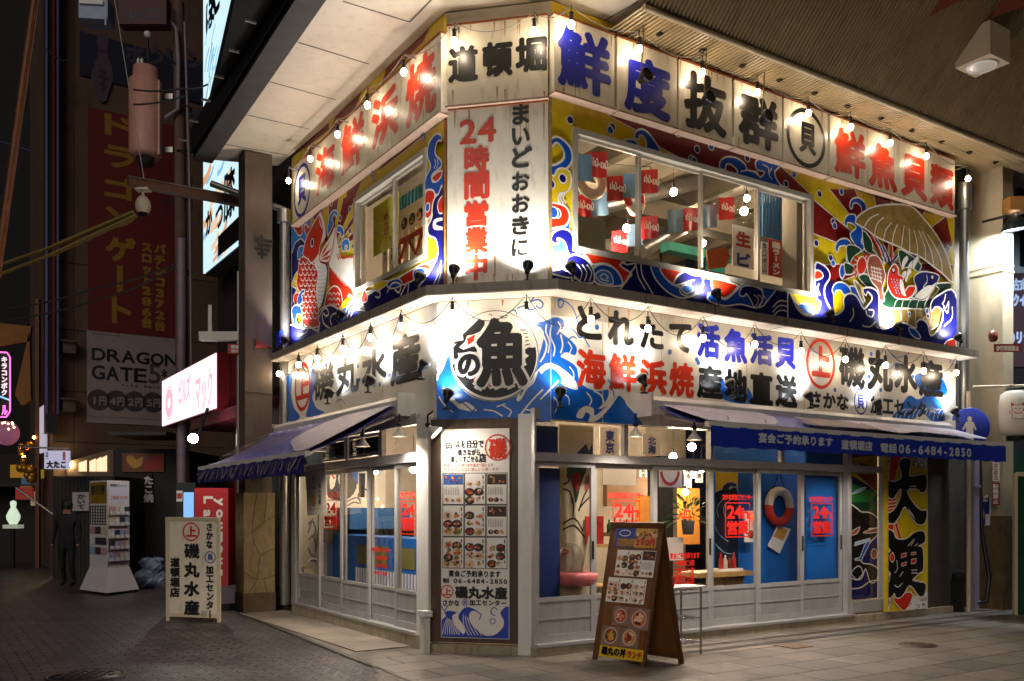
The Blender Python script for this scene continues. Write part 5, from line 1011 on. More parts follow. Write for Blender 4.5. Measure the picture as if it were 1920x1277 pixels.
M.poly(WB, [(15, 1200), (20, 1140), (50, 1110), (40, 1090), (70, 1080), (110, 1090), (85, 1110), (95, 1150), (130, 1200), (160, 1230), (15, 1240)], 3); M.poly(WB, [(130, 1090), (160, 1060), (200, 1065), (240, 1090), (200, 1080), (180, 1110), (200, 1160), (260, 1215), (320, 1220), (370, 1180), (380, 1140), (360, 1090), (410, 1060), (410, 1240), (150, 1240), (160, 1200), (140, 1150), (120, 1120)], 3)
for k in range(8): M.line(P_W, [(30+k*14, 1215), (40+k*10, 1160+k*3), (60+k*7, 1120+k*4)], .008, 3); M.line(P_W, [(180+k*18, 1220), (150+k*18, 1160+k*3), (150+k*10, 1100+k*8)], .008, 3)
for q in ([(20, 1040), (40, 1080), (60, 1050)], [(240, 1130), (250, 1100), (230, 1090)], [(330, 1110), (305, 1090), (320, 1060), (345, 1075)], [(360, 880), (380, 870), (400, 890)]): M.line(WB, q, .01, 3)
M.ring(WB, (315, 1140), .028, .008); M.build('painting', TM)

# ---------------- timber A board before the doors ----------------
def a_board(name, label, cat, bl, br, dep, h, m, edge, facing=.035):
    """bl, br: front feet; dep: vector from the front to the rear feet"""
    bl, br = Vector(bl), Vector(br); mid = (dep*.5); t = thing(name, (bl+br)/2, label, cat)
    w = (br-bl).length; ax = (br-bl).normalized(); top = Vector((0, 0, h))+mid
    f = Face(bl, ax, top, None)
    if f.n.dot(dep) > 0: f.n = -f.n
    L_ = top.length; f2 = Face(bl+dep, ax, Vector((0, 0, h))-mid, None)
    if f2.n.dot(dep) < 0: f2.n = -f2.n
    for k, ff in enumerate((f, f2)):
        b = MB(); b.fbox(ff, 0, .05, 0, L_, -.028, .0, edge); b.fbox(ff, w-.05, w, 0, L_, -.028, 0, edge); b.fbox(ff, .05, w-.05, L_-.05, L_, -.028, 0, edge); b.fbox(ff, .05, w-.05, .06, .11, -.028, 0, edge); o = b.build('frame', t)
        b = MB(); b.fbox(ff, .05, w-.05, .11, L_-.05, -.018, -.004, m); b.build('panel', o)
    b = MB(); b.tube([f.P(.1, L_-.01, -.02), f.P(w-.1, L_-.01, -.02)], .012, STEEL, 6); b.build('hinge', t)
    return t, f, w, L_
WOOD = mat('board_timber', '#5E3A1C', .5, .25, 4, stretch=(3, 3, .5), bump=.08); WOOD2 = mat('board_panel_timber', '#6E4622', .45, .25, 3, stretch=(4, 4, .4))
bl, br = gnd(1110, 1237), gnd(1208, 1252); rr = gnd(1283, 1246)
tA2, fA, wA, LA = a_board('menu_stand', 'brown timber folding menu board standing before the sliding doors', 'menu board', bl, br, rr-br, 1.42, WOOD2, WOOD)
b = MB(); d = .001
def card(u0, v0, u1, v1, style, m=None):  # fractions of the board, v from the top
    a0, a1, z1, z0 = wA*u0, wA*u1, LA*(1-v0), LA*(1-v1)
    if m: b.quad(fA.P(a0, z0, d), fA.P(a1, z0, d), fA.P(a1, z1, d), fA.P(a0, z1, d), m)
    else: menu_card(b, fA, a0, a1, z0, z1, d, style)
    return a0, a1, z0, z1
card(.12, .045, .5, .18, 0, INKB); card(.5, .045, .9, .18, 0, FOOD[4]); a0, a1, z0, z1 = card(.16, .12, .5, .175, 0, FOOD[4])
for k in range(8): dish(b, fA, wA*(.55+.04*k), LA*(.9+.02*(k % 2)), .05, d+.001, False)
b.text(fA, '290円', (wA*.52, LA*.885, wA*.88, LA*.83), d+.003, PINK, .006, az=True); a_, z_ = wA*.3, LA*.92; b.line(fA, [(a_+.07*math.cos(k*.4), z_+.03*math.sin(k*.4)) for k in range(16)], d+.003, .008, PAPER, True)
for k, st in enumerate((3, 6, 5)): card(.2+k*.245, .2, .44+k*.245, .385, st)
for k, st in enumerate((6, 3, 8)): card(.1+k*.245, .4, .34+k*.245, .575, st)
for u0, v0, u1, v1, c in ((.28, .6, .59, .735, 2), (.6, .6, .97, .75, 1), (.12, .745, .47, .88, 0), (.48, .745, .83, .88, 4)):
    a0, a1, z0, z1 = card(u0, v0, u1, v1, 0, mat('photo_mauve', '#8A6A5E', .5, .3, 14)); cx, cz, r = (a0+a1)/2, (z0+z1)/2, (a1-a0)*.38
    for k, (q, m) in enumerate(((1, mat('bowl_rim', '#B4AEA6', .3, .1, 8)), (.85, FOOD[c]), (.55, FOOD[(c+4) % 8]))): b.add([fA.P(cx+r*q*math.cos(i*.3142), cz+r*q*.95*math.sin(i*.3142), d+.001+.0004*k) for i in range(20)], [tuple(range(20))], m)
    for k in range(9): x, z = cx+r*.5*math.cos(k*.7), cz+r*.5*math.sin(k*.7); b.add([fA.P(x+r*.2*math.cos(i*1.047), z+r*.16*math.sin(i*1.047), d+.0026+.0002*k) for i in range(6)], [tuple(range(6))], rnd.choice(FOOD))
a0, a1, z0, z1 = card(.12, .885, .95, .965, 0, mat('notice_yellow', '#D8B020', .5, .05, 8)); b.text(fA, '磯丸の丼', (a0+.03, z1-.01, a0+(a1-a0)*.62, z0+.02), d+.003, LET_K, .005, az=True); b.text(fA, 'ランチ', (a0+(a1-a0)*.64, z1-.02, a1-.01, z0+.02), d+.003, PINK, .005, az=True)
b.build('menu_card', tA2)
# wire shelf behind it
sh = gnd(1314, 1228); SH = thing('wire_shelf', sh, 'low chrome wire shelf beside the timber menu board', 'shelf'); CH = mat('chrome_wire', '#A8A8AC', .25, .1, 8, metal=.9)
c0 = sh-U*.42
for q, dd in ((c0, 0), (sh, 0), (c0, .3), (sh, .3)):
    b = MB(); p = q-FR.n*dd; b.tube([p, p+Vector((0, 0, .72))], .012, CH, 6); b.build('leg', SH)
for z in (.14, .4, .7):
    b = MB()
    for k in range(9): q = c0-FR.n*(.3*k/8)+Vector((0, 0, z)); b.tube([q, q+U*.42], .004, CH, 4)
    for k in range(5): q = c0+U*(.42*k/4)+Vector((0, 0, z-.008)); b.tube([q, q-FR.n*.3], .005, CH, 4)
    b.build('shelf', SH)
b = MB(); b.box(sh-U*.16-FR.n*.15+Vector((0, 0, .722)), .5, .26, .02, PAPER, R(33)); tag(b.build('paper_stack'), 'white papers lying on top of the wire shelf', 'papers')
b = MB(); b.box(sh-U*.36-FR.n*.12+Vector((0, 0, .78)), .1, .1, .1, mat('red_box', '#A02418', .5, .1, 5), R(33)); b.box(sh-U*.36-FR.n*.12+Vector((0, 0, .835)), .1, .1, .008, mat('green_lid', '#3A6A3A', .5, .1, 5), R(33)); tag(b.build('small_box'), 'small red box with green lid on the wire shelf', 'box')
# little white post by the alley pillar
g0 = FL.P(FL.a(789, .25), 0, .2); b = MB(); b.box(g0+Vector((0, 0, .2)), .07, .1, .4, WHITEP, R(33)); b.box(g0+Vector((0, 0, .43)), .1, .16, .06, WHITEP, R(33)); tag(b.build('door_stopper'), 'short white capped post at the foot of the alley side pillar', 'post')
# crime-scene red lettering on the glass
GLR = mat('red_glass_film', '#D01E10', .5, .05, 8)
def decal(i, px, doors=RDOORS, f=FR):
    o, a0, a1, dd = doors[i]; b = MB()
    for s, p, bd in px:
        if s == '#':
            (x0, y0), (x1, y1) = f.uv(p[0], p[1], dd), f.uv(p[2], p[3], dd); b.line(f, [(x0, y0), (x1, y0), (x1, y1), (x0, y1)], dd+.004, .013, GLR, True)
        else: b.text(f, s, p, dd+.004, GLR, bd, fit=bd > .005)
    b.build('lettering', o)
decal(1, [('さかな貝加工センター', (1139, 922, 1208, 936), .004), ('#', (1149, 939, 1199, 1010), 0), ('24', (1152, 944, 1184, 970), .008), ('h', (1184, 950, 1198, 970), .006), ('営業', (1151, 975, 1197, 1005), .008)])
decal(2, [('入口', (1270, 957, 1294, 973), .006), ('宴会ご予約承ります', (1256, 1037, 1312, 1047), .003), ('一階四〇席', (1262, 1051, 1302, 1061), .003), ('二階三七席', (1262, 1065, 1302, 1075), .003), ('個室六七席', (1262, 1078, 1302, 1088), .003), ('合計二四席', (1262, 1090, 1302, 1100), .003)])
decal(3, [('さかな貝加工センター', (1354, 926, 1412, 938), .004), ('#', (1360, 943, 1405, 1006), 0), ('24', (1363, 948, 1391, 972), .008), ('h', (1391, 953, 1404, 972), .006), ('営業', (1363, 977, 1403, 1002), .008)])
decal(5, [('さかな貝加工センター', (1517, 930, 1564, 942), .004), ('#', (1521, 944, 1560, 1004), 0), ('24', (1524, 949, 1548, 972), .008), ('h', (1548, 954, 1559, 972), .006), ('営業', (1524, 977, 1558, 1000), .008)])
decal(1, [('さかな', (604, 921, 634, 934), .004), ('#', (606, 938, 632, 992), 0), ('24', (609, 943, 630, 962), .008), ('営業', (608, 966, 631, 988), .008)], LDOORS, FL)
decal(3, [('宴会承ります', (697, 1026, 731, 1036), .003), ('一階四〇席', (702, 1041, 726, 1051), .003), ('二階三七席', (702, 1056, 726, 1066), .003), ('個室六七席', (702, 1070, 726, 1080), .003)], LDOORS, FL)
decal(4, [('さかな', (748, 921, 780, 935), .004), ('#', (752, 940, 780, 1002), 0), ('24', (754, 945, 777, 966), .01), ('営業', (754, 970, 777, 996), .01)], LDOORS, FL)
b = MB(); f0 = FL; hp = [f0.uv(*q, .3) for q in ((573, 876), (611, 868), (614, 962), (577, 967))]; b.prism(f0, hp, .3, .305, mat('paper_banner', '#C9C0AE', .7, .08, 6)); o = b.build('paper_banner'); tag(o, 'small pale drinks banner hanging from the alley awning', 'banner')
b = MB(); b.text(FL, 'ビール', (585, 892, 592, 918), .3065, LET_K, .004, vert=True); b.text(FL, '飲み放題', (597, 906, 602, 946), .3065, INK, .002, vert=True)
M = Art(FL, [(0, 5, 0, 3)], .3062); M.d0 = .305; M.line(FOOD[4], [(580, 884), (608, 880), (609, 952), (582, 956)], .008, 1, True); M.poly(FOOD[4], [(584, 930), (592, 932), (591, 948), (585, 946)], 2, P_K, .006); M.build('print', o); b.build('lettering', o)
# ---------------- rooms seen through the glass ----------------
def at2(px, py, d): return FR.P(*FR.uv(px, py, d), d)
WARM = glow('room_bulb', '#FFE4C0', 165)
def room_bulb(p, label, group, r=.06, cord=.5):
    t = thing('pendant_lamp', p, label, 'pendant lamp', group); b = MB(); b.ball(p, r, WARM, 10); b.build('bulb', t); b = MB(); p = Vector(p); b.lathe(p, [(.02, r*.9), (.022, r+.06), (.006, r+.07)], SOCK, n=8); b.tube([p+Vector((0, 0, r+.06)), p+Vector((0, 0, r+cord))], .005, CABLE, 5); b.build('cord', t); return t
for px, py, d, w in ((1175, 428, -1.2, 'below the flags behind the first pane'), (1263, 360, -1.4, 'behind the second pane'), (1268, 335, -2.6, 'far back behind the second pane'), (1132, 300, -2.4, 'high behind the first pane'), (1400, 372, -1.9, 'high behind the third pane'), (1265, 426, -3.5, 'low at the back of the upstairs room')): room_bulb(at2(px, py, d), 'lit bulb upstairs '+w, 'bulbs in the upstairs room', .05)
p = at2(1395, 396, -.9); t = room_bulb(p, 'lit bulb inside a large clear glass globe upstairs', 'bulbs in the upstairs room', .055, .4); b = MB(); b.ball(p, .15, glass('globe_glass', '#F4F4F0', 1.3), 18); b.build('globe', t)
# more light behind the low wall, out of the picture's sight lines
for a, d in ((1.5, -3.6), (5.4, -3.2)): room_bulb(FR.P(a, 6.0, d), 'lit bulb deep in the upstairs room, %s the bay' % ('near' if a < 3 else 'far across'), 'bulbs in the upstairs room', .06, .5)
b = MB()
for k in range(7): b.fbox(FR, .2+k*1.05, .34+k*1.05, 6.3, 6.58, -5.4, -.4, mat('roof_beam', '#5E5648', .7, .2, 4))
b.fbox(FR, .2, 7.2, 6.0, 6.28, -2.9, -2.6, mat('roof_beam', '#5E5648')); tag(b.build('ceiling_beam', REST))
b = MB(); b.fbox(FR, .3, 7.1, 5.35, 6.55, -.62, -.5, INW); b.build('ceiling_drop', REST) if False else None
b = MB(); b.tube([at2(1100, 395, -2.2), at2(1330, 335, -2.2)], .11, STEEL, 12); b.tube([at2(1200, 470, -3), at2(1330, 395, -3)], .14, STEEL, 12); tag(b.build('air_duct'), 'round steel air ducts under the upstairs ceiling', 'duct')
b = MB(); b.fbox(FR, *sorted((FR.a(1255, -2.4), FR.a(1372, -2.4))), FR.z(1300, 478, -2.4), FR.z(1300, 462, -2.4), -2.6, -2.4, mat('teal_beam', '#1E7A6A', .5, .15, 5)); b.fbox(FR, *sorted((FR.a(1340, -2.39), FR.a(1360, -2.39))), 3.6, FR.z(1300, 478, -2.4), -2.6, -2.4, mat('teal_beam', '#1E7A6A')); tag(b.build('painted_beam'), 'teal painted beam with post upstairs behind the third pane', 'beam')
b = MB(); b.fbox(FR, *sorted((FR.a(1079, -.5), FR.a(1136, -.5))), 3.6, FR.z(1079, 402, -.5), -.6, -.5, mat('screen_grey', '#8E8C78', .5, .08, 4)); tag(b.build('room_screen'), 'plain grey green screen standing upstairs behind the first pane', 'screen')
# flag strings
FRED = mat('red_flag', '#C4252C', .6, .1, 8); FBLU = mat('blue_flag', '#6E9AC0', .6, .1, 8); FWT = mat('flag_script', '#E8E0DA', .6, .05, 8)
def flag(px, py, w, h, d, col, label, tilt=0.):
    a, z = FR.uv(px, py, d); t = thing('small_flag', FR.P(a, z, d), label, 'flag', 'red and blue flags strung across the upstairs room')
    b = MB(); vs = []; 
    for i in range(5):
        for j in range(4): vs.append(FR.P(a+w*(i/4-.5), z+tilt*w*(i/4-.5)-h*j/3, d+.03*math.sin(i*1.6)*j/3))
    fs = [(i*4+j, i*4+j+1, i*4+j+5, i*4+j+4) for i in range(4) for j in range(3)]; b.add(vs, fs, FRED if col else FBLU, True); b.add([Vector(v)-FR.n*.003 for v in vs], fs, FRED if col else FBLU, True); b.build('cloth', t)
    if col: b = MB(); b.text(FR, 'Coca-Cola', (a+w*.46, z-h*.3+tilt*.1, a-w*.46, z-h*.68), d+.035, FWT, .006, k=1.3, az=True); b.build('lettering', t)
fl = [(1092, 290, 0, -.5), (1120, 285, 1, -.55), (1095, 365, 1, -1.3), (1125, 360, 0, -1.3), (1155, 330, 1, -.8), (1185, 325, 0, -.8), (1218, 318, 1, -.9), (1162, 432, 1, -1.6), (1190, 420, 0, -1.6), (1218, 405, 1, -1.2), (1267, 393, 0, -1.0), (1295, 390, 1, -1.0), (1330, 385, 0, -.9), (1362, 370, 1, -.8)]
for i, (px, py, c, d) in enumerate(fl): flag(px, py, .28, .3, d, c, ('red flag with white script' if c else 'pale blue flag')+' upstairs, %s in the string from the left' % ORD[i], .25)
swag([at2(1079, 285, -.55), at2(1218, 312, -.9), at2(1295, 385, -1.0), at2(1375, 358, -.78)], .05, 'flag_string', 'thin string carrying the red and blue flags upstairs', .004)
def lifebuoy(c, Ro, r, axis, label, rot=0):
    t = thing('lifebuoy', c, label, 'lifebuoy'); Wm = mat('lifebuoy_white', '#D8CFBE', .55, .1, 6); Rm = mat('lifebuoy_red', '#B8301C', .55, .1, 6)
    seq = [Rm, Rm, Rm, Wm, Wm, Wm, Wm, Rm] if rot == 0 else [Wm, Rm, Wm, Rm, Wm, Rm, Wm, Rm] if rot == 1 else [Wm]
    b = MB(); b.torus(c, Ro, r, Wm, axis, 32, 10, seq); b.build('ring', t); return t
b1 = lifebuoy(at2(1107, 340, -.9), .17, .06, FR.n+Vector((0, 0, .2)), 'plain white lifebuoy hanging upstairs behind the flags', 2); b2 = lifebuoy(at2(1190, 375, -1.1), .16, .05, FR.n+U*.3, 'red and white lifebuoy hanging upstairs', 1)
# posters upstairs
def poster(f, px, d, m, name, label, cat='poster', pl_=None):
    a0, z1 = f.uv(px[0], px[1], d); a1, z0 = f.uv(px[2], px[3], d); b = MB(); b.fbox(f, min(a0, a1), max(a0, a1), min(z0, z1), max(z0, z1), d-.01, d, m); o = b.build(name)
    return tag(o, label, cat)
o = poster(FR, (1374, 420, 1415, 506), -.55, PAPER, 'beer_poster', 'tall white upstairs poster with blue and red writing'); b = MB(); b.text(FR, '生', (1380, 432, 1408, 466), -.547, PINK, .012, fit=True); b.text(FR, 'ビ', (1382, 472, 1407, 502), -.547, INKB, .014, fit=True); b.build('lettering', o)
o = poster(FR, (1441, 447, 1470, 522), -.5, mat('red_poster', '#A8242A', .5, .1, 6), 'menu_strip', 'red hanging strip with white writing upstairs', 'menu strip'); b = MB(); b.text(FR, '鶏ラーメン', (1447, 452, 1463, 518), -.497, PAPER, .006, vert=True); b.build('lettering', o)
o = poster(FR, (1428, 452, 1440, 516), -.5, PAPER, 'menu_strip', 'narrow white menu strip upstairs left of the red one', 'menu strip'); b = MB(); b.text(FR, '缶ハイボール', (1430, 455, 1438, 513), -.497, INK, .003, vert=True); b.build('lettering', o)
b = MB(); a0, a1 = FR.a(1422, -.8), FR.a(1480, -.8)
for k in range(22): b.fbox(FR, a0+(a1-a0)*k/22, a0+(a1-a0)*(k+.7)/22, FR.z(1440, 445, -.8), 6.3, -.8-.02*(k % 2), -.78-.02*(k % 2), mat('corrugated_blue', '#2A6EA8', .5, .1, 5))
tag(b.build('blue_partition'), 'blue corrugated partition upstairs behind the last pane', 'partition')
b = MB(); b.fbox(FR, wr1-.1, wr1+.02, wz0-.3, wz1+.3, -.4, -.16, INW); b.build('window_reveal', REST)
b = MB(); b.prism(FR, [FR.uv(*q, -.5) for q in ((1325, 470), (1360, 462), (1370, 480), (1362, 500), (1330, 505))], -.52, -.5, FOOD[1]); tag(b.build('orange_ornament'), 'orange fish shaped ornament upstairs behind the third pane', 'ornament')
# alley window
PYL = mat('poster_yellow', '#C4C020', .5, .05, 6); o = poster(FL, (700, 390, 747, 456), -.4, PYL, 'drink_poster', 'yellow green poster with red writing behind the alley window'); b = MB(); b.text(FL, 'ホッピー', (719, 402, 729, 452), -.397, PINK, .006, vert=True); b.build('lettering', o)
b = MB(); a0, a1 = sorted((FL.a(720, -1.2), FL.a(802, -1.2)))
for k in range(26): b.fbox(FL, a0+(a1-a0)*k/26, a0+(a1-a0)*(k+.65)/26, FL.z(760, 430, -1.2), FL.z(780, 350, -1.2), -1.25, -1.2-.02*(k % 2), mat('teal_slats', '#3E8494', .6, .15, 5))
tag(b.build('slatted_screen'), 'teal slatted screen inside behind the alley window', 'screen')
b = MB(); b.tube([FL.P(.2, 5.3, -.9), FL.P(3.2, 5.3, -.9)], .04, mat('red_truss', '#A83A20', .6, .2, 5), 6)
for k in range(6): b.tube([FL.P(.2+k*.5, 5.3, -.9), FL.P(.45+k*.5, 5.02, -.9), FL.P(.7+k*.5, 5.3, -.9)], .03, mat('red_truss', '#A83A20'), 6)
tag(b.build('roof_truss'), 'red lattice roof truss seen through the alley window', 'truss')
o = poster(FL, (749, 396, 798, 426), -1.0, PAPER, 'picture_menu', 'white picture menu with shellfish behind the alley window'); b = MB()
a0, z1 = FL.uv(749, 396, -1.0); a1, z0 = FL.uv(798, 426, -1.0)
for k in range(3): dish(b, FL, a0+(a1-a0)*(.2+.3*k), (z0+z1)/2, .09, -.998)
b.build('menu_card', o)
for k in range(7): o = poster(FL, (717+k*13, 449-k*4.5, 727+k*13, 510-k*5.5), -.9, PAPER, 'menu_strip', 'white paper menu strip in the alley window row, %s from the left' % ORD[k], 'menu strip'); o['group'] = 'menu strips in the alley window'; b = MB(); b.text(FL, '磯焼き刺身盛'[k % 3:k % 3+3], (720+k*13, 460-k*4.5, 724+k*13, 490-k*5), -.897, INK, .001, vert=True); b.build('lettering', o)
for k, (a, z, d) in enumerate(((1.0, 5.35, -1.6), (2.4, 5.5, -1.7))): room_bulb(FL.P(a, z, d), 'lit bulb behind the %s pane of the alley window' % ('right', 'left')[k], 'bulbs in the upstairs room', .05)
# downstairs
for px, py, d, w in ((1148, 890, -1.6, 'behind the second glass door'), (1297, 838, -1.2, 'in the transom right of the clamp lamp'), (1262, 856, -2.2, 'deep behind the transom'), (1285, 923, -3.6, 'above the hanging plant'), (1315, 880, -3.2, 'in the cluster over the kitchen'), (1300, 890, -4.2, 'far back over the kitchen')): room_bulb(at2(px, py, d), 'lit bulb downstairs '+w, 'bulbs in the downstairs room', .055, .35)
for a, d in ((4.6, -1.0), (3.2, -2.2), (.9, -1.0), (5.6, -2.6)): room_bulb(FR.P(a, 2.85, d), 'lit bulb close under the downstairs ceiling, %.0f paces along the doors' % (a*1.3), 'bulbs in the downstairs room', .06, .3)
for px, py, w in ((702, 883, 'behind the fourth alley door'), (775, 880, 'behind the alley door nearest the corner')): room_bulb(FL.P(*FL.uv(px, py, -.8), -.8), 'lit bulb downstairs '+w, 'bulbs in the downstairs room', .05, .4)
BLUEW = mat('blue_board', '#1560B0', .5, .12, 3); NAVYW = mat('navy_board', '#142C66', .5, .15, 3)
def board(px0, px1, z0, z1, d, m, name, label, cat='partition'):
    b = MB(); b.fbox(FR, FR.a(px0, d), FR.a(px1, d), z0, z1, d-.03, d, m); return tag(b.build(name), label, cat)
board(1512, 1592, .14, 2.45, -.24, BLUEW, 'blue_partition', 'plain blue board behind the last sliding door')
o = board(1340, 1512, .14, 2.45, -.75, BLUEW, 'blue_partition', 'blue board carrying the lifebuoy behind the middle doors')
M = Art(FR, [(FR.a(1341, -.75), FR.a(1384, -.75), .2, 2.4)], -.748); M.d0 = -.75; M.T = (1280, 760, .40486)
M.poly(P_Y, [(140, 290), (255, 290), (255, 460), (140, 460)]); M.poly(mat('sea_dark_paint', '#0A1424', .5, .2, 6), [(130, 700), (130, 440), (180, 390), (190, 370), (220, 355), (248, 365), (245, 380), (225, 375), (215, 390), (260, 420), (260, 900), (130, 900)], 3, P_LB, .01)
for q in ([(150, 560), (170, 600), (210, 630)], [(150, 640), (190, 680), (240, 690)], [(200, 420), (160, 470), (165, 520)], [(230, 430), (190, 470), (200, 530)]): M.line(P_LB, q, .008)
M.build('painting', o)
c = at2(1461, 950, -.68); LBY = lifebuoy(c, .215, .062, FR.n, 'white and red lifebuoy on the blue board behind the doors'); b = MB(); b.tube([c+U*-.12+Vector((0, 0, .24)), c+Vector((0, 0, .48)), c+U*.12+Vector((0, 0, .24))], .008, CABLE, 5); b.build('rope', LBY)
b = MB(); b.prism(FR, [FR.uv(*q, -.7) for q in ((1458, 985), (1483, 992), (1462, 1038), (1440, 1024))], -.71, -.7, PAPER); o = tag(b.build('paper_notice'), 'tilted paper notice with yellow picture below the lifebuoy', 'notice')
b = MB(); b.prism(FR, [FR.uv(*q, -.7) for q in ((1460, 988), (1478, 994), (1468, 1014), (1450, 1006))], -.6995, -.699, FOOD[4]); b.build('picture', o)
o = poster(FR, (1396, 958, 1420, 1016), -.6, PAPER, 'fire_alarm', 'white fire alarm panel with red lamp behind the door', 'alarm panel')
b = MB(); p = at2(1408, 969, -.6); b.lathe(p, [(.0, .06), (.03, .05), (.035, 0)], glow('alarm_red', '#FF2A10', 3), FR.n, 12); b.build('lamp', o); b = MB(); p = at2(1408, 1002, -.6); b.lathe(p, [(0, .015), (.05, .015), (.055, 0)], mat('alarm_bell_red', '#A82414', .4, .1, 6), FR.n, 16); b.build('bell', o)
board(1004, 1050, .14, 2.0, -.3, NAVYW, 'blue_partition', 'dark navy board behind the left edge of the first door'); board(1004, 1046, 2.05, 2.46, -.32, NAVYW, 'blue_partition', 'small navy board in the first transom')
o = board(1050, 1112, .14, 2.5, -.42, mat('cream_cloth', '#B8A88C', .7, .12, 3), 'painted_curtain', 'cream curtain painted with a fish behind the first door', 'curtain')
M = Art(FR, [(FR.a(1051, -.42), FR.a(1111, -.42), .2, 2.45)], -.418); M.d0 = -.42; M.T = (1000, 780, .27397)
M.poly(P_G, [(240, 350), (360, 350), (330, 450), (290, 600), (270, 480), (235, 400)], 3); M.poly(P_R, [(250, 400), (330, 400), (300, 520)], 2)
for q in ([(190, 470), (240, 450), (230, 400)], [(400, 540), (340, 600), (310, 640)], [(200, 740), (280, 700), (340, 790)], [(200, 780), (280, 750), (350, 830)], [(270, 690), (275, 620), (265, 560)], [(310, 650), (340, 560), (380, 480)], [(200, 500), (250, 520), (265, 600)]): M.line(P_K, q, .02, 3)
M.poly(P_F, [(360, 420), (400, 400), (400, 480), (350, 510)], 3); M.line(P_Y, [(195, 350), (195, 900)], .02, 1); M.line(P_V, [(200, 910), (240, 930), (200, 950)], .02, 3); M.poly(P_K, [(300, 250), (360, 190), (380, 240), (400, 190), (440, 255), (440, 270), (300, 270)], 0); M.build('painting', o)
b = MB()
g = at2(1082, 1090, -.3); b.lathe(g+Vector((0, 0, -.05)), [(0, 0), (.2, .01), (.24, .12), (.2, .16), (.1, .13), (0, .12)], mat('pink_fish_skin', '#B8605E', .5, .25, 9), n=14); tag(b.build('pink_dish'), 'pink fish model lying behind the first door', 'fish model')
b = MB(); b.ball(at2(1070, 1050, -.32), .15, glass('plastic_film', '#E8E8E8', 1.5, .25), 12, 1.3); tag(b.build('clear_bag'), 'clear plastic bag bulging behind the first door', 'bag')
o = poster(FR, (1098, 968, 1132, 1020), -.38, mat('red_crate', '#A01E1C', .5, .1, 6), 'red_crate', 'red plastic crate behind the first two doors', 'crate')
b = MB(); b.tube([at2(1090, 1080, -.34), at2(1106, 1005, -.34)], .02, mat('pale_stick', '#B8A888', .6, .1, 6), 6); tag(b.build('pole_net'), 'pale wooden pole leaning behind the first door', 'pole')
# white posters and hanging papers downstairs
for px, d, s, lb in (((1125, 800, 1160, 853), -.8, '東京', 'white hanging banner with blue writing in the transom'), ((1205, 812, 1238, 853), -.9, '北海', 'white hanging banner with black writing right of the other transom banner')):
    o = poster(FR, px, d, PAPER, 'hanging_banner', lb, 'banner'); b = MB(); b.text(FR, s, (px[0]+10, px[1]+6, px[2]-8, px[3]-2), d+.003, INKB, .006, vert=True); b.build('lettering', o)
poster(FR, (1132, 878, 1193, 910), -1.5, PAPER, 'blank_poster', 'blank white sheet hanging behind the second door'); o = poster(FR, (1236, 878, 1279, 914), -1.2, PAPER, 'ring_poster', 'white sheet with red ring behind the third door'); b = MB(); b.line(FR, [(FR.uv(1256, 880, -1.2)[0]+.16*math.cos(k*.26+3.3), FR.uv(1256, 880, -1.2)[1]+.2*math.sin(k*.26+3.3)) for k in range(12)], -1.197, .045, PINK); b.build('lettering', o)
poster(FR, (1192, 930, 1222, 1000), -3.2, mat('orange_board', '#C88430', .6, .15, 4), 'orange_backdrop_board', 'orange panel deep behind the second door', 'panel'); poster(FR, (1270, 915, 1312, 1020), -4.0, mat('orange_board', '#C88430'), 'orange_backdrop_board', 'orange panel behind the hanging plant', 'panel')
o = poster(FR, (1251, 1008, 1281, 1050), -1.0, PAPER, 'small_poster', 'white sheet with blue mark low behind the third door')
b = MB(); b.fbox(FR, FR.a(1138, -4), FR.a(1226, -4), 1.6, 2.1, -4.1, -4, mat('shelf_wood', '#7A5A3A', .6, .2, 4)); b.fbox(FR, FR.a(1138, -4), FR.a(1226, -4), 1.1, 1.16, -4.3, -3.9, mat('shelf_wood', '#7A5A3A')); b.fbox(FR, FR.a(1238, -3), FR.a(1262, -3), .1, 2.4, -3.3, -3, DARK); tag(b.build('back_counter'), 'wooden shelving at the back of the downstairs room', 'shelf')
# hanging plant
c = at2(1290, 985, -.9); PT = thing('hanging_plant', c, 'leafy green plant in a grey pot hanging behind the third door', 'plant'); b = MB(); b.lathe(c, [(0, -.12), (.07, -.12), (.09, .06), (.085, .06), (.06, -.05)], mat('pot_grey', '#4A4C50', .6, .1, 6), n=14); b.build('pot', PT)
b = MB(); LEAF = mat('leaf_green', '#2E5A1E', .5, .35, 9)
for k in range(90):
    q = rnd.uniform(0, 6.28); e = rnd.uniform(-.3, 1.2); r = rnd.uniform(.1, .3); dv_ = Vector((math.cos(q)*math.cos(e), math.sin(q)*math.cos(e), math.sin(e))); p = c+Vector((0, 0, .1))+dv_*r; s = dv_.cross(Vector((0, 0, 1))).normalized()*.022; b.add([p, p+dv_*.05+s, p+dv_*.13+Vector((0, 0, -.04)), p+dv_*.05-s], [(0, 1, 2, 3)], LEAF)
b.build('foliage', PT); b = MB()
for k in range(3): b.tube([c+Vector((.08*math.cos(k*2.1), .08*math.sin(k*2.1), .06)), c+Vector((0, 0, .5))], .004, CABLE, 4)
b.build('hanger', PT)
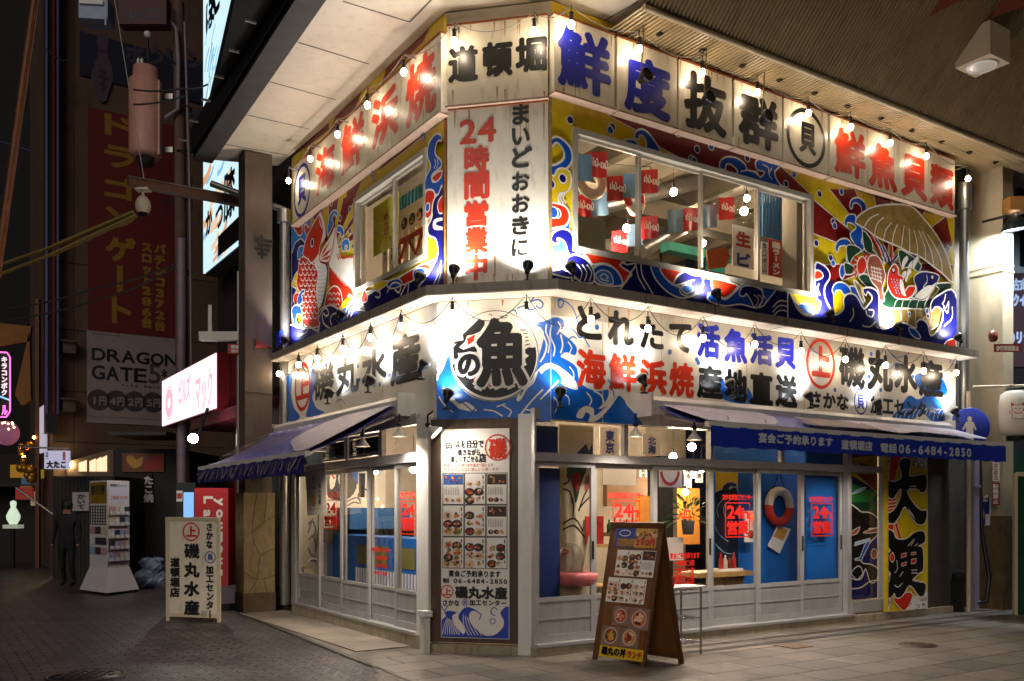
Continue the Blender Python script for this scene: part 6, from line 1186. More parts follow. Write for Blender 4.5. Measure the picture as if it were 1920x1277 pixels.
# table with sauces
TW = mat('table_timber', '#A8844E', .5, .2, 3, stretch=(1, 8, 1)); ta, tz = FR.a(1350, -.6), FR.z(1350, 1072, -.35)
TBL = thing('dining_table', FR.P(ta, .1, -.6), 'pale timber table with sauce bottles behind the middle doors', 'table'); b = MB(); b.fbox(FR, FR.a(1285, -.5), FR.a(1398, -.4), tz-.06, tz, -.72, -.28, TW); b.build('tabletop', TBL)
b = MB(); a_ = FR.a(1365, -.5); b.hexa([FR.P(a_-.04, .1, -.55), FR.P(a_+.04, .1, -.55), FR.P(a_+.04, .1, -.45), FR.P(a_-.04, .1, -.45), FR.P(a_-.2, tz-.06, -.6), FR.P(a_+.2, tz-.06, -.6), FR.P(a_+.2, tz-.06, -.4), FR.P(a_-.2, tz-.06, -.4)], TW); b.build('leg', TBL)
b = MB(); b.fbox(FR, FR.a(1345, -.4), FR.a(1388, -.4), tz, tz+.03, -.55, -.35, PAPER); tag(b.build('sauce_tray'), 'white tray on the timber table', 'tray')
for k, (px, col, nm) in enumerate(((1352, '#B82418', 'red'), (1360, '#D8D0C0', 'white'), (1368, '#7A1A14', 'dark red'), (1376, '#B82418', 'small red'))):
    b = MB(); p = FR.P(FR.a(px, -.42), tz+.03, -.42); h = .2-.03*(k % 3); b.lathe(p, [(0, 0), (.03, 0), (.03, h*.6), (.012, h*.8), (.012, h), (0, h)], mat('bottle_'+nm.replace(' ', '_'), col, .3, .1, 6), n=10); tag(b.build('sauce_bottle'), nm+' sauce bottle in the white tray', 'bottle', 'sauce bottles on the timber table')
# alley side room
def atl(px, py, d): return FL.P(*FL.uv(px, py, d), d)
def lbox(px0, px1, z0, z1, d0, d1, m, name, label, cat):
    b = MB(); a0, a1 = sorted((FL.a(px0, d1), FL.a(px1, d1))); b.fbox(FL, a0, a1, z0, z1, d0, d1, m); return tag(b.build(name), label, cat)
o = lbox(590, 782, .5, FL.z(700, 1006, -.5), -.9, -.5, BLUEW, 'blue_counter', 'blue counter with olive panels inside the alley doors', 'counter')
b = MB()
for p0_, p1_ in ((730, 668), (782, 738)): a0, a1 = sorted((FL.a(p0_, -.5), FL.a(p1_, -.5))); b.fbox(FL, a0+.05, a1-.05, .78, 1.05, -.5, -.49, mat('olive_panel', '#6E6A3A', .6, .15, 5))
b.build('panel', o); b = MB(); a0, a1 = sorted((FL.a(665, -.5), FL.a(780, -.5)))
for k in range(22): a = a0+(a1-a0)*k/22; b.fbox(FL, a, a+(a1-a0)/44, .52, .72, -.5, -.492, PAPER)
b.build('slat_front', o)
fE = Face(FL.P(LL-.141, 0, 0), FL.n*-1, (0, 0, 1), V*-1)
def ebox(px, d, m, name, label, cat): a0, z1 = fE.uv(px[0], px[1]); a1, z0 = fE.uv(px[2], px[3]); b = MB(); b.fbox(fE, min(a0, a1), max(a0, a1), z0, z1, .002, d, m); return tag(b.build(name), label, cat)
ebox((632, 952, 742, 990), .5, mat('tank_blue', '#1E5A94', .3, .2, 5), 'fish_tank', 'blue fish tank behind the alley counter', 'fish tank'); ebox((596, 990, 760, 1014), .3, DARK, 'dark_shelf', 'dark shelf recess behind the alley counter', 'shelf'); ebox((630, 1015, 745, 1020), .4, STEEL, 'steel_counter', 'steel worktop edge behind the alley counter', 'worktop')
b = MB(); p = atl(662, 1046, -.72); b.lathe(p, [(0, 0), (.1, 0), (.105, .22), (.1, .26), (.06, .3), (0, .3)], mat('bowl_white', '#CFC8B8', .4, .05, 8, stretch=(1, 1, 30)), n=16); tag(b.build('bowl_stack'), 'stack of white bowls on the blue counter', 'bowls')
o = ebox((598, 868, 722, 952), .02, PAPER, 'painted_wall_panel', 'white inside wall panel with black fish crest and waves', 'wall panel'); M = Art(fE, [(fE.a(599), fE.a(720), 1.56, 2.4)], .0215); M.d0 = .02; M.T = (545, 780, .27419)
M.circ(P_K, (335, 455), .3, P_W, .02); M.poly(P_W, [(270, 400), (310, 390), (300, 480), (270, 500)], 2); M.poly(P_W, [(330, 400), (380, 430), (360, 500), (330, 460)], 2); M.line(P_V, [(280, 400), (300, 430)], .03, 1)
for q in ([(380, 590), (440, 560), (500, 580)], [(480, 600), (460, 540), (510, 500), (560, 560)], [(380, 620), (430, 590), (470, 600)]): M.line(P_N, q, .02)
M.poly(P_B, [(420, 380), (460, 380), (460, 470), (430, 440)]); M.poly(P_K, [(465, 390), (510, 390), (505, 560), (465, 555)]); M.build('painting', o)
o = ebox((553, 872, 594, 1062), .03, mat('grey_curtain', '#9C9A90', .7, .1, 3), 'painted_screen', 'pale screen with blue wave drawing behind the first alley door', 'screen'); M = Art(fE, [(fE.a(554), fE.a(593), .75, 2.2)], .032); M.d0 = .03; M.T = (545, 780, .27419)
for q in ([(120, 740), (150, 720), (170, 780), (150, 830)], [(125, 850), (150, 820), (170, 880), (165, 930)], [(120, 900), (140, 950), (170, 960)], [(150, 700), (130, 760), (120, 800)]): M.line(P_N, q, .02)
M.circ(P_N, (155, 1020), .1, P_W, .02); M.build('painting', o)
b = MB(); 
for k in range(6):
    p = fE.P(*fE.uv(676+k*9, 936+(k % 3)*14), .1); b.box(p, .03, .03, .03, glow('tiny_lamp', '#FFC878', 4))
tag(b.build('fairy_lights'), 'tiny warm lights on the alley counter', 'fairy lights')

# clutter deep in the street level room
for k in range(9):
    px = 1136+k*21; o = poster(FR, (px, 862+(k % 3)*3, px+14, 905+(k % 2)*10), -4.6, PAPER, 'menu_strip', 'paper menu strip on the far kitchen wall, %s from the left' % ORD[k], 'menu strip'); o['group'] = 'menu strips on the kitchen wall'; b = MB(); b.text(FR, '刺身焼魚貝酒'[k % 4:k % 4+3], (px+3, 866, px+11, 898), -4.597, INK, .004, vert=True); b.build('lettering', o)
for k in range(8):
    p = FR.P(FR.a(1142+k*11, -4), 1.16, -4.0); h = .22+.05*(k % 3); b = MB(); b.lathe(p, [(0, 0), (.04, 0), (.04, h*.6), (.016, h*.75), (.016, h), (0, h)], mat('bottle_'+('green', 'brown', 'clear')[k % 3], ('#1E4A2A', '#4A2A14', '#A8B0A8')[k % 3], .15, .1, 6), n=8); o = b.build('sake_bottle'); tag(o, '%s bottle on the back shelf, %s from the left' % (('green', 'brown', 'pale')[k % 3], ORD[k]), 'bottle', 'bottles on the back shelf')
for k, (a, d) in enumerate(((2.0, -1.7), (3.0, -2.4), (2.3, -3.1))):
    t = thing('stool', FR.P(a, .1, d), 'round timber stool inside, %s from the doors' % ORD[k], 'stool', 'stools in the street level room'); b = MB(); b.lathe(FR.P(a, .52, d), [(0, 0), (.16, 0), (.17, .03), (0, .05)], TW, n=14); b.build('seat', t)
    for q in range(3): b = MB(); b.tube([FR.P(a+.13*math.cos(q*2.1), .1, d+.13*math.sin(q*2.1)), FR.P(a+.08*math.cos(q*2.1), .52, d+.08*math.sin(q*2.1))], .018, TW, 6); b.build('leg', t)
b = MB(); b.fbox(FR, 1.4, 3.6, .95, 1.0, -3.9, -3.4, TW); b.fbox(FR, 1.4, 3.6, .1, .95, -3.85, -3.8, BLUEW); tag(b.build('bar_counter'), 'long timber topped bar deep in the street level room', 'counter')
b = MB(); b.fbox(FR, 1.2, 1.5, 2.3, 3.2, -3.3, -2.0, STEEL); b.tube([FR.P(.8, 2.95, -2.2), FR.P(5.5, 2.95, -2.2)], .12, STEEL, 10); tag(b.build('extractor_duct'), 'steel extractor duct under the street level ceiling', 'duct')
# ---------------- alley: column, neighbours, poles, signs ----------------
def fp(Y, x=0.): return Face((x, Y, 0), (1, 0, 0), (0, 0, 1), (0, -1, 0))      # upright plane facing the street corner
COLM = mat('column_concrete', '#5A4E44', .75, .2, 2, bump=.1, stain='#2E2824'); STONE = mat('pillar_stone', '#94825E', .8, .25, 5, bump=.25, stain='#3A3020')
CT = thing('concrete_column', FL.P(5.07, 0, .48), 'tall brown concrete column at the alley end of the restaurant', 'column')
b = MB(); b.fbox(FL, 4.90, 5.24, 1.8, ZS-.02, .28, .69, COLM); b.fbox(FL, 4.885, 4.90, 3.3, 3.32, .28, .69, SEAM); b.build('shaft', CT)
b = MB(); b.fbox(FL, 4.87, 5.28, .05, 1.8, .25, .72, STONE); b.fbox(FL, 4.86, 5.29, 0, .3, .24, .73, mat('stone_base', '#5E4E38', .85, .25, 6, bump=.2)); b.build('stone_base', CT)
fcol = Face(FL.P(4.87, 0, .72), (FL.n*-1), (0, 0, 1), V*-1); b = MB()
for q in ([(.06, .3), (.2, .5), (.25, .85), (.47, .95)], [(.25, .85), (.12, 1.2), (.2, 1.8)], [(.0, .62), (.2, .5), (.47, .55)], [(.12, 1.2), (.3, 1.35), (.47, 1.45)], [(.3, 1.35), (.36, 1.8)], [(.35, .3), (.3, .5)]): b.line(fcol, [(x, z) for x, z in cr(q, 3, False)], .002, .009, mat('stone_crack', '#4A4030', .9, .2, 8))
b.build('crack', CT)
o = None
b = MB()
for k in range(4): b.fbox(fcol, .2-.05*(k % 2), .34+.03*k, 5.35+k*.07, 5.39+k*.07, .03, .05, BLACKM)
b.fbox(fcol, .25, .28, 5.3, 5.65, .03, .045, BLACKM); tag(b.build('metal_emblem'), 'small black metal emblem on the concrete column', 'emblem')
b = MB(); p = FL.P(4.86, 0, .1); b.tube([p+Vector((0, 0, z)) for z in (.1, 3, 5.9)], .075, STEEL, 10); b.tube([p+Vector((0, 0, 5.9)), p+Vector((0, 0, 6.1))], .11, STEEL, 10); b.tube([p+Vector((0, 0, 6.1)), FL.P(5.6, 6.55, 1.0)], .05, STEEL, 8); tag(b.build('drain_pipe'), 'grey metal drain pipe between the column and the carp mural', 'pipe')
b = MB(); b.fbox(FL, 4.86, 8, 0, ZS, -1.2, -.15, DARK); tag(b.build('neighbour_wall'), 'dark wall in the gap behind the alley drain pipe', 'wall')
b = MB(); h = FL.P(4.9, 4.0, .3); b.lathe(h, [(.02, 0), (.03, .1), (.07, .24), (.075, .25)], mat('horn_red', '#8A2018', .5, .1, 6), -U+Vector((0, 0, .1)), 14); tag(b.build('horn_speaker'), 'small red horn on the column beside the ledge', 'horn')
b = MB(); b.fbox(FL, 4.8, 4.95, 4.02, 4.25, .08, .2, mat('blue_box', '#1838C0', .4, .1, 6)); tag(b.build('junction_box'), 'small bright blue box at the alley end of the ledge', 'box')
b = MB(); q = FL.P(5.2, .05, .1); 
for k in range(5): b.ball(q+Vector((rnd.uniform(-.15, .15), rnd.uniform(-.1, .2), .1+.05*k)), .14, DARK, 8)
tag(b.build('rubbish_sack'), 'dark rubbish sacks in the gap beside the stone pillar', 'rubbish')
# red neighbour shop
SHOPR = mat('shop_red', '#7A1020', .5, .15, 3); NS = thing('red_shop', FL.P(8, 0, .4), 'dark red shop front behind the concrete column', 'shop')
b = MB(); b.fbox(FL, 5.9, 11, .1, 3.2, -1.6, -.9, SHOPR); b.fbox(FL, 5.9, 11, 3.45, 16, -1.7, -.55, mat('shop_upper_dark', '#2A2024', .8, .2, 2)); b.build('wall', NS); b = MB(); b.fbox(FL, 5.5, 11, .0, .1, -.4, .9, mat('shop_step', '#5A5A6A', .5, .1, 4)); b.build('step', NS)
b = MB(); b.fbox(FL, 5.9, 11, 3.2, 3.42, -1.6, .0, mat('canopy_dark_red', '#4A1420', .4, .1, 4)); b.build('canopy', NS)
b = MB()
for a, d in ((6.6, -.4), (7.4, -.4), (7.0, -.15)): p = FL.P(a, 3.195, d); b.lathe(p, [(0, 0), (.1, 0), (.11, .004)], glow('downlight', '#FFE0D0', 14), n=14)
b.build('downlight', NS)
b = MB(); b.fbox(FL, 6.4, 8.6, 2.75, 3.1, -.88, -.8, glow('pink_lightbox', '#FF9AA0', .4)); b.build('light_box', NS)
# lit sign box
c0 = Vector((-5.55, 17, 0)); fS = Face(c0, V, (0, 0, 1), FL.n); SB = thing('light_box_sign', c0+Vector((0, 0, 3.44)), 'glowing pink white sign box with dark red side on the red shop', 'sign')
b = MB(); b.fbox(fS, 0, 4.5, 3.45, 4.48, -.02, 0, glow('lit_sign_pink', '#FFDCE6', .52)); b.build('face', SB)
b = MB(); b.fbox(fS, -.01, 4.52, 3.43, 4.5, -.5, -.021, mat('sign_side_red', '#6A1A20', .3, .1, 4)); b.fbox(fS, -.015, -.01, 3.43, 4.5, -.27, -.25, DARK); b.build('box', SB)
b = MB(); SP = glow('lit_sign_red', '#F4AEBC', .46)
for s, p in (('ビルズ', (334, 712, 357, 752)), ('マック', (366, 700, 400, 762))): b.text(fS, s, p, .004, SP, .02)
a, z = fS.uv(317, 756, .004)
for r, w in ((.36, .03), (.22, .2)): b.line(fS, [(a+r*1.1*math.cos(k*.2618), z+r*math.sin(k*.2618)) for k in range(24)], .004, w, SP, True)
b.build('lettering', SB)
p = hz(362, 822, 3.05) if False else Vector(((362-960)/F*16.5, 16.5, EH+(955-822)/F*16.5)); LS = thing('flood_lamp', p, 'bright round white lamp under the pink sign box', 'lamp'); b = MB(); b.ball(p, .085, glow('lit_flood', '#F4F2E0', 70), 12); b.build('bulb', LS); b = MB(); b.tube([p+Vector((0, .08, .02)), p+Vector((0, .3, .1)), p+Vector((.1, .5, .6))], .03, BLACKM, 6); b.build('bracket', LS)
# tall lit panel above
c1 = Vector((-4.69, 16, 0)); fT = Face(c1, V, (0, 0, 1), FL.n); TP = thing('lit_panel_sign', c1+Vector((0, 0, 6.3)), 'tall glowing blue white sign panel half hidden by the eaves', 'sign')
b = MB(); b.fbox(fT, 0, 2.88, 6.33, 13.5, -.03, 0, glow('lit_panel', '#C4E4EE', .44)); b.build('face', TP); b = MB(); b.fbox(fT, -.03, 2.9, 6.3, 13.55, -.35, -.031, DARK); b.build('box', TP)
M = Art(fT, [(.02, 2.86, 6.35, 13.4)], .003); M.T = (370, 0, .42288); GP = [glow('panel_'+n, h, .4) for n, h in (('peach', '#D8A078'), ('cream', '#E4C8A8'), ('blue', '#88B8DC'), ('grey', '#9AB4C0'))]; GK = mat('panel_ink', '#05060A', .5, .1, 4)
for i in range(26): x, y = rnd.uniform(25, 120), rnd.uniform(735, 1200); M.line(GP[i % 3], [(x, y), (x+20, y-30), (x+35, y-80)], rnd.uniform(.06, .2), 3)
for i in range(14): x, y = rnd.uniform(35, 90), rnd.uniform(200, 480); M.line(GP[2+i % 2], [(x, y), (x+8, y-60), (x+20, y-110)], rnd.uniform(.04, .12), 3)
M.poly(GK, [(93, 1050), (216, 930), (216, 1040), (93, 1140)]); M.build('picture', TP)
b = MB(); b.text(fT, 'この富の巨', (413, 488, 460, 408), .006, glow('panel_white', '#CFE8F0', .5), .02) if False else None
for i, ch in enumerate('この富の') : px = 411+i*11.5; py = 466-i*10.5; b.text(fT, ch, (px, py-11, px+11, py+6), .006, glow('panel_white', '#CFE8F0', .5), .02)
for ch, c in (('膝', (419, 330, 441, 398)), ('ラ', (448, 318, 462, 345)), ('か', (386, 400, 398, 432)), ('つ', (404, 395, 418, 420)), ('ほ', (386, 12, 402, 40)), ('え', (390, -20, 412, 14))): b.text(fT, ch, c, .006, GK, .04, fit=True)
b.build('lettering', TP)
# little red exit notice, slim posts
b = MB(); f = fp(14.6); a0, z1 = f.uv(427, 645); a1, z0 = f.uv(463, 663); b.fbox(f, a0, a1, z0, z1, -.01, 0, mat('notice_red', '#B82818', .5, .1, 5)); o = tag(b.build('red_notice'), 'small red notice on the slim post above the sign box', 'notice'); b = MB(); b.text(f, '喫煙所', (433, 647, 457, 654), .002, PAPER, .003); b.text(f, '抜出口', (433, 655, 457, 661), .002, PAPER, .003); b.build('lettering', o)
b = MB(); x = f.uv(444, 600)[0]; b.tube([(x, 14.7, 0), (x, 14.7, 5.4)], .04, STEEL, 8); b.box((x-.25, 14.7, 4.35), .75, .12, .14, WHITEP); b.box((x-.45, 14.7, 4.6), .06, .1, .5, WHITEP); tag(b.build('slim_post'), 'slim grey post with crossbar and white fittings', 'post')
b = MB(); p = Vector(((458-960)/F*14.5, 14.5, EH+(955-783)/F*14.5)); b.ball(p, .05, glow('red_lamp', '#FF1A10', 8), 10); b.box((p.x, p.y, p.z-.45), .08, .1, .8, mat('blue_strip', '#3A5AA0', .5, .1, 5)); tag(b.build('alarm_lamp'), 'small red lamp on a blue strip beside the column', 'lamp')
# beam with dome camera
q0 = Vector(((240-960)/F*13.5, 13.5, EH+(955-337)/F*13.5)); q1 = q0+U*1.85; b = MB(); fb = Face(q0, U); b.fbox(fb, 0, 1.9, -.09, .03, -.06, .06, mat('beam_brown', '#5A3A2A', .6, .2, 5)); b.fbox(fb, 0, 1.9, .03, .045, -.08, .08, STEEL); tag(b.build('steel_beam'), 'brown steel beam carrying the dome camera', 'beam')
p = q0+U*.21+Vector((0, 0, -.1)); DC = thing('dome_camera', p, 'white dome security camera hanging from the brown beam', 'camera'); CAMW = mat('camera_white', '#C0B49E', .4, .05, 6)
b = MB(); b.box(p+Vector((0, 0, -.01)), .2, .16, .03, CAMW); b.tube([p, p+Vector((0, 0, -.1))], .02, CAMW, 8); b.build('mount', DC); b = MB(); b.lathe(p+Vector((0, 0, -.36)), [(.08, 0), (.105, .06), (.11, .12), (.095, .19), (.05, .25), (0, .26)], CAMW, n=16); b.build('housing', DC); b = MB(); b.lathe(p+Vector((0, 0, -.42)), [(0, 0), (.05, .015), (.075, .05), (.078, .065)], mat('camera_dome', '#1A1A1E', .08, .1, 6, metal=.5), n=16); b.build('dome', DC)
# utility pole, transformer, switch box
POLE = mat('pole_concrete', '#6A5048', .8, .2, 4); f = fp(20.5); x = f.uv(345, 500)[0]; UPOL = thing('utility_pole', (x, 20.5, 0), 'brownish utility pole with conduits behind the eaves', 'utility pole')
b = MB(); b.tube([(x, 20.5, 0), (x-.12, 20.5, 13)], [.15, .12], POLE, 12); b.build('pole', UPOL); b = MB(); b.tube([(x+.2, 20.45, 3), (x+.16, 20.4, 9), (x+.05, 20.4, 12.5)], .03, mat('conduit_lilac', '#8A7A8A', .5, .1, 5), 8); b.tube([(x+.02, 20.3, .5), (x+.02, 20.3, 7.6)], .1, mat('conduit_lilac', '#8A7A8A'), 10); b.tube([(x-.35, 20.3, 12.6), (x-.1, 20.3, 12.3), (x-.05, 20.3, 11.6), (x-.05, 20.3, 10.5), (x-.35, 20.3, 10.3)], .05, mat('conduit_lilac', '#8A7A8A'), 8); b.build('conduit', UPOL)
b = MB()
for z in (8.6, 9.6, 10.6, 6.9): b.tube([(x+.17*math.cos(k*.7), 20.5+.17*math.sin(k*.7), z) for k in range(10)], .02, CABLE, 5)
b.build('clamp', UPOL)
TRM = mat('transformer_pink', '#C48C7C', .5, .08, 4); xt, zt_, zb_ = f.uv(283, 300)[0], f.z(283, 165), f.z(283, 306); TF = thing('transformer', (xt, 20.3, zb_), 'pinkish pole mounted transformer drum', 'transformer')
b = MB(); b.lathe((xt, 20.2, zb_), [(.0, 0), (.27, 0), (.34, .05), (.35, .1), (.35, zt_-zb_), (.27, zt_-zb_+.04), (.26, zt_-zb_+.3), (0, zt_-zb_+.3)], TRM, n=20); b.box((xt+.3, 20.15, (zt_+zb_)/2), .12, .16, (zt_-zb_)*.96, TRM); b.build('tank', TF)
b = MB(); b.lathe((xt, 20.2, zb_-.16), [(0, 0), (.16, 0), (.2, .16)], mat('transformer_base', '#3A2A28', .7, .2, 6), n=16); b.build('base', TF); b = MB()
for dx in (-.12, -.04): b.lathe((xt+dx, 20.1, zt_+.3), [(.03, 0), (.04, .04), (.03, .08), (.04, .12), (.0, .2)], WHITEP, n=8)
b.ball((xt+.08, 20.1, zt_+1.0), .08, WHITEP, 8); b.tube([(xt+.08, 20.1, zt_+.95), (xt+.1, 20.15, zt_+.3)], .03, CABLE, 6); b.tube([(xt-.1, 20.1, zt_+.4), (xt+.3, 20.2, zt_+.7), (x, 20.4, zt_+.4)], .02, CABLE, 6); b.build('bushing', TF)
b = MB(); b.box((xt+.42, 20.4, zt_-.25), .25, .1, .12, STEEL); b.box((xt+.42, 20.4, zb_+.25), .25, .1, .12, STEEL); b.build('bracket', TF)
b = MB(); xs, zs_ = f.uv(182, 25); SWM = mat('switchgear_pale', '#8E98B4', .45, .1, 5); b.box((xs, 20.5, zs_), .62, .5, .5, SWM, .1); b.box((xs, 20.22, zs_+.1), .5, .05, .1, WHITEP, .1)
for k in range(4): b.lathe((xs-.22+k*.15, 20.3, zs_+.28), [(.03, 0), (.045, .05), (.03, .1), (.045, .15), (0, .2)], WHITEP, n=8)
b.box((xs+.3, 20.3, zs_-.3), .04, .1, .2, SWM); tag(b.build('switch_box'), 'pale blue grey electrical switch box high on the left', 'switch box')
b = MB(); f2 = fp(11); b.tube([f2.P(*f2.uv(-6, 520)), f2.P(*f2.uv(68, -20))], .045, mat('rusty_pole', '#7A4418', .5, .4, 9), 8); tag(b.build('leaning_pole'), 'rusty leaning pole lit orange at the left edge', 'pole')
# cables and yellow sleeves
def wire(pts, Y, r, m, label, sag=0):
    f = fp(Y); P_ = []
    for i in range(len(pts)-1):
        for k in range(8): t = k/8; P_.append(f.P(*f.uv(pts[i][0]+(pts[i+1][0]-pts[i][0])*t, pts[i][1]+(pts[i+1][1]-pts[i][1])*t+sag*4*t*(1-t))))
    P_.append(f.P(*f.uv(*pts[-1]))); b = MB(); b.tube(P_, r, m, 6); return tag(b.build('overhead_wire'), label, 'wire')
YSL = mat('yellow_sleeve', '#6E5810', .5, .15, 6)
wire([(-10, 500), (100, 462)], 17, .03, YSL, 'short upper yellow sleeved wire at the left edge'); wire([(100, 462), (250, 398)], 17, .045, YSL, 'upper yellow sleeved wire below the transformer'); wire([(-10, 518), (100, 476)], 17, .03, YSL, 'short lower yellow sleeved wire at the left edge'); wire([(96, 478), (255, 404)], 17, .045, YSL, 'lower yellow sleeved wire below the transformer')
wire([(-10, 582), (180, 540), (330, 494)], 17.4, .018, CABLE, 'upper black wire sweeping to the pole', 6); wire([(-10, 603), (190, 560), (330, 500)], 17.2, .018, CABLE, 'lower black wire sweeping to the pole', 6)
wire([(215, 0), (270, 335)], 13.6, .008, STEEL, 'thin stay wire running down to the camera beam'); wire([(250, 168), (340, 166), (390, 158)], 18, .018, CABLE, 'black wire crossing the transformer top', 4); wire([(250, 196), (345, 180)], 18, .018, CABLE, 'second black wire crossing the transformer', 4)
wire([(-10, 262), (60, 284)], 17, .015, mat('wire_blue', '#2A3A6A', .5, .1, 5), 'faint blue wire at the left edge'); wire([(66, 60), (110, 110), (140, 100)], 18.5, .012, CABLE, 'slack wire loop left of the bowling pin sign', 8)
b = MB()
for k in range(18):
    c = f.P(*f.uv(345+rnd.uniform(-45, 12), 355+rnd.uniform(-20, 60))); b.tube([c+Vector((.12*math.cos(j*.8+k), .05*math.sin(k*3), .16*math.sin(j*.8+k))) for j in range(7)], .008, CABLE, 4)
tag(b.build('cable_coil'), 'tangle of black cable coils below the transformer', 'cable coil')
# building with the banners
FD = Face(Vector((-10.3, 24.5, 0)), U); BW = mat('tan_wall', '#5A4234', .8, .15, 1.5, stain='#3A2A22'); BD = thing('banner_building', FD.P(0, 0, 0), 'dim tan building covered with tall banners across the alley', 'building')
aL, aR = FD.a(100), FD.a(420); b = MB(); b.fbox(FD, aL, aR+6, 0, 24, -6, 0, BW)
for py in (495, 620, 735, 830): z = FD.z(140, py); b.fbox(FD, aL, aR, z, z+.02, 0, .004, DARK)
b.fbox(FD, FD.a(138), FD.a(139), 0, 20, 0, .004, DARK); b.build('wall', BD)
for py in (655, 762): b = MB(); a, z = FD.uv(127, py); b.fbox(FD, a-.15, a+.15, z-.14, z+.14, 0, .3, mat('lamp_housing_tan', '#5A463A', .6, .1, 5)); b.fbox(FD, a-.2, a+.2, z+.14, z+.18, 0, .4, mat('lamp_housing_tan', '#5A463A')); b.build('wall_lamp', BD)
b = MB(); b.fbox(FD, FD.a(84), FD.a(104), 3.5, 22, -.2, .3, mat('dark_facade_strip', '#100C10', .4, .2, 3)); 
for k, px in enumerate((82, 95, 103)): b.fbox(FD, FD.a(px), FD.a(px)+.05, 4, 22, .3, .36, mat('facade_tube_'+'abc'[k], ('#6A6A9A', '#7A1A22', '#5A5A80')[k], .3, .1, 3))
tag(b.build('facade_strip'), 'dark vertical facade strip with tubes left of the banner building', 'facade')
def banner(tl, br, m, name, label, d=.03):
    a0, z1 = FD.uv(*tl, d); a1, z0 = FD.uv(*br, d); b = MB(); b.fbox(FD, a0, a1, z0, z1, .0, d, m); return tag(b.build(name), label, 'banner')
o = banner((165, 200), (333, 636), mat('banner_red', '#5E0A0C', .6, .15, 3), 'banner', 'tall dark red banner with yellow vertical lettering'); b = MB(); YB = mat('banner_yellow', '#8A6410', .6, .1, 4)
for k, ch in enumerate('ドラゴン'): b.text(FD, ch, (196, 212+k*58, 254, 262+k*58), .032, YB, .05, fit=True)
for ch, c in (('ゲ', (198, 440, 254, 494)), ('ト', (210, 556, 246, 608))): b.text(FD, ch, c, .032, YB, .06, fit=True)
b.fbox(FD, FD.a(219), FD.a(230), FD.z(225, 548, .03), FD.z(225, 498, .03), .03, .033, YB)
b.text(FD, 'スロット286台', (264, 452, 286, 616), .032, YB, .02, vert=True); b.text(FD, 'パチンコ372台', (289, 455, 311, 622), .032, YB, .02, vert=True); b.build('lettering', o)
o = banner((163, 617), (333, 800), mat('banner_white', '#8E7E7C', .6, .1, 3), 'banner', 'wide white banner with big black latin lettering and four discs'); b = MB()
for s, w in (('DRAGON', (171, 652, 334, 688)), ('GATE', (171, 684, 276, 718)), ('5', (278, 682, 302, 720)), ('*', (302, 692, 314, 710))): b.text(FD, s, w, .032, LET_K if s != '5' else mat('banner_grey_ink', '#4A3A3C', .5, .1, 4), .012, k=.9, fit=True)
b.text(FD, 'FIVE COLLECTION', (226, 720, 350, 732), .032, INK, .01, fit=False); b.text(FD, 'ドラゴンゲートは', (172, 624, 225, 631), .032, INK, .004); b.text(FD, 'あなたにぴったりの五つのコレクションで', (168, 781, 300, 787), .032, INK, .005)
b.build('lettering', o); b = MB(); DSC = mat('banner_disc', '#3A3032', .6, .3, 4)
for k, s in enumerate(('1円', '4円', '2円', '5円')):
    a, z = FD.uv(185+k*34, 750+k*1.5, .032); b.add([FD.P(a+.28*math.cos(j*.2618), z+.28*math.sin(j*.2618), .033) for j in range(24)], [tuple(range(24))], DSC); b.text(FD, s, (a-.2, z+.12, a+.2, z-.14), .035, mat('disc_lettering', '#8A7A7A', .5, .1, 5), .01, az=True)
b.build('disc', o)
o = banner((150, 58), (385, 196), mat('bowling_navy', '#10142C', .6, .1, 3), 'bowling_sign', 'dark navy sign with a bowling pin high on the building', .05); M = Art(FD, [(aL, aR, 5, 20)], .055); M.d0 = .05; M.T = (0, 0, .329); PIN = mat('pin_pale', '#4A3A48', .6, .1, 4)
M.poly(PIN, [(585, 190), (615, 200), (618, 250), (610, 300), (640, 400), (640, 460), (610, 560), (600, 578), (570, 578), (545, 540), (520, 450), (530, 390), (560, 300), (552, 230), (560, 200)], 4); M.line(mat('pin_stripe', '#3A2030', .6, .1, 4), [(555, 290), (612, 295)], .07, 1)
M.line(mat('pin_stripe', '#3A2030', .6, .1, 4), [(560, 400), (600, 410), (570, 440), (610, 450), (575, 480), (600, 490), (580, 520)], .08, 3); M.build('picture', o); b = MB(); DL = mat('dim_sign_lettering', '#3A3448', .6, .1, 4)
for k, ch in enumerate('ボウリン'): b.text(FD, ch, (236+k*38, 80+k*4, 270+k*38, 122+k*4), .055, DL, .04, fit=True)
b.text(FD, '球', (350, 200, 376, 232), .055, DL, .03, fit=True); b.build('lettering', o)
b = MB(); fz0 = fp(20); a0, z1 = fz0.uv(222, -6); a1, z0 = fz0.uv(312, 45); b.fbox(fz0, a0, a1, z0, z1, -.3, 0, mat('red_round_sign', '#4A1E22', .6, .1, 3)); o = tag(b.build('hanging_sign'), 'dim reddish sign at the top between switch box and pole', 'sign'); b = MB(); b.text(fz0, '・レ・コン', (226, 12, 304, 38), .004, DL, .02); b.build('lettering', o)
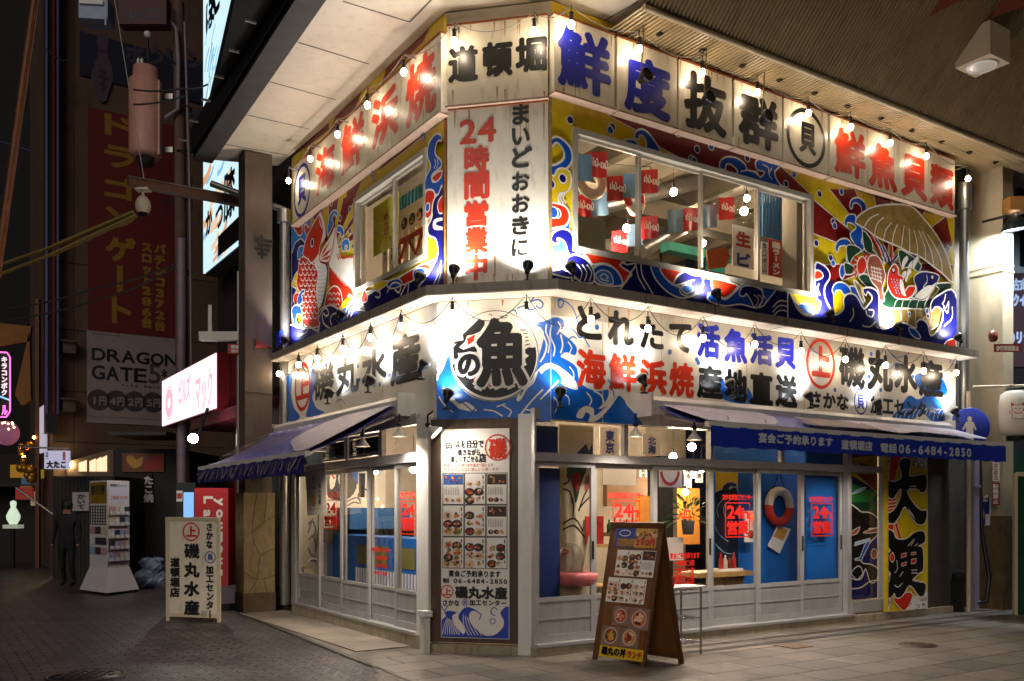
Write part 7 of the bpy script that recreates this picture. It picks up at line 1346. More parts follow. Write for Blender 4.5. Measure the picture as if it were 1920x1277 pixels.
# dark stalls, signs and rack down the alley
SHK = mat('shed_brown', '#1E1A18', .7, .2, 3, stretch=(8, 8, .5)); f = fp(20.3)
b = MB(); a0, a1 = f.a(100), f.a(214); b.fbox(f, a0, a1, 0, f.z(150, 893), -2.5, 0, SHK)
for k in range(16): x = a0+(a1-a0)*k/16; b.fbox(f, x, x+.02, .05, f.z(150, 893), 0, .015, BLACKM)
tag(b.build('dark_shed'), 'dark brown slatted shed behind the flyer rack', 'shed')
f3 = fp(22); b = MB(); b.fbox(f3, f3.a(212), f3.a(336), 0, f3.z(250, 842), -3, 0, mat('stall_black', '#0E0C0E', .6, .2, 3)); ST = tag(b.build('food_stall'), 'black food stall with orange picture sign and hanging curtain', 'stall')
b = MB(); a0, z1 = f3.uv(231, 850); a1, z0 = f3.uv(309, 885); b.fbox(f3, a0, a1, z0, z1, .0, .06, mat('orange_picture', '#7A4424', .5, .4, 4)); o = b.build('picture_sign', ST); M = Art(f3, [(a0, a1, z0, z1)], .062); M.T = (220, 840, 1); M.poly(FOOD[4], [(18, 20), (28, 14), (38, 22), (50, 16), (46, 34), (30, 38)], 2); M.poly(FOOD[2], [(52, 24), (86, 14), (86, 40), (54, 42)], 2); M.build('painting', o)
b = MB(); a0, z1 = f3.uv(264, 888); a1, z0 = f3.uv(302, 944); b.fbox(f3, a0, a0+(a1-a0)*.6, z0, z1, .05, .07, mat('curtain_maroon', '#2E0E12', .7, .2, 4)); o = b.build('curtain', ST); b = MB(); b.text(f3, 'たこ焼', (269, 892, 288, 942), .072, PAPER, .01, vert=True); b.build('lettering', o)
b = MB(); a0, z1 = f3.uv(258, 826); b.hexa([f3.P(x, z, d) for z, dz in ((z1, 0), (z1+.08, 0)) for x, d in ((a0, 0), (a0+1.3, 0), (a0+1.3, 1.6), (a0, 1.6))], mat('tin_roof', '#2A2624', .5, .2, 3)); b.build('tin_roof', ST)
fh = Face((-9.45, 23.2, 0), V, (0, 0, 1)); fh = fp(23.5); b = MB(); b.prism(fh, [fh.uv(*q) for q in ((125, 900), (125, 866), (216, 840), (216, 900))], -1, -.02, mat('hut_beige', '#6A5844', .7, .1, 3)); HT = tag(b.build('lit_hut'), 'small hut with a row of lit windows above the dark shed', 'hut')
for k, (x0, x1) in enumerate(((148, 162), (168, 179), (181, 189), (190, 200))): b = MB(); b.prism(fh, [fh.uv(*q) for q in ((x0, 884), (x0, 868-k*3), (x1, 863-k*3), (x1, 884))], -.02, .01, glow('hut_window', '#F0C8A0', .55)); b.build('window', HT)
b = MB(); p = fh.P(*fh.uv(130, 871)); b.ball(p, .07, glow('hut_lamp', '#FFE0A0', 60), 8); tag(b.build('hut_lamp'), 'small bright lamp between the white octopus sign and the hut', 'lamp')
f = fp(19.5); b = MB(); a0, z1 = f.uv(83, 845); a1, z0 = f.uv(127, 879); b.fbox(f, a0, a1, z0, z1, -.12, 0, glow('dim_white_sign', '#B8B4D0', .3)); o = tag(b.build('white_sign'), 'small white sign with big dark characters left of the hut lamp', 'sign'); b = MB(); b.text(f, '大たこ', (87, 864, 125, 878), .004, LET_K, .012, fit=False); b.text(f, '日本一', (85, 847, 91, 863), .004, INKB, .003, vert=True); b.text(f, '道頓堀', (117, 847, 123, 863), .004, PINK, .003, vert=True); b.build('lettering', o); b = MB(); b.tube([f.P(a0-.6, z1+.08, -.05), f.P(a1, z1+.05, -.05)], .02, STEEL, 6); b.build('arm', o)
f = fp(20.2); b = MB(); a0, z1 = f.uv(136, 923); a1, z0 = f.uv(167, 958); b.fbox(f, a0, a1, z0, z1, 0, .01, mat('paper_dim', '#A8A0A4', .6, .05, 5)); o = tag(b.build('paper_sheet'), 'white sheet with brushed writing on the dark shed', 'notice'); b = MB(); b.text(f, 'かいて', (144, 926, 160, 955), .015, INK, .01, vert=True); b.build('lettering', o)
# flyer rack: square column on a flared foot
RK = thing('flyer_rack', (-7.5, 16.9, 0), 'white flared flyer rack full of leaflets in the alley', 'flyer rack'); RW = mat('rack_white', '#C9C2C4', .5, .06, 4); fl_, fm, fr = Vector((-8.1, 17.0, 0)), Vector((-7.26, 16.25, 0)), Vector((-7.0, 17.05, 0)); fk = fl_+fr-fm
cen = (fl_+fr)/2; 
def shr(p, s, z): q = cen+(p-cen)*s; return Vector((q.x, q.y, z))
b = MB(); C4 = [fl_, fm, fr, fk]; zk = .48
b.hexa([shr(p, 1, .05) for p in C4]+[shr(p, .66, zk) for p in C4], RW); b.build('foot', RK); b = MB(); b.hexa([shr(p, .66, zk) for p in C4]+[shr(p, .66, 2.08) for p in C4], RW); b.build('column', RK)
b = MB()
for p in C4: q = shr(p, .9, 0); b.lathe((q.x, q.y, 0), [(.03, 0), (.03, .05)], BLACKM, n=8)
b.build('caster', RK)
fr1 = Face(shr(fm, .66, 0), shr(fr, .66, 0)-shr(fm, .66, 0)); fr2 = Face(shr(fl_, .66, 0), shr(fm, .66, 0)-shr(fl_, .66, 0)); w1 = (fr-fm).length*.66; w2 = (fm-fl_).length*.66
b = MB(); FLY = [mat('flyer_'+n, h, .5, .3, 25) for n, h in (('blue', '#8A9CC0'), ('white', '#C8C8D0'), ('pink', '#B08A94'), ('dark', '#3A3440'), ('cream', '#C0B49A'))]
for r, z in enumerate((.6, .82, 1.02, 1.25, 1.45)):
    for k in range(4): b.fbox(fr1, w1*(.06+.23*k), w1*(.26+.23*k), z, z+.15, .004, .03, FLY[(r*3+k*2) % 5]); b.fbox(fr1, w1*(.06+.23*k), w1*(.26+.23*k), z, z+.06, .03, .036, FLY[1])
    b.fbox(fr1, w1*.03, w1*.97, z-.015, z-.003, .002, .045, STEEL)
for r, z in enumerate((.72, .9, 1.1)):
    for k in range(3): b.fbox(fr2, w2*(.05+.31*k), w2*(.33+.31*k), z, z+.13, .004, .015, FLY[(3 if k == 1 else r+k) % 5])
for k in range(7): b.fbox(fr2, w2*(.05+.14*k), w2*(.07+.14*k), 1.27, 1.62, .004, .012, BLACKM); b.fbox(fr2, w2*.05, w2*.95, 1.27+k*.055, 1.28+k*.055, .012, .016, BLACKM)
b.fbox(fr1, w1*.06, w1*.94, 1.66, 2.05, .003, .008, mat('rack_notice', '#C4C4D8', .4, .05, 5)); b.fbox(fr2, w2*.05, w2*.95, 1.66, 2.05, .003, .008, mat('rack_yellow', '#8A6E18', .5, .2, 6)); b.build('leaflet', RK)
b = MB(); b.text(fr1, '無料案内パンフレット', (w1*.1, 2.02, w1*.9, 1.96), .0095, INK, .002, az=True); b.text(fr1, 'ご自由にどうぞ', (w1*.1, 1.8, w1*.9, 1.73), .0095, PINK, .002, az=True); b.text(fr2, '割引券', (w2*.1, 2.0, w2*.9, 1.82), .0095, INK, .008, az=True); b.build('lettering', RK)
# white folding sign of the restaurant
bl, br = gnd(311, 1164), gnd(413, 1167.5); tW, fW, wW, LW = a_board('folding_sign', 'white folding pavement sign with black vertical writing in the alley', 'folding sign', bl, br, Vector((-.22, .62, 0)), 1.44, mat('sign_cream', '#E0D4BE', .5, .08, 3, stain='#6A5A40', samt=.3), mat('sign_cream_edge', '#C8BA9E', .5, .1, 4))
b = MB()
for k, ch in enumerate('磯丸水産'): b.text(fW, ch, (345, 1019+k*35.5, 374, 1047+k*35.5), .002, LET_K, .02, fit=True)
b.text(fW, 'さかな', (386, 980, 399, 1029), .002, LET_K, .006, vert=True); b.text(fW, '加工センター', (386, 1060, 401, 1160), .002, LET_K, .006, vert=True); b.text(fW, '道頓堀店', (319, 1045, 337, 1120), .002, LET_K, .007, vert=True); b.build('lettering', tW)
for ch, c, r, m, cc, w, bd in (('上', (358, 997), .125, LET_R, (349, 987, 368, 1006), .02, .008), ('貝', (394, 1045), .08, LET_B, (389, 1039, 399, 1051), .012, .003), ('R', (381, 1151), .035, LET_K, (379, 1149, 383, 1153), .005, 0)): ringed(fW, ch, c, r, .002, m, cc, bd, w).build('crest', tW)
# red board, vending machine, bags
f = fp(17.3); b = MB(); a0, z1 = f.uv(365, 915); a1, z0 = f.uv(428, 1088); b.fbox(f, a0, a1, 0.02, z1, -.3, 0, mat('lounge_red', '#B01820', .4, .1, 4)); o = tag(b.build('red_board'), 'bright red board with white script behind the white folding sign', 'sign board'); fv = Face(f.P(0, 0, .0), (0, 0, -1), (1, 0, 0), (0, -1, 0)); b = MB(); b.text(fv, 'La', (-f.uv(0, 925)[1], f.uv(403, 0)[0], -f.uv(0, 975)[1], f.uv(380, 0)[0]), .003, PAPER, .012, k=1.2, az=True); b.text(fv, 'youmour', (-f.uv(0, 930)[1], f.uv(426, 0)[0], -f.uv(0, 1085)[1], f.uv(404, 0)[0]), .003, PAPER, .012, k=1.3, az=True); b.build('lettering', o)
f = fp(18); VM = thing('vending_machine', f.P(f.a(345), 0, 0), 'dark vending machine with pale blue lit window in the alley', 'vending machine'); b = MB(); b.fbox(f, f.a(330), f.a(366), 0, f.z(345, 905), -.7, -.01, BLACKM); b.build('cabinet', VM)
b = MB(); b.fbox(f, f.a(344), f.a(363), f.z(345, 973), f.z(345, 923), -.01, 0, glow('vending_glow', '#78A8E0', .45)); b.build('window', VM); b = MB(); b.fbox(f, f.a(331), f.a(342), f.z(345, 940), f.z(345, 920), -.01, 0, PAPER); b.fbox(f, f.a(332), f.a(341), f.z(345, 935), f.z(345, 925), 0, .004, PINK); b.build('sticker', VM)
b = MB(); g = gnd(283, 1103); BAG = mat('plastic_bag', '#7A88A0', .3, .35, 9, coat=.4)
def crumple(b, c, r, m, sq):
    n0 = len(b.v); b.ball(c, r, m, 16, sq)
    for i in range(n0, len(b.v)): k = 1+rnd.uniform(-.16, .12); b.v[i] = tuple(c[j]+(b.v[i][j]-c[j])*k for j in range(3))
    for i in range(len(b.sm)): b.sm[i] = False
for c, r, q in (((-.08, 0, .2), .24, .85), ((.14, .05, .17), .2, .85), ((.05, .02, .42), .2, .9), ((-.1, .05, .5), .15, .7), ((.16, .0, .55), .1, .6)): crumple(b, g+Vector(c), r, BAG, q)
tag(b.build('plastic_bag'), 'crumpled pale plastic bag full of rubbish beside the flyer rack', 'bag')
# far left lights
f = fp(24); NSG = thing('neon_sign', f.P(f.a(8), f.z(8, 785), 0), 'black neon sign with pink outline at the left edge', 'neon sign'); b = MB(); a0, z1 = f.uv(-12, 660); a1, z0 = f.uv(20, 782); b.fbox(f, a0, a1, z0, z1, -.1, 0, BLACKM); b.build('panel', NSG)
b = MB(); NP = glow('neon_pink', '#E060B0', 1.0); NB = glow('neon_blue', '#80B0FF', .8); b.tube([f.P(a0, z1, .03), f.P(a1-.08, z1-.02, .03), f.P(a1, z1-.15, .03), f.P(a1, z0+.15, .03), f.P(a1-.1, z0, .03), f.P(a0, z0, .03)], .02, NP, 6); b.tube([f.P(a0, (z0+z1)/2-.25, .03), f.P(a1, (z0+z1)/2-.42, .03)], .02, NB, 6); b.build('neon_tube', NSG); b = MB(); b.text(f, 'キラコンボク', (2, 668, 14, 742), .03, glow('neon_white', '#E8D0D8', .5), .01, vert=True); b.text(f, 'ル', (3, 760, 14, 778), .03, NP, .01, fit=True); b.build('lettering', NSG)
b = MB(); p = f.P(*f.uv(12, 812)); b.ball(p, .33, glow('lantern_mauve', '#A06080', .15), 12); 
for k in range(14): q = rnd.uniform(0, 6.28); e = rnd.uniform(-1, 1); b.ball(p+Vector((.33*math.cos(q)*math.cos(e), -.33*abs(math.sin(q))*math.cos(e), .33*math.sin(e))), .03, glow('lantern_dot', '#FFD090', 2), 6)
tag(b.build('round_lantern'), 'round dotted lantern glowing mauve below the neon sign', 'lantern')
b = MB(); GOLD = mat('gold_figure', '#A8741C', .35, .3, 6, metal=.6)
for k in range(16): p = f.P(*f.uv(rnd.uniform(32, 62), rnd.uniform(820, 898))); b.ball(p, rnd.uniform(.06, .16), GOLD, 8)
tag(b.build('gold_ornament'), 'cluster of golden ornaments over the far shops', 'ornament')
b = MB(); b.ball(f.P(*f.uv(45, 858)), .05, glow('amber_lamp', '#FFB040', 26), 8); b.ball(f.P(*f.uv(38, 838)), .03, glow('amber_lamp', '#FFB040', 26), 8); b.ball(f.P(*f.uv(64, 820)), .04, glow('amber_lamp', '#FFB040', 26), 8); tag(b.build('amber_lamps'), 'small amber lamps among the golden ornaments', 'lamps')
b = MB(); b.fbox(f, f.a(66), f.a(73), 0, f.z(70, 560), -.1, 0, mat('rust_post', '#6A3A20', .6, .2, 4)); tag(b.build('rusty_post'), 'thin rusty post left of the dark facade strip', 'post')
b = MB(); b.prism(f, [f.uv(*q) for q in ((74, 850), (74, 765), (85, 757), (85, 845))], -.1, 0, glow('dim_screen', '#B0A8B8', .35)); tag(b.build('slim_screen'), 'slim pale lit sign beside the rusty post', 'sign')
b = MB(); b.prism(f, [f.uv(*q) for q in ((28, 740), (55, 620), (58, 750), (40, 760))], -.1, 0, mat('ochre_cloth', '#8A5A1C', .7, .15, 4)); b.prism(f, [f.uv(*q) for q in ((-5, 605), (58, 612), (55, 640), (-5, 650))], -.1, 0, mat('ochre_cloth', '#8A5A1C')); tag(b.build('ochre_banner'), 'ochre banner hanging above the golden ornaments', 'banner')
g = f.P(*f.uv(25, 990)); PL_ = thing('pin_lamp', Vector((g.x, 24, g.z)), 'glowing white bowling pin lamp on a stand at the far left', 'lamp'); b = MB(); zz = f.z(25, 983); hh = f.z(25, 938)-zz; b.lathe((g.x, 24, zz), [(.09, 0), (.16, hh*.2), (.17, hh*.36), (.1, hh*.6), (.06, hh*.7), (.08, hh*.85), (.07, hh*.95), (0, hh)], glow('pin_glow', '#D8ECD0', .32), n=14); b.build('pin', PL_); b = MB(); b.box((g.x, 24, zz-.06), .4, .3, .1, glow('pin_base_glow', '#B0B8A0', .2)); b.tube([(g.x, 24, 0), (g.x, 24, zz-.1)], .05, BLACKM, 6); b.build('stand', PL_)
b = MB()
for k in range(7): x0 = rnd.uniform(-12, 55); y0 = rnd.uniform(890, 950); q0_ = f.uv(x0, y0); b.fbox(f, q0_[0], q0_[0]+rnd.uniform(.2, .5), q0_[1], q0_[1]+rnd.uniform(.15, .4), -.3-.1*k, -.2-.1*k, glow('far_sign_'+'abcdefg'[k], ('#C89020', '#A03028', '#B8A080', '#8A3A60', '#C8B020', '#507090', '#B06030')[k], .12))
tag(b.build('far_shop_signs'), 'jumble of dim coloured signs on the shops at the far left', 'signs', None, 'stuff')
b = MB(); b.fbox(fp(27), -20, -13.2, 0, 3.2, -4, 0, mat('far_shop_dark', '#1A1214', .7, .2, 2)); b.fbox(fp(27), -20, -12.8, 2.2, 2.3, 0, 1.2, BLACKM); b.fbox(fp(40), -60, -12, 0, 30, -4, 0, mat('sky_screen_dark', '#0C0A10', .8, .2, 1)) if False else None; tag(b.build('far_shop'), 'dark far shop front at the left edge behind the pin lamp', 'shop')
b = MB(); f = fp(22.5); b.tube([f.P(*f.uv(30, 915)), f.P(*f.uv(100, 965))], .03, STEEL, 6); tag(b.build('stair_rail'), 'sloping metal handrail at the far left', 'rail')
# passer-by, standing still
def person(loc, label):
    me = bpy.data.meshes.new('person'); J = [(0, 0, .92, .13), (0, 0, 1.12, .125), (0, 0, 1.32, .15), (0, 0, 1.46, .06), (0, -.02, 1.56, .085), (0, -.01, 1.66, .075), (.19, 0, 1.37, .065), (.25, .02, 1.12, .05), (.24, -.06, .9, .035), (.24, -.08, .8, .035), (-.19, 0, 1.37, .065), (-.26, .02, 1.12, .05), (-.25, -.08, .9, .035), (-.25, -.1, .8, .035), (.1, 0, .8, .1), (.11, -.05, .47, .07), (.12, .05, .09, .045), (.12, -.12, .04, .04), (-.1, 0, .8, .1), (-.11, .03, .47, .07), (-.12, .14, .09, .045), (-.12, -.02, .04, .04)]
    E = [(0, 1), (1, 2), (2, 3), (3, 4), (4, 5), (2, 6), (6, 7), (7, 8), (8, 9), (2, 10), (10, 11), (11, 12), (12, 13), (0, 14), (14, 15), (15, 16), (16, 17), (0, 18), (18, 19), (19, 20), (20, 21)]
    me.from_pydata([j[:3] for j in J], E, []); o = bpy.data.objects.new('person', me); COL.objects.link(o); o.location = loc; o.rotation_euler = (0, 0, 0)
    o.modifiers.new('skin', 'SKIN'); o.modifiers.new('sub', 'SUBSURF').levels = 1; o.modifiers['sub'].render_levels = 2
    for i, j in enumerate(J): me.skin_vertices[0].data[i].radius = (j[3], j[3]*.85)
    me.skin_vertices[0].data[0].use_root = True; dg = bpy.context.evaluated_depsgraph_get(); dg.update()
    m2 = bpy.data.meshes.new_from_object(o.evaluated_get(dg)); o.modifiers.clear(); o.data = m2; m2.materials.clear()
    for m in (mat('dark_coat', '#15141A', .8, .3, 6), mat('dark_trousers', '#101218', .8, .2, 6), mat('skin', '#A87858', .5, .1, 9), mat('shoe_black', '#0C0A0A', .5, .1, 9)): m2.materials.append(m)
    for p in m2.polygons: z = p.center.z; p.material_index = 2 if z > 1.47 or (z < .86 and abs(p.center.x) > .2) else 0 if z > .85 else 1 if z > .08 else 3; p.use_smooth = True
    b = MB(); b.lathe(Vector(loc)+Vector((0, 0, 1.62)), [(.1, -.06), (.105, .0), (.1, .06), (.07, .11), (0, .13)], mat('dark_hair', '#0C0908', .6, .3, 20), n=14); b.build('hair', o)
    return tag(o, label, 'person')
g = gnd(126, 1100); person(g, 'person in dark clothes standing by the dark shed in the alley')

b = MB(); b.fbox(fp(44), -60, -16.5, 0, 34, -6, 0, mat('sky_screen_dark', '#08070C', .8, .2, 1)); tag(b.build('sky_screen'), 'tall unlit building far behind the alley', 'building')  # dark block added to keep the sky glow out of view
# ---------------- right hand side: column, lantern, neighbour ----------------
CC = mat('cream_column', '#B4A284', .6, .1, 2, stain='#7A6A50', samt=.35); CLW = mat('stained_column_base', '#6A5838', .85, .3, 4, bump=.2, stain='#3A2E1C', samt=.7)
RC = thing('cream_column', FR.P(8.5, 0, 0), 'broad cream concrete column at the far end of the long side', 'column')
b = MB(); b.fbox(FR, 8.3, 8.6, 1.45, 6.95, -.32, .25, CC); b.fbox(FR, 8.29, 8.61, 5.2, 5.24, -.33, .26, CC); b.fbox(FR, 8.292, 8.608, 5.3, 5.33, -.33, .256, CC); b.build('shaft', RC); b = MB(); b.fbox(FR, 8.285, 8.615, 0, 1.45, -.33, .262, CLW); b.build('base', RC)
b = MB(); b.fbox(FR, LR+.02, 8.28, 0, 6.9, -1.2, -.35, mat('recess_wall', '#3A3228', .85, .3, 3, bump=.2)); tag(b.build('recess_wall'), 'dirty brown recessed wall between restaurant and cream column', 'wall')
b = MB(); p = FR.P(7.72, 0, -.02); b.tube([p+Vector((0, 0, z)) for z in (2.4, 4.5, 6.2)], .07, STEEL, 10); b.tube([p+Vector((0, 0, 6.1)), p+Vector((0, 0, 6.5))], .1, STEEL, 10); tag(b.build('drain_pipe'), 'grey drain pipe beside the far end of the shell mural', 'pipe')
b = MB(); p = FR.P(7.85, 0, .05); LIL = mat('pipe_lilac', '#8A8498', .5, .15, 4); b.box(p+Vector((0, 0, 1.3)), .13, .11, 2.5, LIL, R(33)); b.box(p+Vector((0, 0, 1.9)), .16, .14, .04, LIL, R(33)); tag(b.build('square_duct'), 'pale lilac square downpipe right of the yellow painted board', 'pipe')
b = MB(); p = FR.P(8.02, 0, .05); b.tube([p+Vector((0, 0, 2.3)), p+Vector((.03, 0, 1.2)), p+Vector((.12, -.05, .5)), p+Vector((.05, -.1, .15)), p+Vector((-.25, -.1, .1))], .03, BLACKM, 7); tag(b.build('hose'), 'black hose curling at the foot of the cream column', 'hose')
b = MB(); b.fbox(FR, 7.5, 7.62, 0, .5, -.1, .05, DARK); b.ball(FR.P(7.56, .55, -.02), .1, DARK, 8); tag(b.build('dark_bin'), 'small dark bin right of the yellow painted board', 'bin')
# round blue sign
p = at(FR, 1818, 802, .15); b = MB(); BS = thing('round_sign', p, 'round blue pedestrian sign behind the end of the long awning', 'sign'); ax = (FR.n+U*-.75).normalized(); fS2 = Face(p, Vector((ax.y*-1, ax.x, 0)), (0, 0, 1), ax)
b.lathe(p, [(0, 0), (.29, 0), (.3, -.005), (.3, -.02), (0, -.02)], mat('sign_blue', '#2438A0', .4, .08, 5), ax, 28); b.build('disc', BS); b = MB(); WS = PAPER; s = 1 if fS2.ax.dot(U) > 0 else -1
b.add([fS2.P(s*x, z, .003) for x, z in [(.035*math.cos(k*.52), .13+.04*math.sin(k*.52)) for k in range(12)]], [tuple(range(12))], WS); b.prism(fS2, [(s*x, z) for x, z in ((-.05, .09), (.05, .09), (.1, -.02), (.08, -.04), (.05, .02), (.06, -.25), (-.06, -.25), (-.05, .02), (-.09, -.04), (-.11, -.02))], .0025, .0035, WS); b.build('figure', BS); b = MB(); b.tube([p-ax*.04+Vector((0, 0, .55)), p-ax*.04-Vector((0, 0, p.z-.02))], .03, CC, 8); b.build('post', BS)
# things on the column's cream face
fc_ = Face(FR.P(8.295, 0, 0), FR.n, (0, 0, 1), U*-1)
b = MB(); a0, z1 = fc_.uv(1816, 933); a1, z0 = fc_.uv(1857, 985); a0, a1 = min(a0, a1), max(a0, a1); b.fbox(fc_, a0, a1, z0, z1, 0, .012, PAPER); o = tag(b.build('poster'), 'small blue and white poster on the cream column', 'poster'); M = Art(fc_, [(a0+.01, a1-.01, z0+.01, z1-.01)], .014); M.raw = True; M.poly(mat('poster_blue', '#2A3C8C', .5, .2, 8), [(a0, z0), (a1, z0), (a1, z1), (a0, z1)]); w, h = a1-a0, z1-z0
M.circ(mat('poster_pale', '#B8A8A0', .5, .2, 10), (a0+w*.5, z0+h*.38), w*.26, ry=h*.3); M.poly(PAPER, [(a0, z0), (a0+w*.2, z0), (a0+w*.2, z0+h*.4), (a0, z0+h*.4)]); M.poly(PAPER, [(a1-w*.2, z0), (a1, z0), (a1, z0+h*.4), (a1-w*.2, z0+h*.4)]); M.poly(PAPER, [(a0+w*.1, z1-h*.16), (a1-w*.1, z1-h*.16), (a1-w*.1, z1-h*.06), (a0+w*.1, z1-h*.06)]); M.build('picture', o)
fn_ = Face(FR.P(8.3, 0, .26), U, (0, 0, 1), FR.n)
def strip_sign(px, label, m, s):
    a0, z1 = fn_.uv(px[0], px[1]); a1, z0 = fn_.uv(px[2], px[3]); b = MB(); b.fbox(fn_, a0, a1, z0, z1, 0, .01, m); o = tag(b.build('sticker_strip'), label, 'sticker'); b = MB(); b.text(fn_, s, (px[0]+1, px[1]+2, px[2]-1, px[3]-2), .012, PAPER if m is not PAPER else PINK, .003, vert=True); b.build('lettering', o)
strip_sign((1861, 862, 1873, 902), 'upper narrow white sticker with red writing on the cream column', PAPER, 'ここの上'); strip_sign((1860, 905, 1874, 947), 'lower narrow red sticker on the cream column', mat('sticker_red', '#8A1E18', .5, .1, 5), '駐輪禁止')
b = MB(); p = at(FR, 1866, 652, .4); fq = fp(p.y); a0, z1 = fq.uv(1864, 645); a1, z0 = fq.uv(1914, 660); b.fbox(fq, a0, a1, z0, z1, -.01, 0, mat('sticker_red', '#8A1E18')); o = tag(b.build('red_notice'), 'narrow red notice sticking out from the cream column', 'notice'); b = MB(); b.text(fq, '歩行喫煙禁止', (1868, 648, 1911, 658), .003, PAPER, .004); b.build('lettering', o)
b = MB(); p = at(FR, 1864, 630, .3); b.lathe(p, [(0, .03), (.07, .025), (.09, 0), (.09, -.04), (0, -.04)], mat('bell_red', '#6A2A1C', .5, .1, 6), FR.n, 16); tag(b.build('alarm_bell'), 'dull red alarm bell on the cream column', 'bell')
# paper lantern with a cat
p = Vector(((1905-960)/F*13.2, 13.2, EH+(955-775)/F*13.2)); LN = thing('paper_lantern', p, 'white paper lantern with a painted cat at the right edge', 'lantern'); LM = mat('lantern_paper', '#CFC9BC', .6, .05, 3); h = .33
b = MB(); b.lathe(p, [(.12, -h), (.2, -h*.85), (.225, -h*.3), (.225, h*.3), (.2, h*.85), (.12, h)], LM, n=20); b.build('shade', LN); b = MB(); b.lathe(p, [(.13, h), (.13, h+.04), (0, h+.04)], BLACKM, n=16); b.lathe(p, [(.13, -h), (.13, -h-.07), (0, -h-.07)], BLACKM, n=16); b.build('cap', LN)
fla = Face(p+Vector((-.11, -.205, 0)), (1, -.35, 0)); fla = Face(p+Vector((-.1, -.222, 0)), (1, -.2, 0), (0, 0, 1)); M = Art(fla, [(-1, 1, -1, 1)], .012); M.raw = True; q = lambda L: [(x*.01, z*.01) for x, z in L]
M.poly(P_W, q([(-8, 6), (-9, 13), (-4, 10), (4, 10), (9, 13), (8, 5), (6, 1), (11, 3), (12, 7), (13, 3), (8, -4), (8, -9), (4, -10), (-4, -10), (-8, -9), (-7, -3), (-11, -2), (-11, 1), (-7, 1)]), 2, P_K, .006); M.poly(P_V, q([(-8, 8), (-9, 13), (-4, 10)])); M.poly(P_V, q([(4, 10), (9, 13), (8, 8)])); M.line(P_V, q([(-6, -1), (0, -2.5), (6, -1)]), .012, 3)
for x in (-3, 3): M.line(P_K, q([(x-1.5, 4), (x, 5), (x+1.5, 4)]), .006, 3)
M.circ(P_V, (0, .025), .006); M.build('cat_picture', LN); b = MB(); b.tube([p+Vector((-.5, .25, .42)), p+Vector((.3, .1, .42))], .018, CC, 6); b.tube([p+Vector((0, 0, .37)), p+Vector((0, .15, .43))], .008, BLACKM, 5); b.build('arm', LN)
# dish lamp, white wall, dark picture board, green shop
FN2 = fp(16.5); b = MB(); NB2 = thing('neighbour_shop', (8.9, 16.5, 0), 'next shop with pale wall and dark green front at the right edge', 'shop')
a0 = FN2.a(1868); b.fbox(FN2, a0, a0+7, 0, 8.5, -4, 0, mat('pale_shop_wall', '#8E9AA4', .6, .08, 3)); b.build('wall', NB2); b = MB(); b.fbox(FN2, FN2.a(1912), FN2.a(1932), FN2.z(1900, 500), FN2.z(1900, 350), 0, .02, mat('dark_pane', '#0E1A20', .15, .2, 3)); b.build('window', NB2)
b = MB(); b.fbox(FN2, a0, a0+5, FN2.z(1900, 690), FN2.z(1900, 515), .0, .12, mat('board_plum', '#3A2630', .5, .25, 2)); o = b.build('picture_board', NB2); b = MB(); LT = mat('board_lettering_pale', '#B4C6E8', .5, .08, 5); b.text(FN2, 'タイ古式伝統', (1875, 522, 1948, 545), .125, LT, .012); b.text(FN2, '全身クイック', (1875, 550, 1948, 575), .125, LT, .012); b.text(FN2, '優のリラク', (1874, 620, 1948, 645), .125, LT, .012); b.build('lettering', o)
b = MB(); b.fbox(FN2, a0, a0+5, FN2.z(1900, 850), FN2.z(1900, 690), 0, .08, mat('shop_dark_panel', '#14101A', .5, .3, 3)); b.build('dark_panel', NB2); b = MB(); b.fbox(FN2, FN2.a(1860), FN2.a(1990), .05, FN2.z(1900, 848), .0, .15, mat('shop_green_dark', '#06251A', .4, .3, 3)); b.build('green_front', NB2)
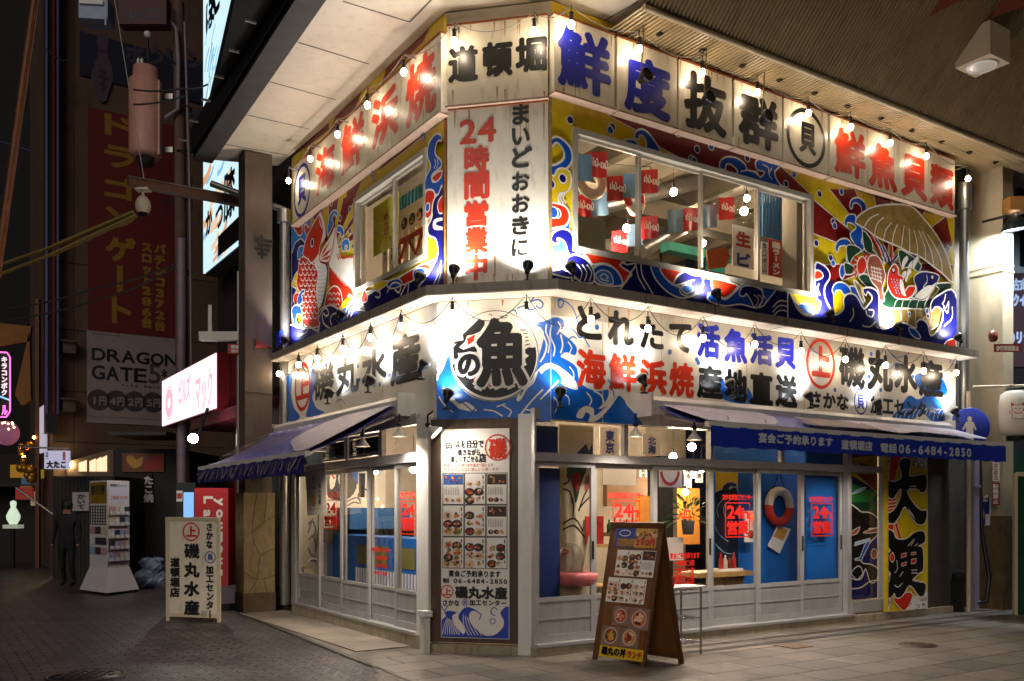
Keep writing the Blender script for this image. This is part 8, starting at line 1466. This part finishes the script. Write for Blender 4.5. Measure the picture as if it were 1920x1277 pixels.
b = MB(); f = fp(14.6); b.fbox(f, f.a(1876), f.a(1906), f.z(1890, 950), f.z(1890, 838), -.03, 0, mat('board_green', '#0A2A22', .5, .15, 4)); o = tag(b.build('price_board'), 'dark green price board with yellow and orange writing at the right edge', 'price board'); b = MB(); b.text(f, 'ア', (1879, 864, 1895, 890), .003, P_Y, .012, fit=True); b.text(f, '60分', (1879, 899, 1904, 913), .003, PAPER, .005); b.text(f, '円', (1880, 919, 1902, 944), .003, mat('price_orange', '#D05A20', .5, .1, 5), .014, fit=True); b.build('lettering', o)
b = MB(); f = fp(13.3); b.fbox(f, f.a(1901), f.a(1907), 0, f.z(1904, 888), -.04, .02, CC); b.fbox(f, f.a(1907), f.a(1975), f.z(1904, 893), f.z(1904, 885), -.04, .02, CC); b.fbox(f, f.a(1907), f.a(1975), 0, f.z(1904, 893), -.03, -.01, mat('door_green', '#0C3A22', .35, .3, 3)); tag(b.build('green_door_panel'), 'green panel in a pale frame at the right edge', 'door panel')
p = Vector(((1905-960)/F*13.6, 13.6, EH+(955-425)/F*13.6)); DL2 = thing('dish_lamp', p, 'dark enamel dish lamp shining cold white at the right edge', 'lamp'); ax = Vector((.12, .1, -1)).normalized(); b = MB(); b.lathe(p, [(.04, -.16), (.1, -.12), (.2, .02), (.21, .05), (.2, .05), (.1, -.08)], mat('enamel_dark', '#1A2A34', .3, .1, 5), ax, 20); b.build('shade', DL2); b = MB(); b.lathe(p, [(0, .03), (.19, .03)], glow('lit_dish', '#DCEEFF', 12), ax, 20); b.build('lens', DL2)
b = MB(); b.box(p+Vector((0, 0, .32)), .3, .22, .2, mat('ballast_orange', '#A8743C', .5, .1, 5)); b.tube([p+Vector((0, 0, .15)), p+Vector((0, 0, .3))], .03, STEEL, 6); b.tube([p+Vector((-.45, .1, .1)), p+Vector((-.1, .05, .18))], .02, CABLE, 6); b.build('mount', DL2)
l = bpy.data.lights.new('dish_light', 'SPOT'); l.energy = 320; l.color = (.78, .9, 1); l.spot_size = R(140); l.spot_blend = .6; l.shadow_soft_size = .12; lo = bpy.data.objects.new('dish_light', l); COL.objects.link(lo); lo.parent = DL2; lo.location = ax*.08; lo.rotation_euler = (Vector((.05, .75, -.9))).to_track_quat('-Z', 'Y').to_euler()
b = MB()
for k in range(5): b.fbox(fp(15.4), fp(15.4).a(1838+k*9), fp(15.4).a(1842+k*9), .02, .5+.3*(k % 3), -.1, 0, BLACKM)
tag(b.build('dark_clutter'), 'dark posts and clutter at the foot of the stained column', 'clutter', None, 'stuff')
